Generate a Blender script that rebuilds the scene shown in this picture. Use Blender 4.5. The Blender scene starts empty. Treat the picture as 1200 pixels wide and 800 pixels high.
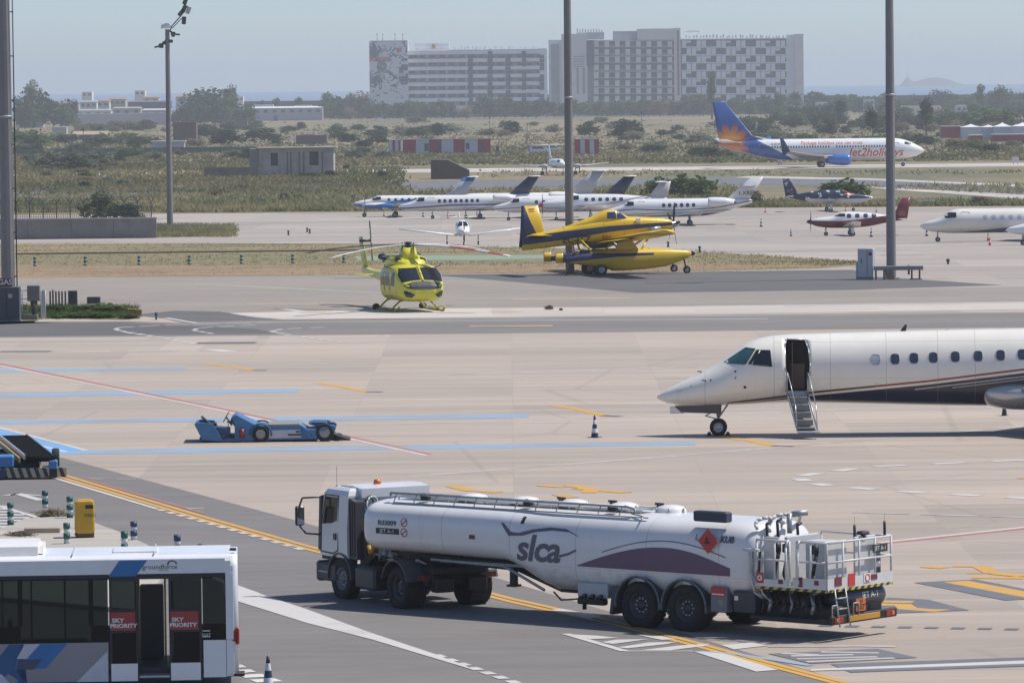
import bpy, bmesh, math, random
from mathutils import Vector, Matrix, noise as mnoise
R = math.radians
random.seed(7)
S = bpy.context.scene
C = S.collection
# ------------------------------------------------------------------ camera
F = 6000.0; CZ = 12.6; PIT = math.atan(306/6000); ROL = 0.0109
cp, sp, ca, sa = math.cos(PIT), math.sin(PIT), math.cos(ROL), math.sin(ROL)
f0 = Vector((0, cp, -sp)); u0 = Vector((0, sp, cp)); r0 = Vector((1, 0, 0))
RT = r0*ca - u0*sa; UP = u0*ca + r0*sa
cam = bpy.data.objects.new('camera', bpy.data.cameras.new('camera')); C.objects.link(cam)
cam.data.sensor_fit = 'HORIZONTAL'; cam.data.sensor_width = 36; cam.data.lens = 36*F/1200
cam.data.clip_start = 1; cam.data.clip_end = 60000
M = Matrix((RT, UP, -f0)).transposed().to_4x4(); M.translation = (0, 0, CZ); cam.matrix_world = M
S.camera = cam
# ------------------------------------------------------------------ sky, sun, exposure
SUN_EL, SUN_AZ = R(58), R(78)          # azimuth clockwise from +Y (view direction)
w = bpy.data.worlds.new('World'); S.world = w; w.use_nodes = True
nt = w.node_tree; nt.nodes.clear()
sk = nt.nodes.new('ShaderNodeTexSky'); sk.sky_type = 'NISHITA'; sk.sun_disc = False
sk.sun_elevation = SUN_EL; sk.sun_rotation = SUN_AZ; sk.altitude = 0
sk.air_density = .6; sk.dust_density = .55; sk.ozone_density = 5
bg = nt.nodes.new('ShaderNodeBackground'); bg.inputs[1].default_value = 0.108
ou = nt.nodes.new('ShaderNodeOutputWorld')
nt.links.new(sk.outputs[0], bg.inputs[0]); nt.links.new(bg.outputs[0], ou.inputs[0])
sl = bpy.data.lights.new('sun', 'SUN'); sl.energy = 3.5; sl.angle = R(0.55); sl.color = (1, .955, .89)
so = bpy.data.objects.new('sun', sl); C.objects.link(so)
sd = Vector((math.sin(SUN_AZ)*math.cos(SUN_EL), math.cos(SUN_AZ)*math.cos(SUN_EL), math.sin(SUN_EL)))
so.rotation_euler = sd.to_track_quat('Z', 'Y').to_euler()
vs = S.view_settings; vs.view_transform = 'Standard'; vs.look = 'None'; vs.exposure = 0.38; vs.gamma = 1; vs.use_curve_mapping = False
S.render.engine = 'CYCLES'
S.cycles.use_denoising = True
S.cycles.max_bounces = 6; S.cycles.diffuse_bounces = 3; S.cycles.glossy_bounces = 3
S.cycles.transmission_bounces = 4; S.cycles.volume_bounces = 1; S.cycles.transparent_max_bounces = 8
S.cycles.caustics_reflective = False; S.cycles.caustics_refractive = False

# ------------------------------------------------------------------ measuring: photo pixel -> point of the place
def ray(u, v): return f0*F + RT*(u-600) - UP*(v-400)
KN = [(-60, 0), (345, 0), (480, -2.2), (600, -3.2), (990, -4.6), (1500, -6), (3000, -9), (3900, -10), (60000, -10)]
def zp(Y):
    for (a, za), (b, zb) in zip(KN, KN[1:]):
        if Y <= b: return za+(zb-za)*(Y-a)/(b-a)
def G(u, v, h=0.0):
    d = ray(u, v); k = d.z/d.y; lo, hi = 20., 50000.
    for _ in range(60):
        m = (lo+hi)/2
        if CZ+k*m-zp(m)-h > 0: lo = m
        else: hi = m
    return Vector((d.x/d.y*lo, lo, zp(lo)+h))
def At(u, v, Y):
    d = ray(u, v); return Vector((0, 0, CZ)) + d*(Y/d.y)
def gz(x, y): return Vector((x, y, zp(y)))

# ------------------------------------------------------------------ shader expression helper
class Mt:
    def __init__(s, name):
        s.m = bpy.data.materials.new(name); s.m.use_nodes = True; s.t = s.m.node_tree
        s.b = s.t.nodes['Principled BSDF']; s.co = None
    def n(s, k, **kw):
        x = s.t.nodes.new(k)
        for a, b in kw.items(): setattr(x, a, b)
        return x
    def lk(s, a, b):
        if isinstance(a, Ex): a = a.s
        if hasattr(a, 'is_output'): s.t.links.new(a, b)
        else: b.default_value = a
    def obj(s):
        if not s.co:
            tc = s.n('ShaderNodeTexCoord'); sx = s.n('ShaderNodeSeparateXYZ'); s.t.links.new(tc.outputs['Object'], sx.inputs[0])
            s.co = (tc.outputs['Object'], Ex(s, sx.outputs[0]), Ex(s, sx.outputs[1]), Ex(s, sx.outputs[2]))
        return s.co
    def noise(s, scale, detail=3, rough=.55, vec=None, stretch=None, dist=0):
        v = vec or s.obj()[0]
        if stretch:
            mp = s.n('ShaderNodeMapping'); mp.inputs['Scale'].default_value = stretch; s.t.links.new(v, mp.inputs[0]); v = mp.outputs[0]
        t = s.n('ShaderNodeTexNoise'); t.inputs['Scale'].default_value = scale; t.inputs['Detail'].default_value = detail
        t.inputs['Roughness'].default_value = rough; t.inputs['Distortion'].default_value = dist
        s.t.links.new(v, t.inputs['Vector']); return Ex(s, t.outputs[0])
    def mix(s, f, a, b, mode='MIX'):
        x = s.n('ShaderNodeMix', data_type='RGBA', blend_type=mode)
        s.lk(f, x.inputs[0]); s.lk(c4(a), x.inputs[6]); s.lk(c4(b), x.inputs[7]); return x.outputs[2]
    def bump(s, h, strength=.3, dist=.01):
        x = s.n('ShaderNodeBump'); x.inputs['Strength'].default_value = strength; x.inputs['Distance'].default_value = dist
        s.lk(h, x.inputs['Height']); s.t.links.new(x.outputs[0], s.b.inputs['Normal'])
    def out(s, col=None, rough=None, metal=None):
        if col is not None: s.lk(c4(col), s.b.inputs['Base Color'])
        if rough is not None: s.lk(rough, s.b.inputs['Roughness'])
        if metal is not None: s.lk(metal, s.b.inputs['Metallic'])
        return s.m
def c4(c): return (c[0], c[1], c[2], 1.0) if isinstance(c, (tuple, list)) else c
class Ex:
    def __init__(s, m, sock): s.m, s.s = m, sock
    def op(s, o, *a, clamp=False):
        n = s.m.n('ShaderNodeMath', operation=o, use_clamp=clamp); s.m.t.links.new(s.s, n.inputs[0])
        for i, b in enumerate(a): s.m.lk(b, n.inputs[i+1])
        return Ex(s.m, n.outputs[0])
    def __add__(s, b): return s.op('ADD', b)
    __radd__ = __add__
    def __sub__(s, b): return s.op('SUBTRACT', b)
    def __rsub__(s, b): return (s*-1)+b
    def __mul__(s, b): return s.op('MULTIPLY', b)
    __rmul__ = __mul__
    def __truediv__(s, b): return s.op('DIVIDE', b)
    def __lt__(s, b): return s.op('LESS_THAN', b)
    def __gt__(s, b): return s.op('GREATER_THAN', b)
    def step(s, a, b):            # smooth ramp a->b
        n = s.m.n('ShaderNodeMapRange', interpolation_type='SMOOTHSTEP'); s.m.t.links.new(s.s, n.inputs[0])
        n.inputs[1].default_value = a; n.inputs[2].default_value = b; return Ex(s.m, n.outputs[0])
    def curve(s, pts):            # piecewise linear function of this value
        x0, x1 = pts[0][0], pts[-1][0]; ys = [p[1] for p in pts]; y0, y1 = min(ys), max(ys)+1e-6
        t = s.op('SUBTRACT', x0).op('DIVIDE', x1-x0, clamp=True)
        n = s.m.n('ShaderNodeFloatCurve'); s.m.t.links.new(t.s, n.inputs[1]); c = n.mapping.curves[0]
        q = [((p[0]-x0)/(x1-x0), (p[1]-y0)/(y1-y0)) for p in pts]
        c.points[0].location = q[0]; c.points[1].location = q[-1]
        for p in q[1:-1]: c.points.new(*p)
        for p in c.points: p.handle_type = 'VECTOR'
        n.mapping.update()
        return Ex(s.m, n.outputs[0])*(y1-y0)+y0
    def sin(s): return s.op('SINE')
    def abs(s): return s.op('ABSOLUTE')
    def max(s, b): return s.op('MAXIMUM', b)
    def min(s, b): return s.op('MINIMUM', b)
_mc = {}
def mat(name, col, rough=.5, metal=0., var=.08, vs=3., bump=0, bs=40., dirt=0, spec=None, coat=0):
    """plain surface with grain, blotches and a little wear"""
    if name in _mc: return _mc[name]
    k = Mt(name); a = k.noise(vs, 4); b = k.noise(vs*9, 2)
    f = (a*.7+b*.3).step(.3, .7)
    c = k.mix(f, tuple(x*(1-var) for x in col), tuple(min(1, x*(1+var)) for x in col))
    if dirt:
        d = (k.noise(vs*1.7, 6, .7)).step(.5, .75)*dirt
        c = k.mix(d, c, (.09, .08, .07))
    k.out(c, (a*.2+(rough-.1)), metal)
    if bump: k.bump(k.noise(bs, 3), bump, .01)
    if spec is not None: k.b.inputs['Specular IOR Level'].default_value = spec
    if coat: k.b.inputs['Coat Weight'].default_value = coat; k.b.inputs['Coat Roughness'].default_value = .08
    _mc[name] = k.m; return k.m
def emat(name, col, e):
    if name in _mc: return _mc[name]
    k = Mt(name); k.out(col, .4); k.b.inputs['Emission Color'].default_value = c4(col); k.b.inputs['Emission Strength'].default_value = e
    _mc[name] = k.m; return k.m

# ------------------------------------------------------------------ mesh builder
class MB:
    def __init__(s): s.v = []; s.f = []; s.mi = []; s.sm = []; s.cur = 0; s.X = None
    def add(s, vs, fs, smooth=False):
        b = len(s.v); X = s.X
        s.v += [tuple(X @ Vector(p)) if X else tuple(p) for p in vs]
        for f in fs: s.f.append(tuple(i+b for i in f)); s.mi.append(s.cur); s.sm.append(smooth)
        return s
    def box(s, c, d, rz=0, ry=0, rx=0, bev=0, tap=1.0):
        x, y, z = d[0]/2, d[1]/2, d[2]/2
        m = Matrix.Translation(c) @ Matrix.Rotation(rz, 4, 'Z') @ Matrix.Rotation(ry, 4, 'Y') @ Matrix.Rotation(rx, 4, 'X')
        if bev <= 0:
            vs = [m @ Vector((i*x*(tap if k > 0 else 1), j*y*(tap if k > 0 else 1), k*z)) for k in (-1, 1) for j in (-1, 1) for i in (-1, 1)]
            return s.add(vs, [(0, 2, 3, 1), (4, 5, 7, 6), (0, 1, 5, 4), (2, 6, 7, 3), (0, 4, 6, 2), (1, 3, 7, 5)])
        b = min(bev, x*.98, y*.98, z*.98); vs = []; ring = lambda hx, hy, zz, c: [(hx, -hy+c, zz), (hx, hy-c, zz), (hx-c, hy, zz), (-hx+c, hy, zz), (-hx, hy-c, zz), (-hx, -hy+c, zz), (-hx+c, -hy, zz), (hx-c, -hy, zz)]
        for r in (ring(x-b, y-b, -z, b*.4), ring(x, y, -z+b, b), ring(x*tap, y*tap, z-b, b), ring(x*tap-b, y*tap-b, z, b*.4)): vs += [m @ Vector(p) for p in r]
        fs = [tuple(range(7, -1, -1)), tuple(range(24, 32))]
        for k in range(3):
            for i in range(8): j = (i+1) % 8; fs.append((k*8+i, k*8+j, k*8+8+j, k*8+8+i))
        return s.add(vs, fs)
    def cyl(s, p0, p1, r0, r1=None, n=10, caps=True, smooth=True):
        p0, p1 = Vector(p0), Vector(p1); r1 = r0 if r1 is None else r1
        q = (p1-p0).to_track_quat('Z', 'Y'); vs = []
        for p, r in ((p0, r0), (p1, r1)):
            for i in range(n): a = 2*math.pi*i/n; vs.append(p+q @ Vector((math.cos(a)*r, math.sin(a)*r, 0)))
        s.add(vs, [(i, (i+1) % n, n+(i+1) % n, n+i) for i in range(n)], smooth)
        if caps: s.add(vs[:n], [tuple(range(n-1, -1, -1))]); s.add(vs[n:], [tuple(range(n))])
        return s
    def tube(s, pts, r, n=6):
        for a, b in zip(pts, pts[1:]): s.cyl(a, b, r, r, n)
        return s
    def lathe(s, prof, o=(0, 0, 0), ax=(0, 0, 1), n=20, smooth=True):
        o = Vector(o); q = Vector(ax).to_track_quat('Z', 'Y'); vs = []; k = len(prof)
        for i in range(n):
            a = 2*math.pi*i/n
            for (r, h) in prof: vs.append(o+q @ Vector((r*math.cos(a), r*math.sin(a), h)))
        return s.add(vs, [(i*k+j, ((i+1) % n)*k+j, ((i+1) % n)*k+j+1, i*k+j+1) for i in range(n) for j in range(k-1)], smooth)
    def sph(s, c, r, n=12, m=8, sc=(1, 1, 1)):
        vs = [(c[0]+sc[0]*r*math.sin(math.pi*j/m)*math.cos(2*math.pi*i/n), c[1]+sc[1]*r*math.sin(math.pi*j/m)*math.sin(2*math.pi*i/n), c[2]+sc[2]*r*math.cos(math.pi*j/m)) for j in range(m+1) for i in range(n)]
        return s.add(vs, [(j*n+i, (j+1)*n+i, (j+1)*n+(i+1) % n, j*n+(i+1) % n) for j in range(m) for i in range(n)], True)
    def loft(s, rings, closed=True, caps=True, smooth=True):
        n = len(rings[0]); vs = [p for r in rings for p in r]
        s.add(vs, [(k*n+i, k*n+(i+1) % n, (k+1)*n+(i+1) % n, (k+1)*n+i) for k in range(len(rings)-1) for i in range(n if closed else n-1)], smooth)
        if caps: s.add(rings[0], [tuple(range(n-1, -1, -1))]); s.add(rings[-1], [tuple(range(n))])
        return s
    def prism(s, poly, a, b, ax='y'):
        """extrude a 2D outline along an axis: 'y' -> outline in (x,z), 'z' -> (x,y), 'x' -> (y,z)"""
        f = {'y': lambda p, t: (p[0], t, p[1]), 'z': lambda p, t: (p[0], p[1], t), 'x': lambda p, t: (t, p[0], p[1])}[ax]
        n = len(poly); vs = [f(p, a) for p in poly]+[f(p, b) for p in poly]
        return s.add(vs, [tuple(range(n-1, -1, -1)), tuple(range(n, 2*n))]+[(i, (i+1) % n, n+(i+1) % n, n+i) for i in range(n)])
    def build(s, name, m, parent=None, loc=None, rz=None, fix=True):
        me = bpy.data.meshes.new(name); me.from_pydata(s.v, [], s.f)
        for k in (m if isinstance(m, (list, tuple)) else [m]): me.materials.append(k)
        me.polygons.foreach_set('material_index', s.mi); me.polygons.foreach_set('use_smooth', s.sm)
        if fix:
            bm = bmesh.new(); bm.from_mesh(me); bmesh.ops.remove_doubles(bm, verts=bm.verts, dist=1e-5)
            bmesh.ops.recalc_face_normals(bm, faces=bm.faces); bm.to_mesh(me); bm.free()
        me.update()
        return link(name, me, parent, loc, rz)
def link(name, me, parent=None, loc=None, rz=None):
    o = bpy.data.objects.new(name, me); C.objects.link(o)
    if parent: o.parent = parent
    if loc is not None: o.location = loc
    if rz is not None: o.rotation_euler.z = rz
    return o
def tag(o, label, cat, group=None):
    o['label'] = label; o['category'] = cat
    if group: o['group'] = group
    return o
def thing(name, label, cat, loc=(0, 0, 0), rz=0, group=None):
    o = bpy.data.objects.new(name, None); C.objects.link(o); o.location = loc; o.rotation_euler = (0, 0, rz); o.empty_display_size = .3
    return tag(o, label, cat, group)
def kids(o): return [c for c in C.objects if c.parent == o]
def dup(o, loc=None, rz=None, label=None, parent=None):
    ch = kids(o); c = o.copy(); C.objects.link(c)
    if parent is not None: c.parent = parent
    if loc is not None: c.location = loc
    if rz is not None: c.rotation_euler.z = rz
    if label: c['label'] = label
    for k in ch: dup(k, parent=c)
    return c
def struct(o): o['kind'] = 'structure'; return o
def stuff(o): o['kind'] = 'stuff'; return o

# ------------------------------------------------------------------ sheets laid on the terrain
def sheet_mesh(name, poly, dz, m, cutx=0):
    bm = bmesh.new(); vs = [bm.verts.new((p[0], p[1], 0)) for p in poly]; bm.faces.new(vs)
    y0, y1 = min(p[1] for p in poly), max(p[1] for p in poly)
    for Y, _ in KN:
        if y0 < Y < y1: bmesh.ops.bisect_plane(bm, geom=bm.verts[:]+bm.edges[:]+bm.faces[:], plane_co=(0, Y, 0), plane_no=(0, 1, 0))
    for v in bm.verts: v.co.z = zp(v.co.y)+dz
    bmesh.ops.triangulate(bm, faces=bm.faces[:]); bmesh.ops.recalc_face_normals(bm, faces=bm.faces)
    for f in bm.faces:
        if f.normal.z < 0: f.normal_flip()
    me = bpy.data.meshes.new(name); bm.to_mesh(me); bm.free(); me.materials.append(m); return me
_ds = [0]
def sheet(name, uv, dz, m, world=False, parent=None):
    pl = uv if world else [G(u, v) for u, v in uv]
    _ds[0] += 1; dz = .02+(dz-.02)*.12+_ds[0]*.00005
    return struct(link(name, sheet_mesh(name, pl, dz, m), parent))
def stripe(pts, wd):
    """polygon of a painted line of width wd along ground points"""
    P = [Vector((p[0], p[1])) for p in pts]; L = []; Rr = []
    for i, p in enumerate(P):
        d = (P[min(i+1, len(P)-1)]-P[max(i-1, 0)]).normalized(); nn = Vector((-d.y, d.x))*wd/2; L.append(p+nn); Rr.append(p-nn)
    return L+Rr[::-1]
# ------------------------------------------------------------------ lettering
def text_mesh(txt, size, sx=1.0, shear=0.0, bold=0.0, space=1.0):
    cu = bpy.data.curves.new('t', 'FONT'); cu.body = txt; cu.size = size; cu.align_x = 'CENTER'; cu.align_y = 'CENTER'
    cu.offset = bold; cu.shear = shear; cu.space_character = space; cu.resolution_u = 3; cu.fill_mode = 'FRONT'
    o = bpy.data.objects.new('t', cu); C.objects.link(o); dg = bpy.context.evaluated_depsgraph_get()
    me = bpy.data.meshes.new_from_object(o.evaluated_get(dg)); bpy.data.objects.remove(o); bpy.data.curves.remove(cu)
    for v in me.vertices: v.co.x *= sx
    return me
def text_on(name, txt, size, fn, m, parent, cuts=0, **kw):
    """lettering mapped by fn(tx, ty) -> local point of the surface it is printed on"""
    me = text_mesh(txt, size, **kw); bm = bmesh.new(); bm.from_mesh(me)
    if cuts:
        ys = [v.co.y for v in bm.verts]
        for i in range(1, cuts):
            y = min(ys)+(max(ys)-min(ys))*i/cuts
            bmesh.ops.bisect_plane(bm, geom=bm.verts[:]+bm.edges[:]+bm.faces[:], plane_co=(0, y, 0), plane_no=(0, 1, 0))
    for v in bm.verts: v.co = Vector(fn(v.co.x, v.co.y))
    bm.to_mesh(me); bm.free(); me.materials.clear(); me.materials.append(m); me.name = name
    return link(name, me, parent)
def poly_on(name, outline, fn, m, parent, nx=0, ny=0):
    """flat painted shape mapped onto a surface, cut fine enough to follow it"""
    bm = bmesh.new(); bm.faces.new([bm.verts.new((p[0], p[1], 0)) for p in outline])
    xs = [p[0] for p in outline]; ys = [p[1] for p in outline]
    for n, a, ax in ((nx, xs, 0), (ny, ys, 1)):
        for i in range(1, n):
            co = [0, 0, 0]; no = [0, 0, 0]; co[ax] = min(a)+(max(a)-min(a))*i/n; no[ax] = 1
            bmesh.ops.bisect_plane(bm, geom=bm.verts[:]+bm.edges[:]+bm.faces[:], plane_co=co, plane_no=no)
    for v in bm.verts: v.co = Vector(fn(v.co.x, v.co.y))
    bmesh.ops.triangulate(bm, faces=bm.faces[:])
    me = bpy.data.meshes.new(name); bm.to_mesh(me); bm.free(); me.materials.append(m)
    return link(name, me, parent)
def rrect(cx, cy, w, h, r, n=3):
    pts = []
    for qx, qy, a0 in ((1, 1, 0), (-1, 1, 90), (-1, -1, 180), (1, -1, 270)):
        for i in range(n+1):
            a = R(a0+90*i/n); pts.append((cx+qx*(w/2-r)+r*math.cos(a), cy+qy*(h/2-r)+r*math.sin(a)))
    return pts
# ================================================================== surfaces
def m_ground():
    k = Mt('dry_field'); a = k.noise(.012, 6, .62, stretch=(1, .35, 1)); b = k.noise(.11, 5, .65, stretch=(1, .4, 1)); c = k.noise(1.3, 3, .6)
    col = k.mix((a*.6+b*.4).step(.40, .60), (.095, .10, .05), (.235, .175, .095))
    col = k.mix(b.step(.56, .72), col, (.12, .085, .055)); col = k.mix(c.step(.35, .75)*.35, col, (.36, .30, .18))
    k.bump(c, .6, .2); return k.out(col, .95)
def m_concrete(name, base, pink, slab=6.0):
    k = Mt(name); o, x, y, z = k.obj()
    a = k.noise(.05, 5, .6, stretch=(.25, 1, 1)); b = k.noise(.6, 4, .65, stretch=(.10, 1, 1)); c = k.noise(9, 3, .6); e = k.noise(.012, 3)
    br = k.n('ShaderNodeTexBrick'); k.t.links.new(o, br.inputs[0]); br.offset = 0
    br.inputs['Scale'].default_value = 1; br.inputs['Brick Width'].default_value = slab; br.inputs['Row Height'].default_value = slab
    br.inputs['Mortar Size'].default_value = .022; br.inputs['Mortar Smooth'].default_value = .3; br.inputs['Bias'].default_value = 0
    br.inputs['Color1'].default_value = (.86, .86, .87, 1); br.inputs['Color2'].default_value = (1.08, 1.05, 1.03, 1); br.inputs['Mortar'].default_value = (.90, .885, .87, 1)
    col = k.mix((a*.5+b*.5).step(.32, .68), base, pink)
    col = k.mix(1.0, col, br.outputs[0], 'MULTIPLY')
    st = k.noise(.35, 5, .7, stretch=(.05, .8, 1))
    col = k.mix(st.step(.58, .76)*.42, col, tuple(v*.58 for v in base))           # rubber and oil streaks
    col = k.mix(k.noise(.9, 5, .7, stretch=(.06, .7, 1)).step(.60, .74)*.45, col, tuple(min(1, v*1.35) for v in pink))
    col = k.mix(e.step(.45, .7)*.22, col, tuple(v*.75 for v in base))
    col = k.mix(k.noise(.23, 6, .75, dist=1.2).step(.66, .74)*.5, col, (.14, .125, .115))  # stains
    col = k.mix(c.step(.3, .8)*.12, col, (.2, .18, .17))
    vo = k.n('ShaderNodeTexVoronoi', feature='DISTANCE_TO_EDGE'); vo.inputs['Scale'].default_value = .06; k.t.links.new(k.noise(.3, 3).s.node.inputs[0].links[0].from_socket, vo.inputs[0])
    col = k.mix((Ex(k, vo.outputs['Distance'])).step(.008, .002)*.22, col, tuple(v*.55 for v in base))                 # sealed cracks
    vp = k.n('ShaderNodeTexVoronoi', distance='CHEBYCHEV'); vp.inputs['Scale'].default_value = .035; k.t.links.new(o, vp.inputs[0]); sx = k.n('ShaderNodeSeparateColor'); k.t.links.new(vp.outputs['Color'], sx.inputs[0])
    col = k.mix(Ex(k, sx.outputs[0]).step(.80, .82)*.16, col, tuple(v*.62 for v in base)); col = k.mix(Ex(k, sx.outputs[1]).step(.84, .86)*.22, col, tuple(min(1, v*1.35) for v in pink))  # patch repairs
    col = k.mix(k.noise(.75, 6, .75, stretch=(.03, 1.0, 1)).step(.50, .66)*.42, col, tuple(v*.66 for v in base)); col = k.mix(k.noise(.5, 6, .78, stretch=(.03, 1.0, 1)).step(.54, .68)*.42, col, tuple(min(1, v*1.3) for v in pink))
    k.bump(c, .15, .01); return k.out(col, .88)
def m_asphalt(name, base, var=.22):
    k = Mt(name); a = k.noise(.09, 5, .6, stretch=(.4, 1, 1)); b = k.noise(1.4, 4, .6, stretch=(.25, 1, 1)); c = k.noise(30, 2, .7)
    col = k.mix((a*.6+b*.4).step(.33, .67), tuple(v*(1-var) for v in base), tuple(v*(1+var) for v in base))
    col = k.mix(k.noise(.5, 5, .7, stretch=(.08, .8, 1)).step(.58, .72)*.5, col, tuple(v*1.32 for v in base))
    col = k.mix(k.noise(.33, 6, .75, dist=1).step(.62, .7)*.4, col, tuple(v*.55 for v in base))
    col = k.mix(k.noise(.8, 6, .75, stretch=(.04, 1.0, 1)).step(.5, .66)*.32, col, tuple(v*.74 for v in base)); col = k.mix(k.noise(.6, 6, .75, stretch=(.05, .9, 1)).step(.53, .68)*.30, col, tuple(v*1.3 for v in base))
    col = k.mix(c.step(.25, .8)*.35, col, tuple(v*.6 for v in base)); k.bump(c, .2, .01); return k.out(col, .9)
def m_paint(name, col, worn=.5, under=(.3, .26, .23)):
    if name in _mc: return _mc[name]
    k = Mt(name); a = k.noise(1.1, 6, .75, stretch=(.3, 1, 1)); b = k.noise(.16, 4, .6)
    f = (a*.65+b*.35).step(.52-.1*worn, .80-.18*worn)*(.25+.7*worn)
    c = k.mix(f, col, under); c = k.mix(k.noise(8, 3).step(.4, .8)*.2, c, tuple(v*.7 for v in col)); _mc[name] = k.m
    return k.out(c, .75)
GR = m_ground()
CONC = m_concrete('apron_concrete', (.365, .308, .252), (.46, .39, .325))
CONC2 = m_concrete('far_apron_concrete', (.335, .292, .252), (.405, .36, .315), 7.5)
CONC3 = m_concrete('pale_concrete', (.46, .42, .37), (.55, .50, .44), 5)
ASPH = m_asphalt('road_asphalt', (.190, .176, .165), .16)
ASPH2 = m_asphalt('dark_asphalt', (.125, .118, .115), .18)
ASPH3 = m_asphalt('taxiway_asphalt', (.15, .155, .17), .12)
GREY = m_asphalt('worn_grey_pavement', (.295, .258, .220), .14)
VERGE = None
def m_verge():
    k = Mt('verge_grass'); a = k.noise(.12, 5, .65, stretch=(.5, 1, 1)); c = k.noise(2.2, 4, .6); o, x, y, z = k.obj()
    col = k.mix((a*.55+c*.45).step(.36, .62), (.10, .115, .045), (.30, .22, .115)); col = k.mix(c.step(.55, .8)*.6, col, (.19, .12, .065))
    k.bump(c, .6, .1); return k.out(col, .95)
VERGE = m_verge()
def m_strip(name, a_, b_):
    k = Mt(name); a = k.noise(.25, 5, .65, stretch=(.4, 1, 1)); c = k.noise(1.8, 4, .65, stretch=(.5, 1, 1)); col = k.mix((a*.5+c*.5).step(.38, .62), a_, b_); col = k.mix(c.step(.6, .8)*.5, col, tuple(v*.55 for v in a_)); k.bump(c, .6, .1); return k.out(col, .95)
PW = m_paint('white_paint', (.54, .52, .49), .45); PWo = m_paint('worn_white_paint', (.50, .46, .42), .95)
PY = m_paint('yellow_paint', (.58, .32, .06), .5); PYo = m_paint('worn_yellow_paint', (.55, .38, .20), .9)
PB = m_paint('blue_paint', (.16, .36, .62), .45); PBo = m_paint('faded_blue_paint', (.25, .37, .49), .85)
PR = m_paint('red_paint', (.42, .15, .12), .8); PK = m_paint('black_paint', (.10, .10, .115), .45)

# ================================================================== terrain, sea
def grid_sheet(name, ys, xw, m, dz=0):
    v = []; f = []
    for i, Y in enumerate(ys):
        for j in range(9): v.append((xw*(j/4-1), Y, zp(Y)+dz))
    for i in range(len(ys)-1):
        for j in range(8): a = i*9+j; f.append((a, a+1, a+10, a+9))
    me = bpy.data.meshes.new(name); me.from_pydata(v, [], f); me.materials.append(m); return struct(link(name, me))
grid_sheet('ground', [-60, 345, 480, 600, 990, 1500, 3000, 3900], 3600, GR)
def m_sea():
    k = Mt('sea_water'); n = k.noise(.02, 5, .65, stretch=(.3, 1, 1)); n2 = k.noise(.0016, 4, .6, stretch=(.12, 1, 1))
    k.bump(n, .8, 1.5); return k.out(k.mix(n2.step(.3, .7), (.018, .065, .12), (.035, .11, .17)), .22)
me = bpy.data.meshes.new('sea'); me.from_pydata([(-3600, 3895, -10.25), (3600, 3895, -10.25), (3600, 12600, -10.25), (-3600, 12600, -10.25)], [], [(0, 1, 2, 3)]); me.materials.append(m_sea()); struct(link('sea', me))

# apron and pavements
sheet('apron', [(-900, 263), (180, 251), (420, 249), (640, 245.5), (900, 244), (1200, 242), (2100, 238), (2600, 700), (1500, 1200), (-300, 1200), (-1400, 700)], .02, CONC)
sheet('far_apron', [(-900, 264), (180, 252), (420, 250), (640, 246.5), (900, 245), (1200, 243), (2100, 239), (2150, 356), (1200, 358), (780, 361), (480, 364), (265, 368), (-900, 382)], .027, CONC2)
sheet('helipad_pavement', [(-600, 335), (25, 326.5), (300, 323.5), (560, 321.5), (640, 334), (745, 342), (1000, 340), (1200, 336), (1900, 330), (1900, 357), (1200, 359), (780, 362), (480, 365), (265, 369), (-600, 380)], .033, GREY)
sheet('parking_asphalt', [(505, 322.5), (800, 319), (1000, 316.5), (1020, 324), (1175, 334.5), (1000, 340), (745, 343.5), (640, 334)], .038, ASPH2)
sheet('pale_strip', [(262, 367.5), (480, 362), (780, 359.5), (1200, 354), (1900, 346), (1900, 355), (1200, 363), (780, 369), (480, 373), (330, 374.5)], .042, CONC3)
sheet('service_road', [(-700, 385), (0, 378), (150, 376), (330, 374.3), (500, 373), (780, 370), (1200, 366), (1900, 358), (1900, 376), (1200, 384), (780, 389), (500, 392), (0, 396), (-700, 404)], .036, GREY if False else m_asphalt('service_asphalt', (.205, .188, .170), .16))
sheet('dark_junction', [(150, 376.4), (168, 368), (205, 364.5), (258, 365.5), (300, 372.5), (330, 374.6), (240, 377)], .046, ASPH2)
sheet('dark_lane', [(-100, 380), (140, 378), (170, 379.5), (300, 386), (330, 391.5), (-100, 396)], .047, ASPH2)
sheet('foreground_road', [(-700, 330+60), (-300, 440), (0, 517), (68, 535.5), (240, 581.5), (350, 611), (600, 683), (700, 713), (900, 772), (1000, 802), (1500, 960), (900, 1250), (-300, 1250), (-1300, 700)], .03, ASPH)
sheet('verge', [(-400, 289), (25, 286), (240, 285), (420, 286), (600, 290), (800, 294.5), (900, 300), (1000, 307), (1010, 311), (960, 315), (800, 318.5), (560, 321), (300, 323.5), (25, 326), (-400, 329)], .06, VERGE)
sheet('green_strip', [(-300, 298.5), (25, 297), (300, 296), (640, 298), (820, 300), (900, 303), (780, 308), (560, 310.5), (25, 311.5), (-300, 314)], .075, m_strip('green_turf', (.145, .14, .06), (.25, .20, .10)))
sheet('straw_strip', [(-300, 314.2), (25, 311.7), (560, 310.7), (780, 308.2), (950, 312), (800, 318), (560, 320.6), (300, 323), (25, 325.6), (-300, 328)], .08, m_strip('cut_straw', (.20, .135, .075), (.33, .235, .13)))
sheet('fence_verge', [(-500, 285), (183, 279), (270, 277), (277, 273), (240, 265), (200, 262), (-500, 266)], .06, VERGE)
sheet('green_patch', [(415, 300.5), (520, 299.5), (640, 299), (648, 303), (560, 305), (420, 305)], .09, m_paint('mint_ground_paint', (.22, .30, .20), .6, (.3, .26, .15)))
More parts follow.
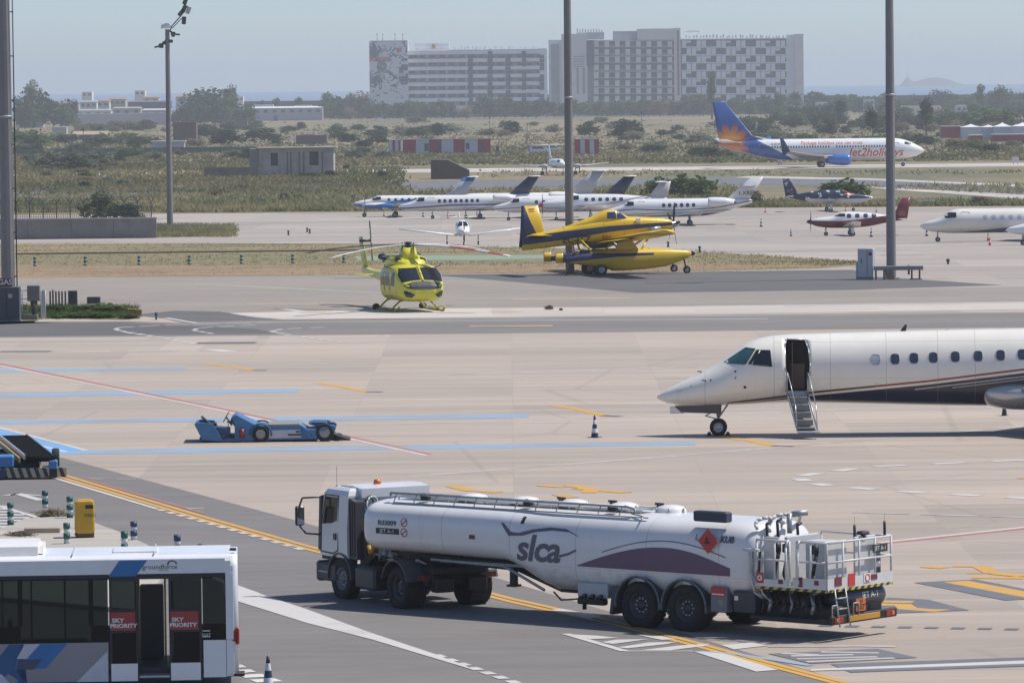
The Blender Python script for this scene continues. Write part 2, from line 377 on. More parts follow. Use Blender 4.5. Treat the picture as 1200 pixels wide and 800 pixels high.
sheet('taxiway', [(-300, 229), (300, 216), (560, 212), (900, 207.5), (1020, 211), (1200, 219), (1700, 240), (1700, 252), (1200, 228.5), (1000, 218), (880, 217), (560, 220), (200, 228), (-300, 238)], .05, ASPH3)
sheet('runway_edge', [(-900, 210), (430, 199), (560, 197.5), (900, 194.5), (1200, 191), (2100, 181), (2100, 185.5), (1200, 195), (900, 198.2), (560, 202), (430, 203), (-900, 215)], .05, CONC3)
sheet('taxiway_shoulder', [(860, 208.3), (1020, 211.2), (1200, 219.2), (1700, 240.2), (1700, 237.5), (1200, 216.8), (1020, 209.2), (880, 206.4)], .056, CONC3)
sheet('taxiway_shoulder', [(1000, 218), (1200, 228.4), (1700, 252), (1700, 258), (1200, 233.5), (1040, 222)], .056, CONC3)
sheet('dirt_track', [(860, 190), (880, 177), (300, 177), (290, 176), (880, 175.5), (1010, 176), (1200, 177), (1200, 179), (900, 179.5)], .05, GR)

# painted markings
def line(name, pts, wd, dz, m): return sheet(name, stripe([G(*p) for p in pts], wd), dz, m, True)
def quad(name, uv, dz, m): return sheet(name, uv, dz, m)
D1 = .052
for nm, uv, m in (
    ('blue_line', [(-300, 497), (0, 493.2), (620, 485.4), (620, 489.6), (0, 497.6), (-300, 501.5)], PBo),
    ('blue_line', [(-300, 466), (0, 461.4), (350, 455.6), (350, 460), (0, 466), (-300, 470)], PBo),
    ('blue_line', [(-300, 437), (0, 433), (218, 431), (218, 434), (0, 436.6), (-300, 440)], PBo),
    ('blue_line', [(78, 528), (500, 522), (815, 517.6), (815, 522), (500, 527), (60, 533.5)], PBo),
    ('blue_zone', [(-150, 464), (0, 503), (97, 528.5), (60, 532.5), (0, 516.3), (-150, 476)], PB)): quad(nm, uv, D1, m)
line('white_edge_line', [(-150, 462.6), (0, 501.6), (100, 528)], .22, .056, PW)
line('white_edge_line', [(44, 522), (78, 530)], .2, .057, PW)
line('red_line', [(-200, 405), (0, 427.2), (250, 478), (500, 532.8)], .42, D1, PR)
line('white_line', [(-200, 406.4), (0, 428.8), (250, 479.4), (500, 534.2)], .22, .056, PW)
line('red_line', [(480, 559), (800, 534), (1200, 500)], .35, D1, PWo); line('red_line', [(470, 497), (760, 489), (1000, 480)], .4, D1, PWo)
line('red_line', [(480, 441), (700, 434), (1000, 425)], .5, D1, PWo)
line('red_line', [(1030, 637.5), (1200, 619.5), (1500, 588)], .4, D1, PR); line('white_line', [(1030, 636.4), (1200, 618.4), (1500, 587)], .25, .056, PW)
line('grey_lane', [(0, 412.5), (60, 412.2)], 1.2, D1, ASPH3); line('grey_lane', [(80, 412.5), (130, 412)], .9, D1, PWo); line('grey_lane', [(150, 411.5), (210, 411)], .9, D1, PWo)
line('grey_lane', [(230, 402.5), (300, 402)], 1.6, D1, ASPH2)
for a, b in (((242, 426.5), (268, 429.8)), ((268, 429.4), (296, 434.2)), ((372, 449.2), (398, 453.4)), ((396, 453), (430, 459.4)), ((648, 475.2), (666, 478)), ((664, 477.4), (708, 487)), ((842, 511.2), (872, 516.4)), ((872, 515), (905, 522.5))):
    line('yellow_guide_line', [a, b], .45, D1, PY)
for a, b in (((296, 434.4), (312, 434.4)), ((430, 459.6), (448, 459.8)), ((706, 487.6), (727, 488.4)), ((905, 523), (930, 523.4))): line('black_line_end', [a, b], .5, D1, PK)
line('white_dash', [(246, 410), (270, 412.3)], .9, D1, PW)
for (a, b) in (((290, 356.5), (430, 356.2)), ((600, 351), (740, 349.5)), ((550, 382.6), (648, 382))): line('yellow_guide_line', [a, b], .9, .058, PYo)
line('yellow_guide_line', [(355, 366.2), (384, 366.3)], 1.2, .06, PYo); line('yellow_guide_line', [(583, 365), (603, 366.4)], 1.2, .06, PYo)
line('white_line', [(228, 333), (500, 346)], .4, .058, PWo); line('white_line', [(330, 362), (360, 366)], .6, .06, PW)
line('white_line', [(195, 373), (230, 379), (420, 377), (900, 374)], .35, .058, PW); line('white_line', [(480, 374.5), (1200, 367)], .35, .058, PWo)
def dashes(pts, n, fill, wd, dz, m, name='white_dash'):
    P = [G(*p) for p in pts]; L = [0]
    for a, b in zip(P, P[1:]): L.append(L[-1]+(b-a).length)
    def at(t):
        for i in range(len(P)-1):
            if t <= L[i+1]: return P[i].lerp(P[i+1], (t-L[i])/(L[i+1]-L[i]))
        return P[-1]
    for i in range(n):
        t0 = L[-1]*i/n; t1 = t0+L[-1]/n*fill
        sheet(name, stripe([at(t0), at(t1)], wd), dz, m, True)
dashes([(330, 378), (200, 381), (140, 384), (135, 386.5), (150, 390)], 9, .8, .26, .06, PW); dashes([(150, 390), (190, 396), (232, 404)], 8, .6, .4, .06, PW)
dashes([(300, 381), (232, 385), (226, 387.5), (252, 392)], 7, .7, .26, .06, PW); dashes([(380, 384), (330, 386), (317, 389), (345, 394), (405, 402)], 13, .6, .35, .06, PW)
# crew-bus bay drawn in white dashes
dashes([(1420, 533), (1200, 539.5), (1020, 547.5), (940, 557.5), (936, 561)], 8, .55, .5, D1, PW); dashes([(936, 561.5), (960, 569), (1050, 576), (1200, 584.5), (1400, 592)], 8, .5, .5, D1, PW)
dashes([(1000, 601), (1200, 607), (1500, 616)], 6, .8, .3, D1, PWo)
# yellow stand numbers and arrows painted on dark fields
quad('dark_field', [(1040, 701), (1088, 703.4), (1136, 716), (1048, 719.5), (1020, 718)], D1, ASPH3)
for pts in ([(1034, 705.6), (1070, 706.2)], [(1030, 709.2), (1058, 709.6), (1064, 714), (1098, 716.6), (1103, 715)], [(1084, 664.6), (1108, 666.4)], [(1118, 664), (1150, 664.8), (1164, 672.4), (1135, 672)], [(1140, 677.5), (1200, 678)], [(1166, 672.5), (1200, 676)], [(530, 570.2), (552, 575.6), (585, 577.6)], [(634, 569.5), (664, 571.5)], [(668, 569), (694, 574), (690, 578)], [(676, 573), (735, 577.8)], [(655, 580), (670, 584)], [(1195, 560.6), (1230, 562)]):
    line('yellow_number', pts, .5, .058, PY)
line('dark_field', [(1107, 681.6), (1215, 702.4)], 1.7, D1, ASPH3); line('yellow_guide_line', [(1120, 682.2), (1215, 700)], .7, .058, PY)
line('yellow_guide_line', [(1000, 700), (1120, 682.4)], .01, .058, PY)
dashes([(960, 734), (1200, 738.4), (1400, 742)], 14, .5, .35, D1, ASPH3, 'dark_dash'); line('white_line', [(900, 758.6), (1010, 757.8), (1050, 758.6)], .28, D1, PWo)
quad('dark_field', [(900, 767), (1028, 761), (1075, 771.5), (950, 778.5)], .047, ASPH3)
for i, (a, b) in enumerate((((917, 766.4), (958, 768.4)), ((927, 769.6), (1000, 768)), ((934, 773), (1028, 770.6)), ((945, 776.4), (1048, 772)), ((962, 764.8), (1030, 766)))): line('white_number', [a, b], .22, .058, PWo)
line('dark_field', [(985, 784), (1250, 774.6)], 1.6, .047, ASPH3); quad('white_bar', [(950, 785), (1060, 780.5), (1200, 775), (1400, 768.5), (1400, 770.5), (1200, 778.8), (1060, 783.5), (950, 787.2)], .058, PW)
# road lines of the foreground
yl = [(-60, 519), (68, 557.2), (240, 608.6), (360, 642.4), (600, 704.4), (720, 731), (820, 757), (905, 780), (1000, 805), (1250, 872)]
for o in (-1.9, 1.9): line('yellow_double_line', [(u, v+o) for u, v in yl], .20, .05, PY)
line('red_line', [(105, 563.4), (130, 570.8), (240, 602.4)], .13, .05, PR)
line('white_edge_line', [(40, 554), (68, 562), (184, 597)], .17, .05, PW); dashes([(186, 597.6), (360, 646.5)], 14, .55, .22, .05, PW)
for a, b in (((103, 561.6), (121, 562)), ((137, 562), (160, 562)), ((219, 596.5), (239, 597))): line('white_dash', [a, b], .22, .05, PWo)
line('pale_arrow', [(6, 581.4), (20, 579), (48, 587)], .30, .05, PW); line('pale_arrow', [(20, 579.6), (48, 581.4)], .22, .05, PW)
quad('white_wedge', [(262, 682), (276, 687), (300, 695), (360, 715), (435, 742.5), (510, 767.5), (548, 782), (550, 784.5), (435, 750), (360, 731), (277, 705), (262, 699)], .05, PW)
line('white_edge_line', [(200, 658), (275, 687.4), (300, 696.4)], .22, .051, PW)
dashes([(510, 768), (596, 798), (640, 815)], 9, .6, .25, .05, PW); dashes([(275, 780), (290, 788), (330, 802)], 4, .6, .3, .05, PW); dashes([(275, 786.4), (300, 797), (330, 808)], 4, .6, .3, .05, PW)
# hatched island in front of the tanker
line('white_edge_line', [(663, 743.6), (732, 763.8)], .2, .05, PW)
line('white_edge_line', [(732, 764), (812, 764)], .12, .05, PW)
for q in ([(667, 744.2), (700, 746), (725, 748.6), (692, 750)], [(705, 753.6), (722, 750.6), (760, 750), (718, 755.8)], [(724, 759.6), (760, 754), (795, 753), (780, 756), (735, 760.8)], [(750, 763.2), (795, 757.6), (832, 755.4), (826, 758), (785, 763.2)]): quad('white_hatch_bar', q, .055, PW)
quad('white_bar', [(813, 764.4), (840, 764.4), (912, 786), (886, 788)], .048, PW)
quad('white_bar', [(645, 715.4), (660, 714.6), (705, 723), (690, 726)], .048, PW); quad('white_bar', [(744, 744.4), (756, 743.6), (792, 749.6), (776, 751)], .048, PW)
quad('white_bar', [(845, 757), (880, 754), (900, 757.5), (860, 762)], .047, PW)
line('white_line', [(820, 764), (860, 767), (950, 781)], .2, .051, PBo)
# kerbed island with its stop bars
isl = [G(*p) for p in ((-60, 700), (-60, 640), (6, 622), (30, 612), (52, 611), (88, 609.6), (112, 618), (140, 628), (172, 643), (205, 664), (160, 720))]
b = MB(); b.prism([(p.x, p.y) for p in isl], -.05, .13, 'z'); struct(b.build('kerb_island', m_concrete('island_concrete', (.36, .33, .29), (.46, .43, .38), 30)))
for i in range(9):
    t = i/9; quad('white_hatch_bar', [(-30+2*i, 592+3.6*i), (8+6.5*i, 593.5+3.3*i), (10+6.5*i, 595+3.3*i), (-30+2*i, 594+3.6*i)], .05, PW)
line('white_edge_line', [(-30, 586), (0, 594), (60, 612)], .2, .052, PW)
# ================================================================== aircraft kit  (+X nose, +Y left, +Z up)
AW = mat('aircraft_white', (.83, .82, .80), .32, 0, .03, .8, coat=.3)
AWc = mat('aircraft_cream', (.82, .78, .70), .32, 0, .03, .8, coat=.3)
AG = mat('aircraft_grey', (.46, .47, .48), .38, 0, .05, .8)
ALU = mat('bare_metal', (.55, .55, .56), .35, .9, .06, 2)
GLASS = mat('dark_glass', (.012, .016, .022), .06, 0, 0, 1, spec=.7)
GLASSb = mat('teal_glass', (.03, .10, .11), .05, 0, .1, 4, spec=.8)
PANE = mat('cabin_pane', (.05, .065, .10), .12, 0, .2, 5, spec=.6)
SHADE = mat('window_shade', (.42, .47, .55), .4)
RUB = mat('tyre_rubber', (.022, .022, .024), .85, 0, .25, 5, bump=.2, bs=60)
HUB = mat('wheel_hub', (.42, .42, .42), .45, .4, .1, 6)
DARK = mat('dark_metal', (.035, .037, .042), .5, .3, .2, 4)
STEEL = mat('strut_steel', (.50, .51, .53), .35, .5, .1, 5)
BLADE = mat('propeller_black', (.02, .02, .022), .4)
NAVY = mat('navy_paint', (.022, .028, .065), .3, 0, .1, 1, coat=.3)
REDP = mat('signal_red', (.50, .045, .03), .4, 0, .1, 3)
REDA = mat('maroon_paint', (.16, .015, .025), .35, 0, .1, 2, coat=.3)
INK = mat('lettering_ink', (.03, .03, .04), .5); INKW = mat('lettering_white', (.75, .75, .74), .5); INKR = mat('lettering_red', (.62, .07, .03), .5)
def cr(p0, p1, p2, p3, t):
    return .5*(2*p1+(p2-p0)*t+(2*p0-5*p1+4*p2-p3)*t*t+(3*p1-p0-3*p2+p3)*t**3)
class Fus:
    """stations (x, ztop, zbottom, halfwidth), nose first"""
    def __init__(s, st, e=2.0): s.st = sorted(st, key=lambda q: -q[0]); s.e = e
    def ev(s, x):
        st = s.st
        if x >= st[0][0]: q = st[0]
        elif x <= st[-1][0]: q = st[-1]
        else:
            for i in range(len(st)-1):
                if st[i][0] >= x >= st[i+1][0]:
                    t = (st[i][0]-x)/(st[i][0]-st[i+1][0]); a = st[max(i-1, 0)]; b = st[i]; c = st[i+1]; d = st[min(i+2, len(st)-1)]
                    q = [0]+[max(.004, cr(a[k], b[k], c[k], d[k], t)) if k == 3 else cr(a[k], b[k], c[k], d[k], t) for k in (1, 2, 3)]; break
        return (q[1]+q[2])/2, q[3], max(.004, (q[1]-q[2])/2)
    def y(s, x, z):
        zc, hw, hh = s.ev(x); t = min(.999, abs((z-zc)/hh)); return hw*(1-t**s.e)**(1/s.e)
    def top(s, x): zc, hw, hh = s.ev(x); return zc+hh
    def ring(s, x, na):
        zc, hw, hh = s.ev(x); o = []
        for i in range(na):
            a = 2*math.pi*i/na; c, d = math.cos(a), math.sin(a); p = 2/s.e
            o.append((x, math.copysign(abs(c)**p, c)*hw, zc+math.copysign(abs(d)**p, d)*hh))
        return o
    def mesh(s, name, m, parent, nx=46, na=28):
        x0, x1 = s.st[0][0], s.st[-1][0]; b = MB()
        xs = sorted(set([x0+(x1-x0)*(i/nx) for i in range(nx+1)]+[x0+(s.st[1][0]-x0)*k for k in (.12, .3, .6)]), reverse=True)
        b.loft([s.ring(x, na) for x in xs]); return b.build(name, m, parent)
    def on(s, side=1, off=.008):
        return lambda x, z: (x, side*(s.y(x, z)+off), z)
    def wrap(s, name, outline, m, parent, side=1, off=.008, nx=0, ny=0): return poly_on(name, outline, s.on(side, off), m, parent, nx, ny)
AF = [(0, 0), (.02, .32), (.1, .62), (.3, .85), (.55, .7), (.8, .35), (1, .04), (1, -.04), (.8, -.18), (.5, -.4), (.25, -.5), (.08, -.42), (.02, -.25)]
def foil(le, ch, th, vert=False):
    return [(le[0]-ch*a, le[1]+(ch*th*t*.6 if vert else 0), le[2]+(0 if vert else ch*th*t*.6)) for a, t in AF]
def wing(name, m, parent, secs, th=.12, vert=False):
    """secs: [(le_xyz, chord), ...]"""
    b = MB(); b.loft([foil(l, c, th, vert) for l, c in secs]); return b.build(name, m, parent)
def wheel(parent, x, y, r, wd, name='tyre', n=18, rim=True, rm=None):
    b = MB(); h = wd/2
    b.lathe([(r*.55, -h*.8), (r*.9, -h), (r, -h*.55), (r, h*.55), (r*.9, h), (r*.55, h*.8)], (x, y, r), (0, 1, 0), n); t = b.build(name, RUB, parent)
    if rim:
        b = MB(); b.lathe([(.01, -h*.5), (r*.22, -h*.62), (r*.25, -h*.5), (r*.5, -h*.55), (r*.56, -h*.85), (r*.56, h*.85), (r*.5, h*.55), (r*.25, h*.5), (r*.22, h*.62), (.01, h*.5)], (x, y, r), (0, 1, 0), n); b.build('rim', rm or HUB, parent)
    return t
def gear(parent, x, y, ztop, r, wd, twin=False, rs=.05, name='landing_gear', door=None, drag=0):
    b = MB(); zt = ztop; b.cyl((x, y, r), (x, y, r+(zt-r)*.5), rs*.75, rs*.75, 8); b.cyl((x, y, r+(zt-r)*.45), (x, y, zt), rs*1.25, rs*1.3, 8)
    b.cyl((x, y-wd*(1.2 if twin else .5), r), (x, y+wd*(1.2 if twin else .5), r), rs*.8, n=8)
    b.cyl((x+.02, y, r+(zt-r)*.35), (x+.12+drag, y, r+(zt-r)*.5), rs*.4, n=6); b.cyl((x+.12+drag, y, r+(zt-r)*.5), (x+.05, y, r+(zt-r)*.75), rs*.4, n=6)
    if drag: b.cyl((x, y, r+(zt-r)*.4), (x-drag, y, zt), rs*.6, n=6)
    g = b.build(name, STEEL, parent)
    for o in ((-wd*.75, wd*.75) if twin else (0,)): wheel(g, x, y+o, r, wd)
    if door:
        b = MB(); b.box((x+door[0], y+door[3], r+door[2]), (door[1], .03, door[4]), bev=.01); b.build('gear_door', AW, g)
    return g
def prop(parent, x, y, z, r, nb=4, m=None, spin=AW, ph=.3, rs=.16, name='propeller'):
    b = MB(); b.lathe([(rs, -.25), (rs, 0), (rs*.8, .2), (rs*.4, .36), (.004, .42)], (x, y, z), (1, 0, 0), 14); g = b.build(name, spin, parent)
    for i in range(nb):
        a = ph+2*math.pi*i/nb; rg = []
        for k, (t, ch, tw) in enumerate(((.08, .05, .9), (.2, .09, .8), (.5, .14, .5), (.8, .13, .3), (1, .06, .2))):
            pts = []
            for (u, v) in ((-.5, 0), (0, .1), (.5, 0), (0, -.1)):
                cx = ch*r*u*1.0; dx = math.sin(tw)*cx+ch*r*v*math.cos(tw); dt = math.cos(tw)*cx
                pts.append((x+dx, y+math.cos(a)*r*t-math.sin(a)*dt, z+math.sin(a)*r*t+math.cos(a)*dt))
            rg.append(pts)
        b = MB(); b.loft(rg); b.build('blade', m or BLADE, g)
    return g
def nacelle(name, m, parent, x, y, z, L, r, n=18, lip=ALU, intake=True):
    b = MB(); b.lathe([(r*.72, .02), (r*.86, .0), (r*.97, -.12*L), (r, -.35*L), (r*.92, -.65*L), (r*.66, -L), (r*.5, -L)], (x, y, z), (1, 0, 0), n); o = b.build(name, m, parent)
    b = MB(); b.lathe([(.01, -.12*L), (r*.7, -.12*L), (r*.72, .02), (r*.80, .035), (r*.865, -.005)], (x, y, z), (1, 0, 0), n); b.build('intake_lip', lip, o)
    b = MB(); b.lathe([(r*.5, -L), (r*.3, -L*.98), (.01, -L*1.12)], (x, y, z), (1, 0, 0), n); b.build('exhaust', DARK, o)
    return o
def place(t, uv, ang):
    """stand a thing on the ground at a photo pixel, nose along compass angle (deg, 0 = +X right)"""
    p = G(*uv); t.location = p; t.rotation_euler = (0, 0, R(ang)); return p
def cone(loc, h, label, group='traffic cones on the apron', cols=('b', 'w', 'b', 'w', 'b')):
    t = thing('traffic_cone', label, 'cone', loc, random.uniform(0, 3), group); s = h/.9
    mb = {'b': mat('cone_navy', (.025, .032, .085), .5), 'w': mat('cone_white', (.7, .69, .68), .5), 'r': mat('cone_red', (.62, .08, .03), .5)}
    b = MB(); b.box((0, 0, .02*s), (.46*s, .46*s, .04*s), bev=.012*s); b.build('base', mb[cols[0]] if cols[0] != 'w' else RUB, t)
    n = len(cols); z0, z1 = .04*s, .9*s; rr = lambda z: (.15-.12*(z-z0)/(z1-z0))*s
    for i, c in enumerate(cols):
        a, e = z0+(z1-z0)*i/n, z0+(z1-z0)*(i+1)/n; b = MB(); b.cyl((0, 0, a), (0, 0, e), rr(a), rr(e), 14, caps=(i == n-1)); b.build('band', mb[c], t)
    return t

# ------------------------------------------------------------------ cream business jet with its airstair down (foreground)
def legacy():
    t = thing('business_jet', 'large cream business jet with navy belly and open airstair door', 'airplane'); place(t, (842, 510.5), 180-3.0)
    st = [(2.16, 1.43, 1.35, .03), (1.95, 1.60, 1.20, .20), (1.26, 1.94, 1.10, .52), (.5, 2.28, 1.07, .80), (-.12, 2.61, 1.08, .97), (-.65, 3.02, 1.10, 1.07), (-1.1, 3.33, 1.12, 1.12), (-1.75, 3.50, 1.15, 1.14), (-2.6, 3.57, 1.17, 1.14), (-5, 3.62, 1.12, 1.14), (-7.2, 3.66, 1.05, 1.14), (-9.2, 3.69, 1.0, 1.14), (-14, 3.74, .98, 1.14), (-17, 3.78, 1.25, 1.1), (-20.5, 3.8, 2.1, .7), (-23.4, 3.75, 3.0, .2)]
    f = Fus(st)
    k = Mt('cream_navy_livery'); o, x, y, z = k.obj()
    zl = x.curve([(-24, 5.5), (-10.75, 2.37), (-7.4, 1.98), (-3.5, 1.62), (-2.5, 1.48), (-.2, 1.2), (1.5, 1.09), (2.3, 1.0)])
    d = zl-z                                   # >0 below the red line
    navy = (d > .16)*(x < -3.05); thin = (d > .10)*(d < .15)*(x < .2)*(x > -3.2)
    red = (d > 0)*(d < .075)*(x < -.3); rdark = (x > -5.5)
    n = k.noise(.9, 4); base = k.mix(n.step(.35, .7), (.82, .78, .685), (.86, .82, .74))
    base = k.mix((k.noise(2.5, 6, .7)*((z < 1.9)*1.0)).step(.52, .75)*.35, base, (.42, .36, .28))
    c = k.mix(red, base, k.mix(rdark, (.30, .05, .03), (.10, .03, .035))); c = k.mix(navy, c, (.022, .024, .05)); c = k.mix(thin, c, (.05, .045, .06))
    z2 = x.curve([(-24, 4.6), (-10.75, 2.10), (-6.9, 1.66)]); d2 = z2-z
    c = k.mix((d2 > 0)*(d2 < .035)*(x < -6.9), c, (.55, .53, .52)); c = k.mix((d2 > .10)*(d2 < .125)*(x < -8.2), c, (.5, .5, .5))
    for xs in (.45, -1.98, -3.95, -5.9, -7.7, -9.0): c = k.mix(((x-xs).abs() < .011)*.45, c, (.25, .23, .21))       # skin joints
    for zs in (3.32, 2.05): c = k.mix(((z-zs).abs() < .009)*(x < -1.98)*.35, c, (.3, .28, .26))
    c = k.mix((k.noise(5, 5, .7, stretch=(1, 1, .12)).step(.62, .8))*.16, c, (.4, .36, .3))
    k.out(c, .30); k.b.inputs['Coat Weight'].default_value = .4
    fo = f.mesh('fuselage', k.m, t, 70, 40)
    # real door opening cut through the skin
    ct = MB(); ct.prism([(-2.40, 1.62), (-3.12, 1.60), (-3.22, 2.2), (-3.24, 2.6), (-3.18, 3.1), (-3.06, 3.40), (-2.42, 3.42), (-2.36, 3.2), (-2.38, 2.4)], .25, 1.6, 'y'); co = ct.build('cut', mat('cabin_dark', (.03, .024, .02), .7)); co.parent = t
    fo.data.materials.append(co.data.materials[0])
    for p in co.data.polygons: p.material_index = 0
    md = fo.modifiers.new('b', 'BOOLEAN'); md.object = co; md.operation = 'DIFFERENCE'; md.solver = 'EXACT'
    try: md.material_mode = 'TRANSFER'
    except Exception: pass
    bpy.context.view_layer.update(); dg = bpy.context.evaluated_depsgraph_get(); me = bpy.data.meshes.new_from_object(fo.evaluated_get(dg)); fo.modifiers.clear(); fo.data = me; bpy.data.objects.remove(co)
    b = MB()                                    # doorway: bulkhead, cockpit partition, seat edge
    b.box((-2.62, .55, 2.55), (.03, .5, 1.5)); b.box((-2.8, .32, 2.1), (.5, .06, .9)); b.build('cabin_partition', mat('cabin_wood', (.16, .09, .05), .4), t)
    fr = [(-2.40, 1.62), (-3.12, 1.60), (-3.22, 2.2), (-3.24, 2.6), (-3.18, 3.1), (-3.06, 3.40), (-2.42, 3.42), (-2.36, 3.2), (-2.38, 2.4)]
    b = MB(); pts = [f.on(1, .004)(*p) for p in fr]; pts.append(pts[0]); b.tube(pts, .022, 6); b.build('door_frame', STEEL, t)
    for nm, ol, m in (('windshield', [(-.22, 2.62), (-.98, 3.13), (-1.32, 3.10), (-.98, 2.58)], GLASSb), ('cockpit_window', [(-1.08, 2.60), (-1.37, 3.06), (-1.84, 3.05), (-1.90, 2.50), (-1.30, 2.56)], GLASS)):
        w_ = f.wrap(nm, ol, m, t, 1, .01, 6, 6); f.wrap(nm, ol, m, t, -1, .01, 6, 6)
        b = MB(); pp = [f.on(1, .006)(*(Vector(ol[i]).lerp(Vector(ol[(i+1) % len(ol)]), q/5))) for i in range(len(ol)) for q in range(5)]; pp.append(pp[0]); b.tube(pp, .018, 5); b.build('window_frame', DARK, w_)
    b = MB(); b.tube([f.on(1, .012)(-1.20, 2.59), f.on(1, .012)(-1.50, 3.05)], .016, 5); b.build('window_post', AWc, t)
    for u, v in ((1026, 420), (1048.5, 419.4), (1070.5, 418.4), (1093, 417.6), (1118.5, 416.6), (1145, 415.8), (1171, 414.8), (1196, 413.8), (1222, 413), (1248, 412), (1274, 411)):
        x = (842-u)/33.3; zz = (510.5-.0109*(u-842)-v)/33.3+.05
        w_ = f.wrap('cabin_window', rrect(x, zz, .29, .35, .10), SHADE if u < 1030 else PANE, t, 1, .012, 3, 4)
        b = MB(); pp = [f.on(1, .008)(*p) for p in rrect(x, zz, .31, .37, .11)]; pp.append(pp[0]); b.tube(pp, .012, 4); b.build('window_frame', mat('grey_trim', (.35, .35, .36), .4), w_)
    for p, r_ in (((-.62, 2.33), .035), ((-.62, 2.10), .025), ((-.95, 1.77), .05), ((.25, 2.02), .03), ((.95, 1.8), .02)):
        b = MB(); q = f.on(1, .0)(*p); b.cyl(q, (q[0], q[1]+.03, q[2]), r_, n=10); b.build('probe_port', DARK, t)
    for p in ((.58, 2.25), (.42, 1.98)):
        b = MB(); q = Vector(f.on(1, .0)(*p)); b.tube([q, q+Vector((.02, .10, .03)), q+Vector((.14, .11, .04))], .022, 6); b.build('pitot_probe', DARK, t)
    for x, h in ((-6.5, .22), (-8.0, .06), (-11, .25)):
        b = MB(); z0 = f.top(x); b.prism([(x+.1, z0-.02), (x-.12, z0-.02), (x-.16, z0+h), (x-.08, z0+h)], -.02, .02); b.build('antenna', DARK if h > .1 else AWc, t)
    # gear bay doors and nose gear
    b = MB(); b.box((1.45, .30, .95), (.5, .05, .26), bev=.015); b.build('gear_door', AWc, t)
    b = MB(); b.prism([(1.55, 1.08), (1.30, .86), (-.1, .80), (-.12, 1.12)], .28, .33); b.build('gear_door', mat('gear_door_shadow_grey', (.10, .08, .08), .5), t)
    b = MB(); b.prism([(1.55, 1.08), (1.30, .86), (-.1, .80), (-.12, 1.12)], -.33, -.28); b.build('gear_door', AWc, t)
    g = gear(t, 0, 0, 1.12, .31, .2, True, .06, 'nose_gear', drag=.35)
    [MB().box((q, 0, .07), (.16, .5, .14), bev=.03, tap=.7).build('wheel_chock', DARK, g) for q in (-.33, .33)]
    for s in (1, -1): gear(t, -12.2, s*2.05, 1.3, .42, .28, True, .09, 'main_gear', drag=.2)
    # wings, fairing, engines, tail
    ff = Fus([(-9.2, 1.75, 1.25, .6), (-9.4, 1.92, 1.02, 1.05), (-10.2, 2.02, .86, 1.36), (-13.5, 2.0, .80, 1.4), (-15.5, 1.8, .9, 1.1), (-16.5, 1.5, 1.2, .5)]); ff.mesh('wing_fairing', mat('fairing_silver', (.55, .54, .53), .25, .5, .04, 1), t, 26, 24)
    for s in (1, -1):
        wg = wing('wing', AG, t, [((-10.3, s*.9, 1.55), 4.6), ((-11.8, s*3.2, 1.70), 2.9), ((-15.0, s*10.2, 2.15), 1.2)], .13); wing('winglet', AWc, wg, [((-15.0, s*10.2, 2.15), 1.2), ((-16.3, s*10.6, 3.3), .45)], .1)
        nacelle('engine', AWc, t, -16.2, s*1.95, 3.35, 3.6, .72)
        b = MB(); b.box((-17.6, s*1.25, 3.3), (2.2, .7, .18), bev=.05); b.build('engine_pylon', AWc, t)
        wing('tailplane', AWc, t, [((-23.4, 0, 6.9), 2.3), ((-24.9, s*3.7, 7.0), 1.1)], .09)
    wing('tail_fin', NAVY, t, [((-19.6, 0, 3.5), 4.6), ((-23.3, 0, 7.0), 2.6)], .10, True)
    # airstair: door shell, treads, rails
    b = MB(); A, Bq = (-2.45, -3.10); top = Vector((0, 1.12, 1.58)); bot = Vector((0, 2.05, .30)); dirv = bot-top
    def sp_(x, tt, off=0): p = top+dirv*tt; return (x-.34*tt, p.y-off*.81, p.z-off*.59)
    rg = []
    for i in range(9):
        tt = i/8; bow = .22*math.sin(math.pi*tt)
        rg.append([sp_(A, tt, bow+.02), sp_(Bq, tt, bow+.02), sp_(Bq, tt, bow+.10), sp_(A, tt, bow+.10)])
    b.loft(rg, smooth=False); sh = b.build('airstair', mat('stair_shell', (.40, .40, .38), .45, .2, .15, 4), t)
    for i in range(5):
        tt = .12+.2*i; b = MB(); p = sp_(0, tt); b.box(((A+Bq)/2-.34*tt, p[1]+.07, p[2]), (.62, .26, .035), bev=.008); b.build('tread', mat('tread_grey', (.25, .26, .25), .6, .1, .2, 12), sh)
        b = MB(); b.box(((A+Bq)/2-.34*tt, p[1]-.05, p[2]-.11), (.60, .015, .19)); b.build('riser', mat('riser_grey', (.33, .34, .33), .5, .2), sh)
    b = MB(); b.box(((A+Bq)/2-.40, 2.2, .27), (.80, .34, .05), bev=.01); b.build('bottom_step', AG, sh)
    for x in (A+.02, Bq-.04):
        b = MB(); b.cyl((x, 1.14, 1.56), (x-.34, 2.07, .30), .035, n=4); b.build('stringer', STEEL, sh)
        b = MB(); b.tube([(x, 1.10, 1.55), (x, 1.06, 2.28), (x-.03, 1.18, 2.25), (x-.28, 1.95, 1.2), (x-.33, 2.05, .40)], .018, 6); b.build('handrail', STEEL, sh)
    return t
legacy()
cone(G(697, 513), .80, 'tall navy and white striped cone standing alone on open apron')
cone(G(1177, 487.5), .62, 'short navy and white cone behind the belly of the cream business jet', cols=('b', 'b', 'w'))
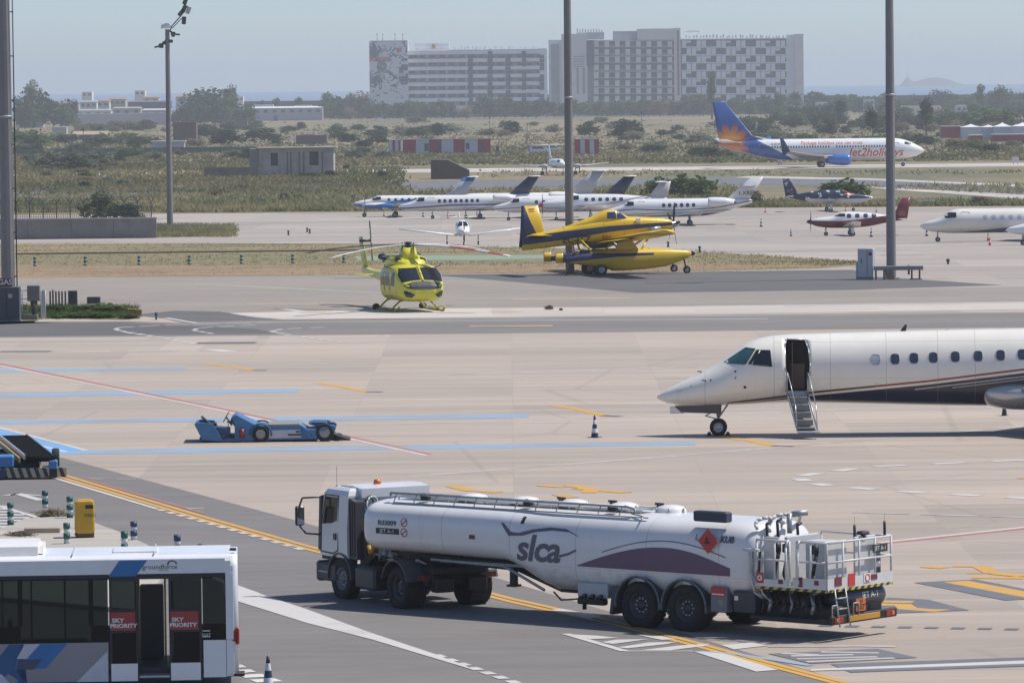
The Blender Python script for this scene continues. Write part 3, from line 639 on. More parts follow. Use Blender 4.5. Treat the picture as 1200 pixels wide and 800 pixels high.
# ------------------------------------------------------------------ airliner taxiing on the far taxiway
def airliner():
    t = thing('airliner', 'white holiday airliner with blue and orange sunburst tail on far taxiway', 'airplane'); place(t, (962, 196), 1.0)
    st = [(19.7, 3.02, 2.86, .05), (19.2, 3.5, 2.45, .45), (18.2, 4.05, 2.0, .95), (16.8, 4.75, 1.62, 1.42), (15, 5.25, 1.38, 1.75), (12.5, 5.40, 1.32, 1.88), (0, 5.40, 1.32, 1.88), (-6, 5.40, 1.36, 1.88), (-10, 5.38, 1.8, 1.7), (-14, 5.2, 2.7, 1.2), (-17.5, 4.95, 3.6, .6), (-19.4, 4.75, 4.15, .22)]
    f = Fus(st); k = Mt('holiday_livery'); o, x, y, z = k.obj()
    c = k.mix(k.noise(.6, 3).step(.3, .7), (.80, .795, .78), (.84, .835, .83))
    e = x.curve([(-14.6, 6.0), (-12.2, 5.3), (-6, 2.0), (-5, 1.2), (-4, -2)]); blue = (z-e) < 0
    c = k.mix(blue, c, (.022, .08, .28))
    og = ((x*-1)+k.noise(.9, 3)*3+(z*-.25)).step(14.2, 16.0); c = k.mix(og*(x < -11.5), c, (.62, .22, .10))
    f.mesh('fuselage', k.out(c, .32), t, 60, 28)
    kf = Mt('sunburst_tail'); o, x, y, z = kf.obj()
    cx, cz = -17.2, 4.4; dx = x-cx; dz = z-cz; an = dz.op('ARCTAN2', dx); rr = (dx*dx+dz*dz).op('SQRT')
    edge = (an*11).sin()*.45+(an*23).sin()*.2+3.6; f1 = (rr-edge).step(-.9, .5)
    cc = kf.mix((rr/4.5).step(.3, .95), (.66, .27, .03), (.50, .09, .04)); cc = kf.mix(f1, cc, (.022, .08, .28))
    wing('tail_fin', kf.out(cc, .32), t, [((-9.5, 0, 4.9), 9.5), ((-13.0, 0, 6.2), 6.5), ((-18.0, 0, 12.5), 2.5)], .08, True)
    wing('fin_fillet', AW, t, [((-8.4, 0, 5.2), 5.0), ((-12.6, 0, 6.05), 1.4)], .05, True)
    for s in (1, -1):
        w_ = wing('wing', mat('wing_grey', (.30, .29, .27), .4, 0, .05, .5), t, [((3.3, s*1.6, 1.9), 7.4), ((-1.0, s*6, 2.3), 4.4), ((-7.0, s*17, 3.3), 1.6)], .11)
        kb = mat('winglet_blue', (.035, .12, .40), .35); wing('winglet', kb, w_, [((-7.0, s*17, 3.3), 1.6), ((-8.4, s*17.6, 5.8), .6)], .08); wing('winglet', kb, w_, [((-7.3, s*17, 3.3), 1.2), ((-8.2, s*17.3, 2.3), .5)], .08)
        wing('tailplane', AW, t, [((-15.0, s*.5, 4.7), 3.6), ((-18.6, s*7.1, 5.6), 1.3)], .08)
        b = MB(); b.box((2.0, s*4.8, 2.05), (3.6, .35, .6), bev=.1); b.build('engine_pylon', AW, t)
        nacelle('engine', mat('engine_blue', (.04, .16, .50), .3, 0, .05, 1, coat=.3), t, 5.2, s*4.85, 1.45, 4.2, 1.08, 22)
        gear(t, 0, s*2.85, 2.1, .56, .4, True, .14, 'main_gear')
    gear(t, 15.6, 0, 1.7, .36, .24, True, .1, 'nose_gear')
    for s in (-1,):
        for i in range(48):
            x = 12.6-i*.51
            if i in (20, 21): continue
            f.wrap('cabin_window', rrect(x, 3.92, .26, .38, .1, 2), PANE, t, s, .012)
        for x in (14.3, -11.3): 
            q = [f.on(s, .02)(*p) for p in rrect(x, 3.55, .85, 1.9, .15)]; b = MB(); b.tube(q+[q[0]], .03, 4); b.build('cabin_door', AG, t)
        f.wrap('windshield', [(17.25, 4.28), (16.2, 4.72), (15.7, 4.62), (15.9, 4.25), (16.8, 4.12)], GLASS, t, s, .02, 5, 4)
        text_on('lettering', 'Jet2holidays', 2.15, lambda a, c: f.on(s, .02)(10.3+a, 2.72+c), INKR, t, 6, shear=.25, bold=.03)
        text_on('lettering', 'Package holidays you can trust', .95, lambda a, c: f.on(s, .02)(1.9+a, 4.62+c), INKR, t, 4, shear=.2)
        text_on('lettering', 'G-JZHK', .55, lambda a, c: f.on(s, .02)(-8.6+a, 4.5+c), INK, t, 3)
    return t
airliner()

# ------------------------------------------------------------------ yellow fire-fighting float plane
def fire_boss():
    t = thing('float_plane', 'yellow and navy firefighting seaplane on wheeled floats with a bent tail strut', 'airplane'); place(t, (712, 321.5), 16)
    s_ = 1.0
    st = [(4.3, 3.48, 2.82, .34), (4.0, 3.56, 2.64, .44), (3, 3.64, 2.42, .54), (1.8, 3.70, 2.26, .58), (.6, 3.68, 2.15, .58), (-1, 3.5, 2.05, .54), (-3, 3.08, 1.9, .42), (-5, 2.72, 1.72, .28), (-5.75, 2.5, 1.66, .12)]
    f = Fus(st, 2.6); k = Mt('yellow_navy_livery'); o, x, y, z = k.obj()
    yl = k.mix(k.noise(1.2, 4).step(.3, .7), (.68, .44, .012), (.74, .49, .02))
    zc = x.curve([(-6.3, 2.20), (-3, 2.58), (0, 2.95), (2.5, 3.12), (4.3, 3.20)]); hw = x.curve([(-6.3, .26), (-3, .27), (0, .19), (2.5, .13), (4.3, .10)])
    yl = k.mix((k.noise(3, 5, .7).step(.58, .8))*.30, yl, (.34, .24, .06)); c = k.mix(((z-zc).abs()-hw) < 0, yl, (.022, .028, .085))
    for xs in (3.2, 2.1, 1.0, -.4, -1.7, -3.0, -4.2): c = k.mix(((x-xs).abs() < .016)*.5, c, (.16, .11, .03))
    f.mesh('fuselage', k.out(c, .35), t, 50, 28)
    YEL = mat('fire_yellow', (.71, .465, .015), .35, 0, .08, 1.5, coat=.2)
    # cockpit hump
    h = Fus([(1.5, 3.68, 3.3, .2), (1.2, 3.82, 3.2, .38), (.7, 4.1, 3.1, .44), (.3, 4.2, 3.1, .46), (-.2, 4.14, 3.1, .45), (-1.0, 3.78, 3.0, .40), (-1.9, 3.45, 2.9, .34), (-3.0, 3.12, 2.7, .2)], 2.3); h.mesh('cockpit', YEL, t, 30, 22)
    gb = mat('canopy_blue_glass', (.02, .05, .16), .06, 0, .1, 3, spec=.8)
    for sd in (1, -1):
        h.wrap('cockpit_window', [(1.22, 3.62), (.85, 3.98), (.56, 4.08), (.54, 3.58)], gb, t, sd, .012, 4, 4); h.wrap('cockpit_window', [(.46, 3.58), (.48, 4.08), (-.1, 4.02), (-.13, 3.6)], gb, t, sd, .012, 4, 4)
        wg = wing('wing', YEL, t, [((2.1, sd*.5, 2.28), 2.4), ((2.05, sd*5.2, 2.62), 2.3), ((1.9, sd*8.5, 2.88), 2.05), ((1.5, sd*8.85, 2.92), 1.3)], .22); wing('flap', YEL, wg, [((-.1, sd*.9, 2.16), .75), ((-.1, sd*6.0, 2.5), .65)], .14).rotation_euler.y = R(-6)
        b = MB(); b.cyl((.3, sd*1.0, 2.1), (.3, sd*4.6, 2.5), .05, n=6); b.build('spray_boom', DARK, wg)
        wing('tailplane', YEL, t, [((-4.1, sd*.15, 2.62), 1.3), ((-4.45, sd*2.6, 2.66), .9)], .1)
        # float
        y0 = sd*1.35; fl = Fus([(5.35, 1.36, 1.22, .05), (5.0, 1.50, .98, .25), (3.6, 1.62, .52, .42), (1.6, 1.64, .32, .46), (-.2, 1.62, .28, .46), (-.35, 1.62, .42, .46), (-2.2, 1.40, .72, .34), (-3.4, 1.2, .90, .16)], 2.4)
        kk = Mt('float_livery'); o, x, y, z = kk.obj(); q = x.curve([(-3.5, .34), (0, .12), (4, .05), (5.3, .03)]); zz = x.curve([(-3.5, 1.20), (0, 1.30), (5.3, 1.36)])
        base = kk.mix(kk.noise(2, 5, .65).step(.55, .8)*.5, (.68, .45, .02), (.36, .25, .05)); cc = kk.mix(((z-zz).abs()-q < 0)*(x < 2.6), base, (.022, .028, .085))
        fo = fl.mesh('float', kk.out(cc, .38), t, 40, 22); fo.location.y = y0
        b = MB(); b.sph((5.36, 0, 1.3), .16, 10, 6); b.build('bow_bumper', DARK, fo)
        wing('water_rudder', YEL, fo, [((-3.35, 0, .85), .55), ((-3.4, 0, 1.45), .5)], .08, True)
        for x in (-.9,): 
            g = MB(); g.cyl((x, 0, .38), (x, 0, .7), .07); g.box((x, 0, .55), (.5, .5, .2), bev=.05); go = g.build('main_gear', DARK, fo)
            for dy in (-.26, .26): wheel(go, x, dy, .38, .22)
        g = MB(); g.cyl((4.9, 0, .25), (4.75, 0, 1.0), .05); gg = g.build('nose_gear', DARK, fo); wheel(gg, 4.95, 0, .25, .14)
        for (x0, x1) in ((1.9, 2.6), (1.2, .2), (-1.5, -1.9), (-.6, .4)):
            b = MB(); b.cyl((x0, sd*1.30, 1.6), (x1, sd*.45, 2.25), .07, n=8); b.build('float_strut', YEL, t)
    b = MB(); b.prism([(1.7, 1.6), (.1, 1.6), (.4, 2.3), (1.2, 2.3)], -1.40, -1.28); b.build('strut_fairing', YEL, t)
    for x in (1.6, -1.4): b = MB(); b.cyl((x, -1.3, 1.55), (x, 1.3, 1.55), .06, n=8); b.build('spreader_bar', DARK, t)
    b = MB(); b.tube([(-2.4, -.35, 2.05), (-2.45, -.9, 1.3), (-3.1, -1.0, .02)], .045, 6); b.build('tail_strut', mat('strut_rust', (.12, .05, .03), .6), t)
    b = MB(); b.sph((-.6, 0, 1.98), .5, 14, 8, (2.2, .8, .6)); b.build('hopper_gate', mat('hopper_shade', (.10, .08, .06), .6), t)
    b = MB(); b.cyl((.3, -.3, 2.4), (2.5, -.6, 2.3), .05); b.build('cargo_brace', DARK, t)
    kf = Mt('fin_livery'); o, x, y, z = kf.obj(); e = z.curve([(1.6, -4.75), (2.7, -4.75), (3.6, -5.2), (4.6, -5.6)]); cc = kf.mix(x < e, (.71, .465, .015), (.022, .026, .075))
    wing('tail_fin', kf.out(cc, .35), t, [((-4.0, 0, 1.85), 1.95), ((-4.2, 0, 2.8), 1.65), ((-4.65, 0, 4.52), 1.1)], .09, True)
    for q in (4.15, 4.3): b = MB(); b.box((-5.1, -.07, q), (.38, .02, .06)); b.build('fin_bar', REDP, t)
    text_on('lettering', 'EC-JTZ', .62, lambda a, c: f.on(-1, .02)(-2.2+a, 2.28+c), INK, t, 4, bold=.01)
    text_on('lettering', 'FIRE', .34, lambda a, c: f.on(-1, .02)(-.2+a, 2.4+c), REDP, t, 3)
    p = prop(t, 4.5, 0, 3.15, 1.45, 5, BLADE, STEEL, R(100), .22); 
    for i, yy in enumerate((-.5, .5)):
        b = MB(); b.cyl((3.4, yy*1.1, 2.95), (2.7, yy*1.4, 2.85), .13, .15, 10); b.build('exhaust_pipe', STEEL, t)
    b = MB(); b.box((1.95, -.55, 3.5), (.35, .1, .3), bev=.05); b.build('side_mirror', AW, t)
    return t
fire_boss()

# ------------------------------------------------------------------ yellow-green rescue helicopter, nose towards us
def lime():
    k = Mt('lime_paint'); o, x, y, z = k.obj(); c = k.mix(k.noise(1.2, 4).step(.3, .7), (.60, .56, .04), (.66, .62, .05)); c = k.mix(k.noise(3.2, 5, .7).step(.60, .8)*.3, c, (.30, .27, .05))
    for xs in (2.05, 1.02, -.02, -.95, -2.2, -4.6, -6.2): c = k.mix(((x-xs).abs() < .016)*.55, c, (.14, .12, .03))
    for zs in (1.22, 2.62): c = k.mix(((z-zs).abs() < .014)*.4, c, (.16, .14, .03))
    c = k.mix((x < -1.3)*(z > 2.5)*k.noise(1.5, 4).step(.4, .7)*.5, c, (.06, .055, .04)); k.out(c, .32); k.b.inputs['Coat Weight'].default_value = .25; return k.m
def rrp_(hx, hy, z): return [(a, c, z) for a, c in rrect(0, 0, hx*2, hy*2, min(hx, hy)*.6)]
def helicopter():
    t = thing('helicopter', 'lime yellow rescue helicopter with four long rotor blades parked on skids', 'helicopter'); place(t, (479, 363.8), -72); t.scale = (1.0, 1.02, .88)
    LIM = lime(); LIM2 = mat('lime_dark_trim', (.40, .36, .03), .4)  # LIM2: darker lime trim for skids, step boards and door seams
    f = Fus([(3.15, 1.42, 1.02, .55), (3.05, 1.68, .84, .86), (2.7, 1.98, .72, 1.14), (2.3, 2.32, .67, 1.26), (1.85, 2.74, .66, 1.31), (1.3, 2.92, .66, 1.33), (-.8, 2.92, .66, 1.33), (-1.6, 2.75, .85, 1.1), (-2.5, 2.5, 1.2, .6), (-3.4, 2.35, 1.5, .38)], 4.0); f.mesh('cabin', LIM, t, 44, 32)
    tb = Fus([(-2.0, 2.45, 1.3, .55), (-4, 2.35, 1.55, .36), (-7, 2.35, 1.85, .24), (-8.6, 2.5, 2.0, .16)], 2.2); tb.mesh('tail_boom', LIM, t, 16, 16)
    # windscreens lie on the raked nose: computed on the cabin shell, split by the centre post
    def nose(yv, zv, off=.012):              # shell point at lateral y, height z on the front
        lo, hi = .5, 3.15
        for _ in range(40):
            m = (lo+hi)/2; zc, hw, hh = f.ev(m)
            if (abs(yv)/hw)**f.e+(abs(zv-zc)/hh)**f.e < 1: lo = m
            else: hi = m
        return (lo+off, yv*(1+off*.5), zv+off*.6)
    for s in (1, -1):
        poly_on('windscreen', [(s*.10, 2.02), (s*.10, 2.76), (s*1.05, 2.72), (s*1.20, 2.30), (s*1.14, 1.88), (s*.6, 1.98)], nose, GLASS, t, 6, 6)
    poly_on('chin_panel', [(-1.1, 1.70), (-.6, 1.92), (0, 1.97), (.6, 1.92), (1.1, 1.70), (.95, 1.52), (.5, 1.44), (0, 1.42), (-.5, 1.44), (-.95, 1.52)], nose, mat('black_antiglare', (.03, .03, .034), .5), t, 6, 6)
    for s in (1, -1): poly_on('chin_window', [(s*.55, 1.10), (s*1.02, 1.38), (s*1.10, 1.32), (s*1.02, 1.0), (s*.75, .92)], nose, GLASS, t, 4, 4)
    b = MB(); b.tube([nose(0, 1.96, .03), nose(0, 2.3, .03), nose(0, 2.72, .03), (1.3, 0, 2.95)], .05, 6); b.build('windscreen_post', LIM, t)
    for s in (1, -1):
        for q in ([(1.75, 1.62), (1.75, 2.42), (1.25, 2.5), (1.1, 1.62)], [(.75, 1.62), (.75, 2.45), (.1, 2.45), (.1, 1.62)], [(-.2, 1.62), (-.2, 2.45), (-.85, 2.45), (-.85, 1.62)]):
            f.wrap('side_window', q, PANE, t, s, .012, 2, 3)
        for x in (.92, -.05):
            b = MB(); b.tube([f.on(s, .01)(x, z) for z in (.95, 1.4, 1.9, 2.5)], .015, 4); b.build('door_seam', LIM2, t)
    # engine cowling, mast
    cw = Fus([(1.0, 2.95, 2.7, .35), (.6, 3.25, 2.7, .75), (.1, 3.48, 2.7, 1.0), (-1.2, 3.5, 2.6, .95), (-2.2, 3.1, 2.4, .6), (-2.9, 2.7, 2.3, .3)], 2.5); cw.mesh('engine_cowling', LIM, t, 24, 22)
    for s in (1, -1):
        b = MB(); b.cyl((.30, s*.62, 3.12), (.52, s*.66, 3.12), .24, .20, 14); b.build('engine_intake', BLADE, t)
        b = MB(); b.cyl((-1.2, s*.8, 3.25), (-1.7, s*1.05, 3.35), .18, .2, 12); b.build('exhaust_pipe', DARK, t)
    b = MB(); b.loft([rrp_(.62, .5, 3.25), rrp_(.5, .42, 3.6), rrp_(.36, .36, 3.95)]); b.build('mast_fairing', LIM, t)
    b = MB(); b.cyl((0, 0, 3.9), (0, 0, 4.22), .10); b.cyl((0, 0, 4.05), (0, 0, 4.14), .34, n=14); b.cyl((0, 0, 4.22), (0, 0, 4.30), .2, n=12)
    for i in range(8): a = i*math.pi/4; b.cyl((math.cos(a)*.3, math.sin(a)*.3, 3.9), (math.cos(a)*.34, math.sin(a)*.34, 4.26), .03, n=5)
    hub = b.build('rotor_hub', DARK, t)
    kb = Mt('rotor_blade_bands'); o, x, y, z = kb.obj(); rr = (x*x+y*y).op('SQRT')
    red = (rr > 2.9)*(rr < 4.7)+(rr > 5.6)*(rr < 6.6); kb.out(kb.mix(red, (.66, .65, .63), (.55, .10, .07)), .45)
    wht = mat('blade_white', (.62, .62, .61), .45); blk = mat('blade_grey', (.10, .10, .10), .5)
    h0 = R(74)
    for az, m in ((-40, kb.m), (-128, wht), (142, blk), (52, wht)):
        a = R(az)+h0; d = Vector((math.cos(a), math.sin(a), 0)); n_ = Vector((-d.y, d.x, 0)); rg = []
        for tt in range(9):
            r_ = .35+6.65*tt/8; zz = 4.12-.62*(r_/7)**2; ch = .10 if tt == 0 else .19; p = d*r_+Vector((0, 0, zz)); rg.append([p+n_*ch+Vector((0, 0, .03)), p+Vector((0, 0, .045)), p-n_*ch-Vector((0, 0, .02)), p-Vector((0, 0, .02))])
        b = MB(); b.loft(rg); b.build('rotor_blade', m, hub)
    # tail
    wing('tail_fin', LIM, t, [((-7.6, 0, 2.1), 1.3), ((-8.9, 0, 4.35), .75)], .12, True)
    for s in (1, -1): wing('stabiliser', LIM, t, [((-5.6, s*.2, 2.05), .85), ((-5.7, s*1.6, 2.05), .7)], .1)
    b = MB(); b.cyl((-8.75, -.2, 4.1), (-8.75, .45, 4.1), .09); th = b.build('tail_rotor_hub', DARK, t)
    kt = Mt('tail_rotor_bands'); o, x, y, z = kt.obj(); q = ((z*9).sin() > .1)*((z-4.1).abs() > .75); kt.out(kt.mix(q, (.22, .22, .22), (.035, .035, .035)), .5)
    for a in (100, 280): 
        b = MB(); dx, dz = math.cos(R(a)), math.sin(R(a)); b.loft([[(-8.75+dx*r_-dz*c, .45+e, 4.1+dz*r_+dx*c) for c, e in ((-.13, 0), (0, .025), (.13, 0), (0, -.025))] for r_ in (.1, .6, 1.3)]); b.build('tail_rotor_blade', kt.m, th)
    # skids
    for s in (1, -1):
        b = MB(); pts = [(2.5, s*1.28, .34), (2.25, s*1.3, .12), (1.8, s*1.32, .07), (-1.6, s*1.32, .07), (-1.8, s*1.32, .07)]; b.tube(pts, .065, 8); sk_ = b.build('skid', LIM2, t)
        for x in (1.2, -1.2):
            b = MB(); b.tube([(x, s*1.32, .08), (x, s*1.15, .35), (x, s*.85, .66), (x, s*.4, .76)], .055, 8); b.build('cross_tube', LIM2, sk_)
        b = MB(); b.sph((-1.75, s*1.32, .2), .22, 10, 7); b.build('ground_wheel', RUB, sk_)
        b = MB(); b.box((.5, s*1.36, .22), (2.2, .2, .05), bev=.015); b.build('step_board', LIM2, sk_)
        b = MB(); b.tube([f.on(s, 0)(.8, 2.7), (.8, s*1.55, 2.8), (.8, s*1.55, 2.95)], .03, 5); b.build('grab_rail', DARK, t)
    b = MB(); b.tube([(.2, -.4, 3.4), (.25, -1.5, 3.45)], .035, 6); b.box((.25, -1.45, 3.36), (.25, .35, .2), bev=.05); b.build('rescue_hoist', DARK, t)
    return t
helicopter()
# ------------------------------------------------------------------ parked business aircraft
ROW = 'business aircraft parked in the far row'
def stripe_livery(name, base, bands):
    """bands: (curve points of the centre line z(x), half width, colour)"""
    if name in _mc: return _mc[name]
    k = Mt(name); o, x, y, z = k.obj(); c = k.mix(k.noise(.7, 3).step(.3, .7), tuple(v*.95 for v in base), base)
    for pts, hw, col in bands: c = k.mix(((z-x.curve(pts)).abs()-hw) < 0, c, col)
    k.out(c, .32); k.b.inputs['Coat Weight'].default_value = .3; _mc[name] = k.m; return k.m
def small_jet(label, uv, ang, L, r, no, body, fin, nwin=6, w0=-3.4, wp=.85, tail='T', reg=None, h0=.85, group=ROW, shade=PANE, cover=False, door=True, name='business_jet'):
    t = thing(name, label, 'airplane', group=group); place(t, uv, ang); zc = h0+r; T = -(L-no)
    f = Fus([(no, zc-r*.35, zc-r*.45, .03), (no-.25, zc-r*.12, zc-r*.66, r*.22), (no-1.0, zc+r*.10, zc-r*.85, r*.5), (no-1.8, zc+r*.36, zc-r*.95, r*.75), (no-2.5, zc+r*.82, zc-r, r*.92), (no-3.1, zc+r, zc-r, r), (T*.30, zc+r, zc-r, r), (T*.62, zc+r, zc-r*.9, r), (T*.80, zc+r*.95, zc-r*.35, r*.7), (T*.95, zc+r*.85, zc+r*.3, r*.25), (T*.98, zc+r*.8, zc+r*.45, r*.1)])
    f.mesh('fuselage', body, t, 40, 22); s = 1
    sd = (1, -1)
    for s in sd:
        f.wrap('windshield', [(no-1.75, zc+r*.34), (no-2.45, zc+r*.74), (no-3.0, zc+r*.72), (no-3.0, zc+r*.32), (no-2.3, zc+r*.26)], GLASS, t, s, .012, 4, 4)
        for i in range(nwin): f.wrap('cabin_window', rrect(no-3.0+w0+3.4-1.9-i*wp, zc+r*.30, .38, .42, .17, 2), shade, t, s, .012, 0, 3)
    if door:
        q = [f.on(1, .012)(*p) for p in rrect(no-3.75, zc+.0, .75, r*1.5, .12)]; b = MB(); b.tube(q+[q[0]], .02, 4); b.build('cabin_door', AG, t)
    for s in sd:
        wing('wing', AG, t, [((T*.36, s*r*.6, h0+.12), L*.19), ((T*.36-L*.13, s*L*.47, h0+.12+L*.03), L*.065)], .11)
        xe = T*.64; nacelle('engine', body if tail == 'cross' else AW, t, xe, s*(r+.52), zc+r*.55, L*.17, r*.52, 16)
        b = MB(); b.box((xe-L*.085, s*(r+.1), zc+r*.5), (L*.10, .5, .12), bev=.04); b.build('engine_pylon', AW, t)
    fx, fz = T*.76, zc+r*.8; hgt = L*.15
    wing('tail_fin', fin, t, [((fx, 0, fz-.2), L*.165), ((fx-L*.185, 0, fz+hgt), L*.085)], .09, True)
    tz = fz+hgt if tail == 'T' else fz+hgt*.62; tx = fx-L*.18 if tail == 'T' else fx-L*.13
    for s in sd: wing('tailplane', AW, t, [((tx, s*.03, tz), L*.095), ((tx-L*.055, s*L*.16, tz+.03), L*.05)], .09)
    gear(t, 0, 0, h0+.1, .21, .12, True, .045, 'nose_gear')
    for s in sd: gear(t, T*.50, s*1.4, h0+.2, .27, .2, False, .06, 'main_gear')
    if reg: text_on('registration', reg, .62, lambda a, c: (fx-L*.165-a, .10, fz+hgt*.28+c), INK, t, 0, sx=1)
    return t
def twin_prop(label, uv, ang, body, fin, spin, name='turboprop_airplane'):
    t = thing(name, label, 'airplane', group=ROW); place(t, uv, ang); zc, r = 1.75, .72
    f = Fus([(1.3, 1.62, 1.50, .03), (1.0, 1.78, 1.3, .22), (.2, 1.98, 1.12, .45), (-.7, 2.10, 1.05, .62), (-1.5, 2.45, 1.03, .70), (-2.1, 2.5, 1.02, .72), (-6.5, 2.5, 1.02, .72), (-9, 2.42, 1.4, .5), (-11.5, 2.3, 1.85, .18), (-12, 2.25, 1.95, .08)])
    f.mesh('fuselage', body, t, 40, 22)
    for s in (1, -1):
        f.wrap('windshield', [(-.75, 2.05), (-1.35, 2.38), (-1.95, 2.38), (-2.0, 2.05), (-1.2, 1.98)], GLASS, t, s, .012, 4, 3)
        for i in range(6): f.wrap('cabin_window', rrect(-2.9-i*.78, 2.02, .36, .36, .17, 2), PANE, t, s, .012, 0, 3)
        wing('wing', AG, t, [((-2.9, s*.5, 1.15), 2.4), ((-3.3, s*2.6, 1.28), 2.0), ((-3.9, s*8, 1.8), .95)], .13)
        n = Fus([(-.2, 1.62, 1.18, .24), (-.9, 1.74, 1.02, .38), (-2.5, 1.72, .98, .38), (-4.2, 1.5, 1.2, .2)]); no_ = n.mesh('engine', body, t, 14, 14); no_.location.y = s*2.6
        p = prop(no_, -.15, 0, 1.42, 1.2, 4, BLADE, spin, R(90), .18)
        gear(t, -3.6, s*2.6, 1.2, .3, .2, True, .06, 'main_gear')
        wing('tailplane', AW, t, [((-12.0, s*.03, 4.55), 1.3), ((-12.6, s*2.8, 4.58), .8)], .1)
    gear(t, 0, 0, 1.2, .26, .16, False, .05, 'nose_gear')
    wing('tail_fin', fin, t, [((-8.6, 0, 2.3), 3.0), ((-10.3, 0, 2.9), 1.9), ((-11.6, 0, 4.55), 1.45)], .09, True)
    return t
def single_prop(label, uv, ang, st, body, fin, spin, nw, wx, wz, span, prop_r=1.15, wingm=AW, low=True, tailT=False, gl=None, wl=.45, fz=None, name='propeller_airplane', group=None, blades=4, ph=.4, gx=(-.3, -3.0), gy=1.6):
    t = thing(name, label, 'airplane', group=group); place(t, uv, ang); f = Fus(st); f.mesh('fuselage', body, t, 36, 22); x0 = st[0][0]; xt = st[-1][0]; L = x0-xt
    zt = st[-1][1]; fz = fz or zt+1.5
    for s in (1, -1):
        if gl: f.wrap('windshield', gl, GLASS, t, s, .012, 4, 4)
        for i in range(nw): f.wrap('cabin_window', rrect(wx-i*(wl+.35), wz, wl, .40, .13, 2), PANE, t, s, .012, 2, 3)
        wing('wing', wingm, t, [((x0-L*.32, s*.45, st[4][2]+.15), L*.19), ((x0-L*.37, s*span/2, st[4][2]+.15+span*.045), L*.10)], .13)
        tz = fz-.05 if tailT else zt-.15
        wing('tailplane', wingm, t, [((xt+L*.10, s*.05, tz), L*.10), ((xt+L*.06, s*span*.19, tz), L*.06)], .1)
        gear(t, gx[1], s*gy, st[4][2]+.25, .24, .16, False, .05, 'main_gear', door=(0, .3, .3, s*.1, .5))
    gear(t, gx[0], 0, st[3][2]+.2, .2, .13, False, .045, 'nose_gear')
    wing('tail_fin', fin, t, [((xt+L*.17, 0, zt-.25), L*.17), ((xt+L*.05, 0, fz), L*.085)], .09, True)
    prop(t, x0+.05, 0, (st[0][1]+st[0][2])/2, prop_r, blades, BLADE, spin, ph, (st[0][1]-st[0][2])/2*.95)
    return t
BLU = (.05, .17, .42)
kb = Mt('blue_splash_livery'); o, x, y, z = kb.obj(); e = kb.noise(.8, 4, .6)
cc = kb.mix(((z-x.curve([(-12, 3.2), (-7, 2.2), (-4, 1.95), (-1, 1.4), (1.4, 1.6)])) < 0)*((z+e*.5-x.curve([(-12, 2.2), (-6, 1.6), (-3, 1.35), (1.4, 1.3)])) > 0), (.82, .81, .79), (.05, .20, .50)); cc = kb.mix((x > -2.2)*(z < 1.45), cc, (.04, .13, .36)); kb.out(cc, .32)
kf = Mt('blue_top_fin'); o, x, y, z = kf.obj(); kf.out(kf.mix(z > 4.05, (.45, .48, .52), (.05, .17, .40)), .35)
twin_prop('white turboprop with blue splashed side and blue topped tail', (427, 254.5), 180, kb.m, kf.m, AG)
lv = lambda n, zc, col, hw=.05: stripe_livery(n, (.82, .81, .79), [([(-16, zc+.6), (-8, zc+.05), (-2, zc), (3, zc-.3)], hw, col)])
small_jet('white jet with blue cheat line and navy tail next to the blue turboprop', (507, 256.5), 180, 14.7, .92, 3.9, lv('jet_stripe_blue', 1.55, (.06, .10, .24), .09), NAVY, 8, -3.2, .62, reg=None)
small_jet('white jet with pale grey tail between two navy tailed jets', (546, 256), 180, 17.4, 1.0, 2.6, lv('jet_stripe_grey', 1.45, (.30, .32, .36), .06), AG, 7, -3.4, .9)
small_jet('white jet with navy tail standing beside a red spinnered turboprop', (596, 258.5), 180, 15.0, .92, 1.8, lv('jet_stripe_thin', 1.5, (.12, .13, .18), .05), NAVY, 7, -3.4, .8)
kp = stripe_livery('pilatus_livery', (.80, .80, .79), [([(-12, 3.0), (-6, 1.9), (-1, 1.5), (1, 1.45)], .06, (.25, .27, .3)), ([(-12, 2.8), (-6, 1.75), (-1, 1.35), (1, 1.3)], .03, (.3, .05, .05))])
single_prop('white single propeller turboprop with red spinner behind the light mast', (652, 258.5), 180, [(1.45, 2.02, 1.42, .28), (1.0, 2.2, 1.15, .45), (.2, 2.32, 1.0, .58), (-1.0, 2.48, .95, .72), (-2.0, 2.82, .95, .78), (-2.6, 2.88, .95, .78), (-6.5, 2.85, 1.0, .78), (-9, 2.65, 1.5, .5), (-12.2, 2.4, 2.0, .14)], kp, AG, REDP, 6, -3.3, 2.3, 16, 1.3, AW, True, True, [(-1.1, 2.38), (-1.9, 2.72), (-2.5, 2.74), (-2.5, 2.3), (-1.6, 2.25)], .42, 4.2, 'turboprop_airplane', ROW, 4, R(90), (0, -3.8), 2.1)
hk = stripe_livery('hawker_livery', (.80, .80, .80), [([(-14, 2.6), (-9, 1.75), (-5, 1.55), (-1, 1.72), (2, 1.45)], .055, (.05, .06, .09)), ([(-14, 1.6), (-9, 1.5), (-5, 1.35), (-1, 1.2), (2, 1.0)], .03, (.14, .08, .09)), ([(-14, 1.2), (-8, .95), (2, .6)], .25, (.28, .29, .31))])
small_jet('white jet with oval windows and registration on its pale grey fin', (732, 264.5), 180, 15.6, .96, 2.05, hk, mat('fin_pale', (.62, .62, .63), .35), 6, -4.6, .62, 'cross', 'I-XREM', group=ROW)
tb = Mt('dark_turboprop_livery'); o, x, y, z = tb.obj(); zc = x.curve([(-8.5, 1.75), (-5, 1.55), (-2, 1.45), (1.6, 1.52)])
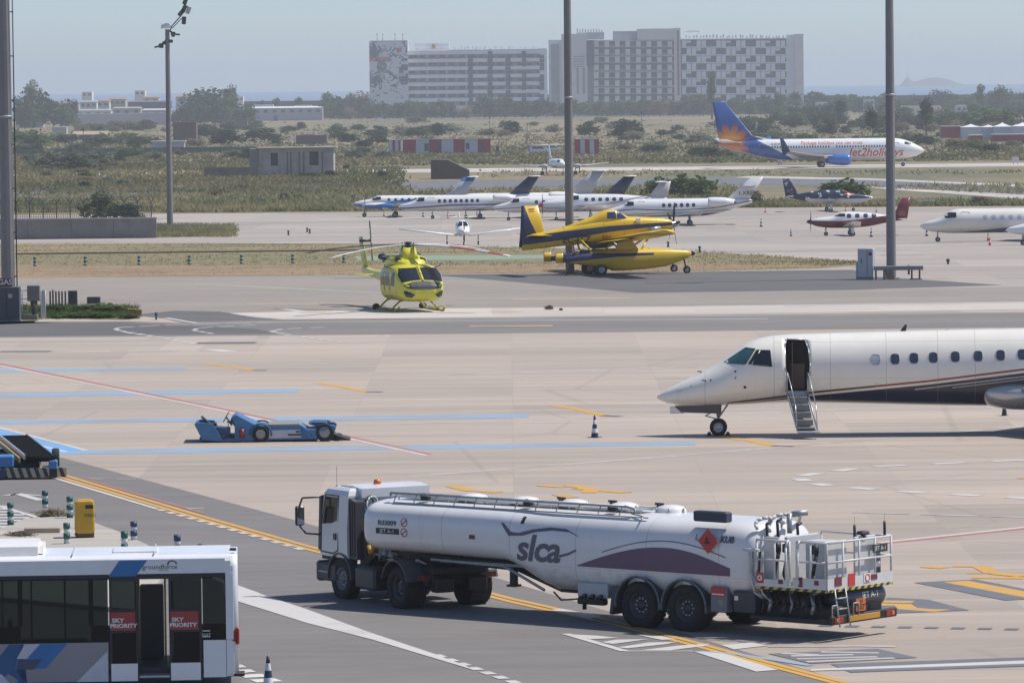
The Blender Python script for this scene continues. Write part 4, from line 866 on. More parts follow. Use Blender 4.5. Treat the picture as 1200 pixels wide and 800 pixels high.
cc = tb.mix(z > zc, (.60, .61, .63), (.02, .03, .06)); cc = tb.mix((x < -5.4), cc, (.02, .03, .06)); cc = tb.mix(tb.noise(1.1, 3).step(.58, .64)*(x < .6), cc, (.65, .66, .68)); cc = tb.mix((z > 1.95)*(x > -1.3)*(x < .1), cc, (.55, .14, .05)); tb.out(cc, .32)
fk = Mt('patterned_fin'); o, x, y, z = fk.obj(); fk.out(fk.mix(fk.noise(2.2, 2).step(.55, .6)*.7, (.02, .03, .06), (.4, .42, .46)), .35)
single_prop('dark single propeller turboprop with patterned fin and orange nose top', (1000, 247.5), 4, [(1.9, 1.78, 1.32, .2), (1.5, 1.92, 1.12, .36), (.5, 2.05, .98, .48), (-.4, 2.15, .92, .58), (-1.2, 2.5, .9, .62), (-1.8, 2.58, .9, .62), (-4, 2.5, .95, .6), (-6, 2.2, 1.3, .36), (-8.0, 2.0, 1.7, .1)], tb.m, fk.m, AW, 4, -1.9, 2.1, 12.6, 1.15, AG, gl=[(-.55, 2.1), (-1.1, 2.42), (-1.6, 2.44), (-1.6, 2.08)], wl=.5, fz=3.95, name='turboprop_airplane', blades=4, ph=R(85), gx=(0, -2.9), gy=1.9)
pr = stripe_livery('white_over_maroon', (.82, .81, .79), [([(-7.5, 1.5), (-3, .95), (-1.2, .82), (1.8, .86)], .56, (.15, .016, .028))])
pr_tail = REDA
single_prop('white over maroon single propeller airplane with maroon fin beside a light mast', (968, 276.5), 180, [(1.35, 1.55, 1.10, .2), (1.0, 1.66, .92, .34), (.2, 1.74, .78, .46), (-.6, 1.82, .72, .54), (-1.4, 2.14, .72, .58), (-2.0, 2.22, .72, .58), (-4.0, 2.1, .85, .52), (-5.8, 1.85, 1.2, .3), (-7.5, 1.65, 1.42, .08)], pr, pr_tail, BLADE, 4, -2.1, 1.84, 13, 1.05, AW, gl=[(-.7, 1.80), (-1.25, 2.06), (-1.75, 2.08), (-1.75, 1.80)], wl=.42, fz=3.45, ph=R(75), gx=(0, -2.35), gy=1.8)
cj = stripe_livery('cream_jet', (.80, .77, .70), [([(-16, .75), (-6, .78), (-2, .4), (3, .0)], .42, (.20, .21, .23))])
cjt = small_jet('cream jet with covered engine intakes behind the white cabinet and mast', (1099, 283.5), 180, 16.5, 1.03, 1.5, cj, AWc, 5, -3.9, .72, h0=.72, group=ROW, shade=SHADE)
kc = Mt('engine_cover_cloth'); kc.out(kc.mix(kc.noise(2.4, 3).step(.48, .54), (.05, .06, .09), (.55, .56, .60)), .8)
b = MB(); b.lathe([(.01, .12), (.40, .1), (.53, 0), (.55, -.5), (.5, -.9)], (-8.6, 1.5, 2.2), (1, 0, 0), 16); b.build('engine_cover', kc.m, cjt)
small_jet('white jet with its nose beside the cream jet', (1199, 287.5), 180, 15.2, .8, 1.4, AW, AW, 5, -3.4, .8, h0=.75, group=ROW)
# small white light aircraft seen head-on
def light_plane(label, uv, ang, span, sc):
    t = thing('light_airplane', label, 'airplane'); place(t, uv, ang); t.scale = (sc, sc, sc)
    f = Fus([(1.35, 1.35, 1.05, .2), (1.1, 1.48, .9, .42), (.3, 1.55, .78, .52), (-.2, 1.62, .74, .58), (-.8, 2.05, .74, .6), (-1.4, 2.14, .76, .6), (-2.6, 1.9, .85, .5), (-4.2, 1.55, 1.05, .25), (-6, 1.45, 1.2, .08)], 2.2); f.mesh('fuselage', AW, t, 30, 22)
    for s in (1, -1):
        poly_on('windshield', [(s*.04, 1.66), (s*.04, 2.04), (s*.32, 2.0), (s*.46, 1.64)], lambda a, c: (-.22-(c-1.6)*1.25, a*1.02, c+.02), GLASS, t, 3, 3)
        f.wrap('side_window', [(-.85, 1.62), (-1.0, 1.98), (-1.8, 1.96), (-2.0, 1.62)], GLASS, t, s, .012, 3, 3)
        wing('wing', AW, t, [((.1, s*.5, .85), 1.55), ((-.3, s*span/2, .85+span*.055), 1.0)], .14)
        wing('tailplane', AW, t, [((-5.2, s*.05, 2.3), .8), ((-5.4, s*1.6, 2.32), .6)], .1)
        gear(t, -1.0, s*1.35, .85, .17, .12, False, .04, 'main_gear')
    wing('tail_fin', AW, t, [((-4.6, 0, 1.3), 1.3), ((-5.4, 0, 2.75), .7)], .1, True)
    gear(t, .6, 0, .9, .16, .11, False, .04, 'nose_gear'); prop(t, 1.4, 0, 1.2, .9, 2, BLADE, AW, R(90), .16)
    return t
light_plane('small white light airplane facing us between the helicopter and the jets', (543, 287.5), -86, 11.0, 1.0)
twin_prop('white twin propeller airplane facing us on the far taxiway behind the tall mast', (660, 205.5), -80, AW, AW, AG).scale = (1.15, 1.15, 1.15)
# small far cones
for i, (u, v, l) in enumerate(((450, 254, 'orange cone by the nose of the blue splashed turboprop'), (496, 254.6, 'dark cone between the blue turboprop and the navy tailed jet'), (525, 256, 'orange cone under the wing of the navy tailed jet'), (559, 256.5, 'orange cone between the pale grey tailed jet and the navy tailed one'), (957, 264, 'navy and white cone in front of the maroon airplane'), (892, 266, 'navy and white cone behind the pale finned jet'), (927, 277, 'dark cone standing alone before the maroon propeller'), (1021, 278, 'navy and white cone by the main wheels of the maroon airplane'), (1086, 277, 'navy cone under the nose of the cream jet'), (1158, 282.5, 'red and white cone near the main gear of the cream jet'), (1160, 288, 'orange cone in front of the cream jet wing'), (991, 248.5, 'orange cone under the dark turboprop wing'), (897, 249.5, 'small orange cone beside the pale finned jet tail'), (1027, 249, 'orange cone right of the dark turboprop propeller'))):
    cone(G(u, v), .85 if 'navy' in l else .7, l, cols=('r', 'w', 'r') if 'orange' in l or 'red' in l else ('b', 'w', 'b', 'w', 'b'))
# ================================================================== articulated jet fuel tanker
TW = mat('tanker_white', (.80, .79, .765), .30, 0, .04, .7, coat=.4, dirt=.10)
CABW = mat('cab_white', (.66, .66, .655), .35, 0, .04, 1, coat=.3, dirt=.08)
CHAS = mat('chassis_black', (.020, .021, .024), .55, .2, .3, 3, dirt=.1)
FEND = mat('mudguard_grey', (.055, .06, .075), .5, 0, .15, 3)
PLAS = mat('grey_plastic', (.05, .052, .058), .55, 0, .15, 4)
GALV = mat('galvanised', (.36, .38, .38), .5, .5, .15, 5)
PIPEW = mat('painted_rail', (.62, .62, .61), .4, 0, .08, 3)
PURP = mat('purple_band', (.125, .068, .13), .35, 0, .06, 1, coat=.3)
SLCA = mat('slca_ink', (.115, .105, .145), .4)
AMB = mat('amber_lens', (.60, .22, .01), .25); REDL = mat('red_lens', (.35, .02, .015), .25); YELP = mat('amber_board', (.52, .26, .03), .5)
REL = R(-20)
def tanker():
    t = thing('fuel_tanker_truck', 'white articulated jet fuel tanker with purple swoosh and rear pumping platform', 'truck', (-1.80, 122.6, .0), R(140))
    def P(b, name, m, par=None, tr=False):
        o = b.build(name, m, par or t)
        if tr: o.rotation_euler.z = REL
        return o
    def wh(x, y, r, wd, tr=False, rim=HUB):
        b = MB(); h = wd/2; b.lathe([(r*.54, -h*.7), (r*.6, -h*.95), (r*.9, -h), (r*.985, -h*.8), (r, -h*.5), (r, h*.5), (r*.985, h*.8), (r*.9, h), (r*.6, h*.95), (r*.54, h*.7)], (x, y, r), (0, 1, 0), 28)
        for i in range(28):                     # tread lugs
            a = 2*math.pi*i/28
            for q in (-.5, .5): b.box((x+math.cos(a)*r, y+q*h, r+math.sin(a)*r), (.012, h*.8, .10), ry=-a)
        w_ = P(b, 'wheel', RUB, None, tr)
        b = MB(); b.lathe([(.01, h*.55), (r*.18, h*.6), (r*.20, h*.35), (r*.40, h*.2), (r*.48, h*.55), (r*.55, h*.82), (r*.55, -h*.82), (r*.48, -h*.55), (r*.40, -h*.2), (r*.2, -h*.35), (r*.18, -h*.6), (.01, -h*.55)], (x, y, r), (0, 1, 0), 24)
        b.build('rim', rim, w_)
        for i in range(10):
            a = 2*math.pi*i/10; b = MB(); s = 1 if y > 0 else -1; b.cyl((x+math.cos(a)*r*.29, y+s*h*.25, r+math.sin(a)*r*.29), (x+math.cos(a)*r*.29, y+s*h*.5, r+math.sin(a)*r*.29), .018, n=6); b.build('wheel_nut', STEEL, w_)
        return w_
    DR = mat('dull_rim', (.06, .062, .068), .5, .3)
    # ---- trailer tank: shallow neck over the tractor, deep rear body
    st = [(1.55, 2.35, 1.55, .80), (1.52, 2.45, 1.45, 1.0), (1.41, 2.54, 1.36, 1.12), (1.2, 2.575, 1.33, 1.18), (-2.6, 2.575, 1.28, 1.19), (-3.0, 2.575, 1.22, 1.19), (-4.2, 2.575, .72, 1.2), (-4.5, 2.575, .68, 1.2), (-9.7, 2.575, .68, 1.2), (-10.1, 2.55, .72, 1.17), (-10.32, 2.46, .82, 1.08), (-10.42, 2.2, 1.1, .8), (-10.44, 1.9, 1.4, .5)]
    f = Fus(st, 3.3)
    kt = Mt('tank_paint'); o, x, y, z = kt.obj(); base = kt.mix(kt.noise(.7, 4).step(.3, .7), (.73, .715, .69), (.78, .77, .75))
    base = kt.mix((kt.noise(2.2, 5, .7, stretch=(1, 1, .10)).step(.55, .78))*.22, base, (.42, .38, .33)); base = kt.mix((kt.noise(3.5, 6, .75)*((z < 1.25)*.5+.5)).step(.42, .62)*.30, base, (.33, .29, .25))
    base = kt.mix(((z-1.30).abs() < .008)*(x < -4.2)*.4, base, (.4, .4, .4)); kt.out(base, .32); kt.b.inputs['Coat Weight'].default_value = .35
    tank = f.mesh('tank', kt.m, t, 90, 44)
    on = f.on(1, .006)
    for x in (-1.1, -3.2, -5.2, -7.3, -9.4):     # weld seams
        b = MB(); b.loft([[(x+d, p[1]*1.001, (p[2]-1.6)*1.001+1.6) for p in f.ring(x, 44)] for d in (-.012, .012)], caps=False); b.build('weld_seam', mat('seam_grey', (.55, .55, .54), .4), tank)
    # swoosh: purple lens with a fine outline above
    def arc(a, c, zmid, n=26): return [(a+(c-a)*i/n, zmid(i/n)) for i in range(n+1)]
    pur = arc(-5.25, -9.72, lambda q: 1.36+.54*(math.sin(math.pi*min(1, q*.86+.0))**1.0)*(1 if q < .62 else 1-.28*((q-.62)/.38)**2))
    poly_on('purple_swoosh', pur+[(-9.72, 1.34), (-5.25, 1.34)], on, PURP, tank, 30, 10)
    fine = arc(-6.0, -9.6, lambda q: 1.60+.46*math.sin(math.pi*(.08+q*.80)))
    poly_on('fine_line', fine+[(x, z-.022) for x, z in fine[::-1]], on, PURP, tank, 30, 0)
    text_on('lettering', 'slca', .86, lambda a, c: f.on(1, .007)(-4.05-a, 1.66+c), SLCA, tank, 6, shear=.22, bold=.022, space=.95, sx=1.12)
    wv = [(-2.92, 2.30), (-3.02, 2.28), (-3.26, 2.09), (-3.5, 2.08), (-3.9, 2.18), (-4.4, 2.245), (-4.9, 2.23), (-5.25, 2.10), (-5.32, 2.06), (-5.0, 2.165), (-4.5, 2.18), (-4.0, 2.12), (-3.62, 2.02), (-3.18, 1.995)]
    poly_on('logo_wave', [(q[0], q[1]-.05) for q in wv], f.on(1, .007), SLCA, tank, 20, 8)
    poly_on('logo_tail', [(-4.72, 1.57), (-5.0, 1.64), (-5.22, 1.73), (-5.24, 1.69), (-5.0, 1.58), (-4.72, 1.51)], f.on(1, .007), SLCA, tank, 4, 3)
    text_on('lettering', 'R03009', .16, lambda a, c: on(.62-a, 2.06+c), INK, tank, 3, sx=1.2, bold=.004)
    poly_on('jet_plate', [(.98, 1.80), (.24, 1.80), (.24, 1.94), (.98, 1.94)], f.on(1, .004), INK, tank, 3, 3); text_on('lettering', 'JET A-1', .13, lambda a, c: f.on(1, .022)(.61-a, 1.87+c), INKW, tank, 3, sx=1.15)
    for z in (2.10, 1.86):
        b = MB(); q = [on(.08-.095*math.cos(i*math.pi/10), z+.095*math.sin(i*math.pi/10)) for i in range(21)]; b.tube(q, .010, 4); b.build('warning_ring', INKR, tank)
        b = MB(); b.tube([on(.14, z-.05), on(.02, z+.05)], .010, 4); b.build('warning_bar', INK, tank)
    for x, z, m, ww, hh in ((-2.05, 1.86, REDA, .18, .1), (-3.55, 2.32, DARK, .10, .16), (-6.05, 1.22, INKW, .2, .18)): poly_on('decal', rrect(x, z, ww, hh, .01), on, m, tank, 2, 2)
    # hazard diamond, UN plates and the tilted board
    b = MB(); b.box((-9.15, 1.27, 2.12), (.40, .02, .40), ry=R(45)); dm = b.build('hazard_diamond', mat('diamond_red', (.50, .05, .045), .5), tank); dm.rotation_euler.x = 0
    b = MB(); b.prism([(-9.06, 2.06), (-9.12, 2.24), (-9.17, 2.12), (-9.24, 2.06)], 1.284, 1.289); b.build('flame_mark', INK, dm)
    text_on('lettering', 'L', .2, lambda a, c: f.on(1, .02)(-8.75-a, 2.18+c), SLCA, tank, 2); text_on('lettering', 'KUB', .2, lambda a, c: f.on(1, .02)(-9.62-a, 2.16+c), SLCA, tank, 2, bold=.008)
    b = MB(); b.box((-9.1, 1.02, 2.66), (.95, .26, .24), bev=.03); P(b, 'hose_box', mat('navy_box', (.035, .045, .075), .5))
    # walkway, rails, manholes on top
    for y in (.42, -.42, 0.02):
        b = MB(); b.tube([(1.0, y, 2.64), (-6.6, y, 2.64)], .028, 6); P(b, 'walkway_beam', PIPEW)
    b = MB(); b.box((-2.9, .22, 2.665), (7.5, .34, .02)); P(b, 'walkway_grating', GALV)
    for i in range(15): b = MB(); x = .9-i*.53; b.cyl((x, .42, 2.55), (x, .42, 2.66), .022, n=6); P(b, 'walkway_post', PIPEW)
    b = MB(); b.tube([(.9, .72, 2.60), (.9, .72, 2.74), (-6.3, .72, 2.74), (-6.6, .72, 2.70), (-6.6, .72, 2.56)], .03, 8); P(b, 'guard_rail', GALV)
    b = MB(); b.tube([(.7, .86, 2.53), (-7.1, .86, 2.52)], .018, 5); P(b, 'drip_rail', mat('rail_grey', (.22, .23, .24), .5))
    for i in range(12): b = MB(); x = .7-i*.63; b.tube([(x, .72, 2.74), (x, .84, 2.54)], .014, 5); P(b, 'rail_stay', GALV)
    for x in (-.9, -2.5, -4.0, -5.5, -6.9):
        b = MB(); b.lathe([(.36, -.02), (.36, .07), (.30, .13), (.15, .17), (.004, .18)], (x, -.25, 2.565), (0, 0, 1), 22); mh = P(b, 'manhole_cover', TW)
        for i in range(6): a = i*math.pi/3; b = MB(); b.cyl((x+.37*math.cos(a), -.25+.37*math.sin(a), 2.57), (x+.37*math.cos(a), -.25+.37*math.sin(a), 2.68), .022, n=6); b.build('clamp', GALV, mh)
    for x in (-.1, -3.3, -5.85):
        b = MB(); b.box((x, .6, 2.66), (.26, .12, .10), bev=.02); b.box((x+.05, .6, 2.74), (.08, .09, .06), bev=.015); P(b, 'folding_latch', DARK)
    for x, y in ((-3.4, -.5), (-5.0, -.45), (-6.4, -.45)): b = MB(); b.cyl((x, y, 2.55), (x, y, 2.72), .07, n=8); b.cyl((x-.12, y, 2.72), (x+.12, y, 2.72), .03, n=6); P(b, 'vent_valve', DARK)
    b = MB(); b.tube([(-6.5, .72, 2.58), (-6.95, .85, 2.55), (-7.0, 1.0, 2.46)], .02, 5); P(b, 'rail_foot', GALV)
    # cable loops at the tank front
    for i, (z, r_) in enumerate(((2.55, .20), (2.5, .26), (2.56, .15))):
        b = MB(); b.tube([(1.58+.05*i, .62+r_*math.cos(a*.5), z-.12+r_*math.sin(a*.5)) for a in range(0, 14)], .018, 5); P(b, 'air_hose', DARK if i else PIPEW)
    # ---- trailer chassis, axles, mudguards
    for y in (.45, -.45): b = MB(); b.prism([(.9, 1.30), (.9, 1.12), (-2.8, 1.05), (-4.2, .62), (-11.9, .60), (-12.4, .55), (-12.4, .75), (-4.4, .80), (-3.0, 1.26)], y-.05, y+.05); P(b, 'chassis_rail', CHAS)
    b = MB(); b.box((-2.0, 0, 1.2), (2.6, 1.6, .06)); P(b, 'skid_plate', GALV)
    b = MB(); b.tube([(-.6, 1.0, 1.24), (-2.9, 1.02, 1.2), (-4.1, 1.0, .70)], .035, 6); P(b, 'edge_pipe', GALV)
    for x in (-7.10, -8.45):
        b = MB(); b.cyl((x, -1.0, .54), (x, 1.0, .54), .075, n=10); P(b, 'axle', CHAS)
        for y in (1.04, -1.04): wh(x, y, .54, .42, False, DR)
        for y in (1.04, -1.04):
            rg = []
            for i in range(15):
                a = R(-8+i*(196/14)); c, s = math.cos(a), math.sin(a); rg.append([(x+c*q, y+d, .56+s*q) for q, d in ((.64, -.26), (.64, .26), (.61, .26), (.61, -.26))])
            b = MB(); b.loft(rg, smooth=False); fm = P(b, 'mudguard', FEND)
            b = MB(); b.tube([(x+.655*math.cos(R(-8+i*14)), y+.26, .56+.655*math.sin(R(-8+i*14))) for i in range(15)], .016, 5); b.build('mudguard_lip', mat('lip_grey', (.2, .21, .22), .5), fm)
        for y in (1.19, -1.19): b = MB(); b.box((x-.02, y*.97, 1.22), (.22, .06, .28), tap=.8); P(b, 'mudguard_bracket', TW)
    b = MB(); b.prism([(-6.35, .95), (-6.25, .30), (-6.32, .28), (-6.5, .95)], .8, 1.26); P(b, 'mud_flap', FEND)
    b = MB(); b.box((-5.7, 1.05, .80), (.9, .3, .34), bev=.02); cb = P(b, 'valve_cabinet', AG)
    for i in range(6): b = MB(); b.cyl((-5.4-.12*i, 1.22, .62+.06*(i % 2)), (-5.4-.12*i, 1.30, .62+.06*(i % 2)), .045, n=8); b.build('valve', DARK, cb)
    b = MB(); b.box((-5.5, .95, .52), (.8, .2, .16), bev=.03); b.cyl((-5.3, 1.0, .32), (-5.3, 1.0, .5), .05); P(b, 'drain_pump', CHAS)
    b = MB(); b.tube([(-4.3, .9, .66), (-4.6, 1.0, .50), (-5.0, 1.0, .54), (-5.4, .9, .6)], .022, 6); P(b, 'brake_hose', DARK)
    for y in (.85, -.85):
        b = MB(); b.box((-2.9, y*.8, .98), (.14, .14, .5)); b.box((-2.9, y*.8, .72), (.25, .25, .05)); P(b, 'landing_leg', CHAS)
    b = MB(); b.cyl((0, 0, 1.0), (0, 0, 1.2), .5, n=20); P(b, 'fifth_wheel', CHAS)
    # lower cabinets ahead of the platform, near side
    b = MB(); b.box((-9.42, 1.12, .80), (.46, .26, .58), bev=.02); lc = P(b, 'side_locker', mat('locker_grey', (.17, .19, .22), .45))
    b = MB(); b.box((-9.42, 1.256, .98), (.40, .012, .20)); b.build('locker_sign', REDP, lc); b = MB(); b.box((-9.42, 1.264, .925), (.34, .004, .03)); b.build('sign_text_bar', INKW, lc)
    b = MB(); b.box((-9.5, 1.258, .74), (.12, .01, .14)); b.build('locker_plate', mat('plate_tan', (.3, .27, .2), .5), lc)
    b = MB(); b.box((-10.1, 1.0, .78), (.62, .4, .5), bev=.03); lk = P(b, 'battery_box', PLAS); b = MB(); b.box((-9.9, 1.206, .86), (.10, .01, .10)); b.build('label_plate', INKW, lk)
    for x, z, r_ in ((-10.6, .75, .16), (-11.0, .62, .2), (-11.5, .8, .17), (-11.9, .66, .13)):
        b = MB(); b.lathe([(.01, .2), (r_*.7, .19), (r_, .1), (r_, -.25), (r_*.5, -.3), (.01, -.32)], (x, .75, z), (.2, 1, 0), 16); P(b, 'filter_housing', mat('pump_grey', (.12, .13, .14), .4, .4))
    for i in range(9):
        x = -10.5-.2*i; b = MB(); b.tube([(x, 1.05, .5+.1*(i % 3)), (x-.1, 1.1, .8), (x+.12, .9, 1.02), (x, .6, 1.05)], .03+.012*(i % 2), 6); P(b, 'fuel_pipe', (DARK, GALV, CHAS)[i % 3])
    b = MB(); b.box((-11.2, 0, .62), (2.4, 1.9, .3), bev=.03); P(b, 'pump_tray', CHAS)
    b = MB(); b.box((-11.0, .2, .92), (1.6, 1.3, .3), bev=.06); P(b, 'pump_block', mat('pump_dark', (.05, .055, .06), .45, .4, .3, 5))
    # ---- rear platform
    b = MB(); b.box((-11.45, 0, 1.165), (2.05, 2.5, .05)); pf = P(b, 'platform', GALV)
    b = MB(); b.box((-10.98, 1.252, 1.26), (.96, .02, .17)); b.build('platform_skirt', PIPEW, pf); b = MB(); b.box((-12.0, 1.252, 1.30), (.93, .02, .25)); b.build('platform_skirt', PIPEW, pf)
    b = MB(); b.box((-12.482, 0, 1.30), (.02, 2.48, .24)); b.build('platform_skirt', PIPEW, pf)
    kz = Mt('hazard_stripes'); o, x, y, z = kz.obj(); kz.out(kz.mix(((x+y+z)*26).sin() > 0, (.03, .03, .03), (.55, .42, .06)), .5)
    b = MB(); b.box((-11.5, 1.262, 1.15), (1.95, .012, .06)); b.build('hazard_edge', kz.m, pf); b = MB(); b.box((-12.494, 0, 1.15), (.012, 2.46, .06)); b.build('hazard_edge', kz.m, pf)
    def rail(pts, r=.026, par=pf, m=PIPEW, nm='rail'): b = MB(); b.tube(pts, r, 7); return b.build(nm, m, par)
    zt = 2.22
    for x in (-10.5, -11.0, -11.42, -11.62, -12.0, -12.46): rail([(x, 1.22, 1.19), (x, 1.22, zt)], nm='rail_post')
    rail([(-10.5, 1.22, zt), (-11.42, 1.22, zt)]); rail([(-10.5, 1.22, 1.78), (-11.42, 1.22, 1.78)]); rail([(-11.62, 1.22, zt), (-12.46, 1.22, zt)]); rail([(-11.62, 1.22, 1.78), (-12.46, 1.22, 1.78)])
    for x in (-11.38, -11.7): rail([(x, 1.22, 1.2), (x, 1.3, 1.4), (x, 1.3, zt-.14), (x, 1.22, zt+.03)], .03, nm='grab_handle')
    for y in (1.22, .62, .0, -.6, -1.22): rail([(-12.46, y, 1.19), (-12.46, y, zt)], nm='rail_post')
    rail([(-12.46, 1.22, zt), (-12.46, -1.22, zt)]); rail([(-12.46, 1.22, 1.78), (-12.46, -1.22, 1.78)])
    for x in (-10.5, -11.5): rail([(x, -1.22, 1.19), (x, -1.22, zt)], nm='rail_post')
    rail([(-10.5, -1.22, zt), (-12.46, -1.22, zt)]); rail([(-10.5, -1.22, 1.78), (-12.46, -1.22, 1.78)])
    WP = mat('white_panel', (.58, .58, .57), .4, 0, .06, 2, dirt=.1)
    for c, d in (((-10.75, 1.0, 1.78), (.42, .05, 1.0)), ((-11.0, .2, 1.75), (.08, 1.2, 1.05)), ((-11.75, .35, 1.72), (.7, .5, .95)), ((-12.35, .75, 1.75), (.05, .8, 1.0)), ((-12.35, -.35, 1.78), (.05, .8, 1.0))):
        b = MB(); b.box(c, d, bev=.015); b.build('cabinet_panel', WP, pf)
    b = MB(); b.box((-12.2, -.75, 1.62), (.3, .5, .5), bev=.03); cnt = b.build('meter_register', mat('meter_dark', (.06, .065, .07), .4), pf); b = MB(); b.box((-12.36, -.75, 1.6), (.02, .36, .12)); b.build('meter_dial', INKW, cnt)
    b = MB(); b.box((-12.495, -.75, 1.98), (.02, .55, .18)); cb = b.build('product_plate', INK, pf); text_on('lettering', 'JET A-1', .14, lambda a, c: (-12.509, -.75-a, 1.98+c), INKW, cb)
    for i, x in enumerate((-10.9, -11.15, -11.95)):
        b = MB(); b.tube([(x, .9, zt-.05), (x-.05, 1.0, 1.9), (x+.04, 1.02, 1.45), (x, .9, 1.2)], .045, 7); b.lathe([(.02, .1), (.09, .08), (.09, -.1), (.02, -.12)], (x, .98, 2.05), (0, 0, 1), 10); b.build('fuel_hose', DARK, pf)
    for i in range(4):                            # bundled hoses by the tank end
        x = -10.32-.07*i; b = MB(); b.tube([(x, 1.25-.04*i, 1.95), (x-.02, 1.3-.03*i, 1.5), (x-.1-.04*i, 1.2, 1.02), (x-.2, 1.0, .85)], .025, 6); P(b, 'hose', (PIPEW, GALV, PIPEW, DARK)[i])
    rail([(-10.15, 1.25, 1.98), (-10.6, 1.25, 1.98)], .035, nm='hose_bar')
    for c, a0, r_ in (((-10.35, .7, 2.52), .2, .30), ((-10.5, .3, 2.46), .1, .42), ((-10.35, -.3, 2.5), .4, .34)):
        b = MB(); b.tube([(c[0]+.1*math.sin(q), c[1]+r_*math.cos(q*.35+a0), c[2]-.15+r_*math.sin(q*.35+a0)) for q in range(9)], .04, 7); P(b, 'vent_hose', (DARK, mat('white_hose', (.55, .55, .54), .5), PIPEW)[int(a0*10) % 3])
    b = MB(); b.cyl((-10.7, .25, 2.3), (-10.7, .25, 2.75), .06); b.cyl((-10.7, .15, 2.72), (-10.95, -.1, 2.76), .07, n=10); b.cyl((-10.85, .45, 2.4), (-10.85, .45, 2.7), .045); P(b, 'camera_mast', GALV)
    for y, h_ in ((.95, .5), (.55, .55), (-.2, .35)): b = MB(); b.tube([(-10.6, y, 2.2), (-10.62, y+.05, 2.2+h_*.7), (-10.6, y-.12, 2.2+h_*.8)], .035, 6); P(b, 'vent_pipe', DARK)
    for y in (-.05, -1.2): b = MB(); b.tube([(-12.3, y, zt), (-12.3, y, zt+.32)], .035, 6); b.cyl((-12.3, y, zt+.32), (-12.3, y, zt+.5), .004, n=4); P(b, 'antenna', DARK)
    b = MB(); b.cyl((-12.35, -.3, zt), (-12.35, -.3, zt+.1), .05); b.box((-12.35, -.3, zt+.13), (.2, .3, .08), bev=.03); P(b, 'work_lamp', DARK)
    # signs on the skirt
    for c, d, m in (((-10.62, 1.268, 1.37), (.20, .008, .24), REDP), ((-11.2, 1.268, 1.31), (.13, .008, .10), REDA), ((-11.75, 1.268, 1.33), (.12, .008, .22), REDA), ((-12.2, 1.268, 1.33), (.12, .008, .1), REDA)):
        b = MB(); b.box(c, d); b.build('safety_sign', m, pf)
    b = MB(); b.lathe([(.03, .004), (.07, .004), (.07, 0), (.03, 0)], (-10.62, 1.275, 1.37), (0, 1, 0), 16); b.build('sign_ring', INKW, pf)
    for y, m, hh in ((.85, REDA, .2), (.35, REDP, .28), (-.25, INKW, .2), (-.5, REDA, .12)): b = MB(); b.box((-12.5, y, 1.35), (.008, .26, hh)); b.build('safety_sign', m, pf)
    b = MB(); b.lathe([(.07, .004), (.095, .004), (.095, 0), (.07, 0)], (-12.508, -.25, 1.35), (-1, 0, 0), 16); b.build('sign_ring', INKR, pf)
    # rear vessel, bumper, ladder
    b = MB(); b.lathe([(.01, .95), (.15, .93), (.25, .84), (.29, .7), (.29, -.7), (.25, -.84), (.15, -.93), (.01, -.95)], (-12.15, -.25, .90), (0, 1, 0), 24); vs_ = P(b, 'pressure_vessel', mat('vessel_grey', (.05, .055, .065), .35, .2))
    text_on('lettering', 'JET A-1', .2, lambda a, c: (-12.15-.297*math.cos((c+.05)/.29), -.45-a, .90+.297*math.sin((c+.05)/.29)), INKW, vs_, 4)
    for y in (-1.22, -1.15): b = MB(); b.cyl((-12.15, y+.03, .9), (-12.15, y-.06, .9), .06, n=8); b.build('valve', DARK, vs_)
    b = MB(); b.box((-12.55, 0, .50), (.10, 2.5, .20), bev=.02); bp = P(b, 'bumper', CHAS)
    for y, w_, m in ((.0, 1.15, YELP), (.98, .34, REDL), (-.98, .34, REDL)): b = MB(); b.box((-12.608, y, .50), (.02, w_, .13), bev=.008); b.build('light_board', m, bp)
    for y in (1.05, -1.05): b = MB(); b.cyl((-12.61, y, .5), (-12.64, y, .5), .045, n=12); b.build('indicator_lamp', AMB, bp)
    b = MB(); b.box((-12.60, .15, .78), (.02, .36, .28)); op = P(b, 'orange_plate', mat('hazard_orange', (.55, .14, .02), .5)); b = MB(); b.box((-12.612, .15, .78), (.006, .36, .02)); b.build('plate_rule', INK, op)
    text_on('lettering', '30', .12, lambda a, c: (-12.614, .15-a, .85+c), INK, op); text_on('lettering', '1863', .12, lambda a, c: (-12.614, .15-a, .71+c), INK, op)
    for y in (.62, 1.02): rail([(-12.52, y, 1.18), (-12.66, y, .35)], .02, t, GALV, 'ladder_rail')
    for z in (.5, .74, .98): rail([(-12.58, .62, z), (-12.58, 1.02, z)], .018, t, GALV, 'ladder_rung')
    for y in (1.15, .35): rail([(-12.62, y-.1, .58), (-12.62, y-.1, .84), (-12.62, y+.1, .84), (-12.62, y+.1, .58)], .014, t, GALV, 'tow_hoop')
    b = MB(); b.box((-11.4, 1.2, .46), (2.2, .08, .12), bev=.02); P(b, 'side_guard', CHAS)
    # ---- tractor (turned 20 degrees into the bend)
    tr = True
    for y in (.42, -.42): b = MB(); b.box((1.5, y, .82), (4.2, .09, .26)); P(b, 'frame_rail', CHAS, None, tr)
    for y in (1.02, -1.02): wh(2.85, y, .51, .32, tr, mat('tractor_rim', (.16, .16, .17), .5, .3))
    for y in (.90, -.90): wh(0, y, .51, .58, tr, DR)
    for x in (2.85, 0): b = MB(); b.cyl((x, -.9, .51), (x, .9, .51), .08, n=10); P(b, 'axle', CHAS, None, tr)
    # cab shell
    sec = lambda x0, x1, hy, z: [(x0, hy, z), (x1-.12, hy, z), (x1, hy-.16, z), (x1, -hy+.16, z), (x1-.12, -hy, z), (x0, -hy, z)]
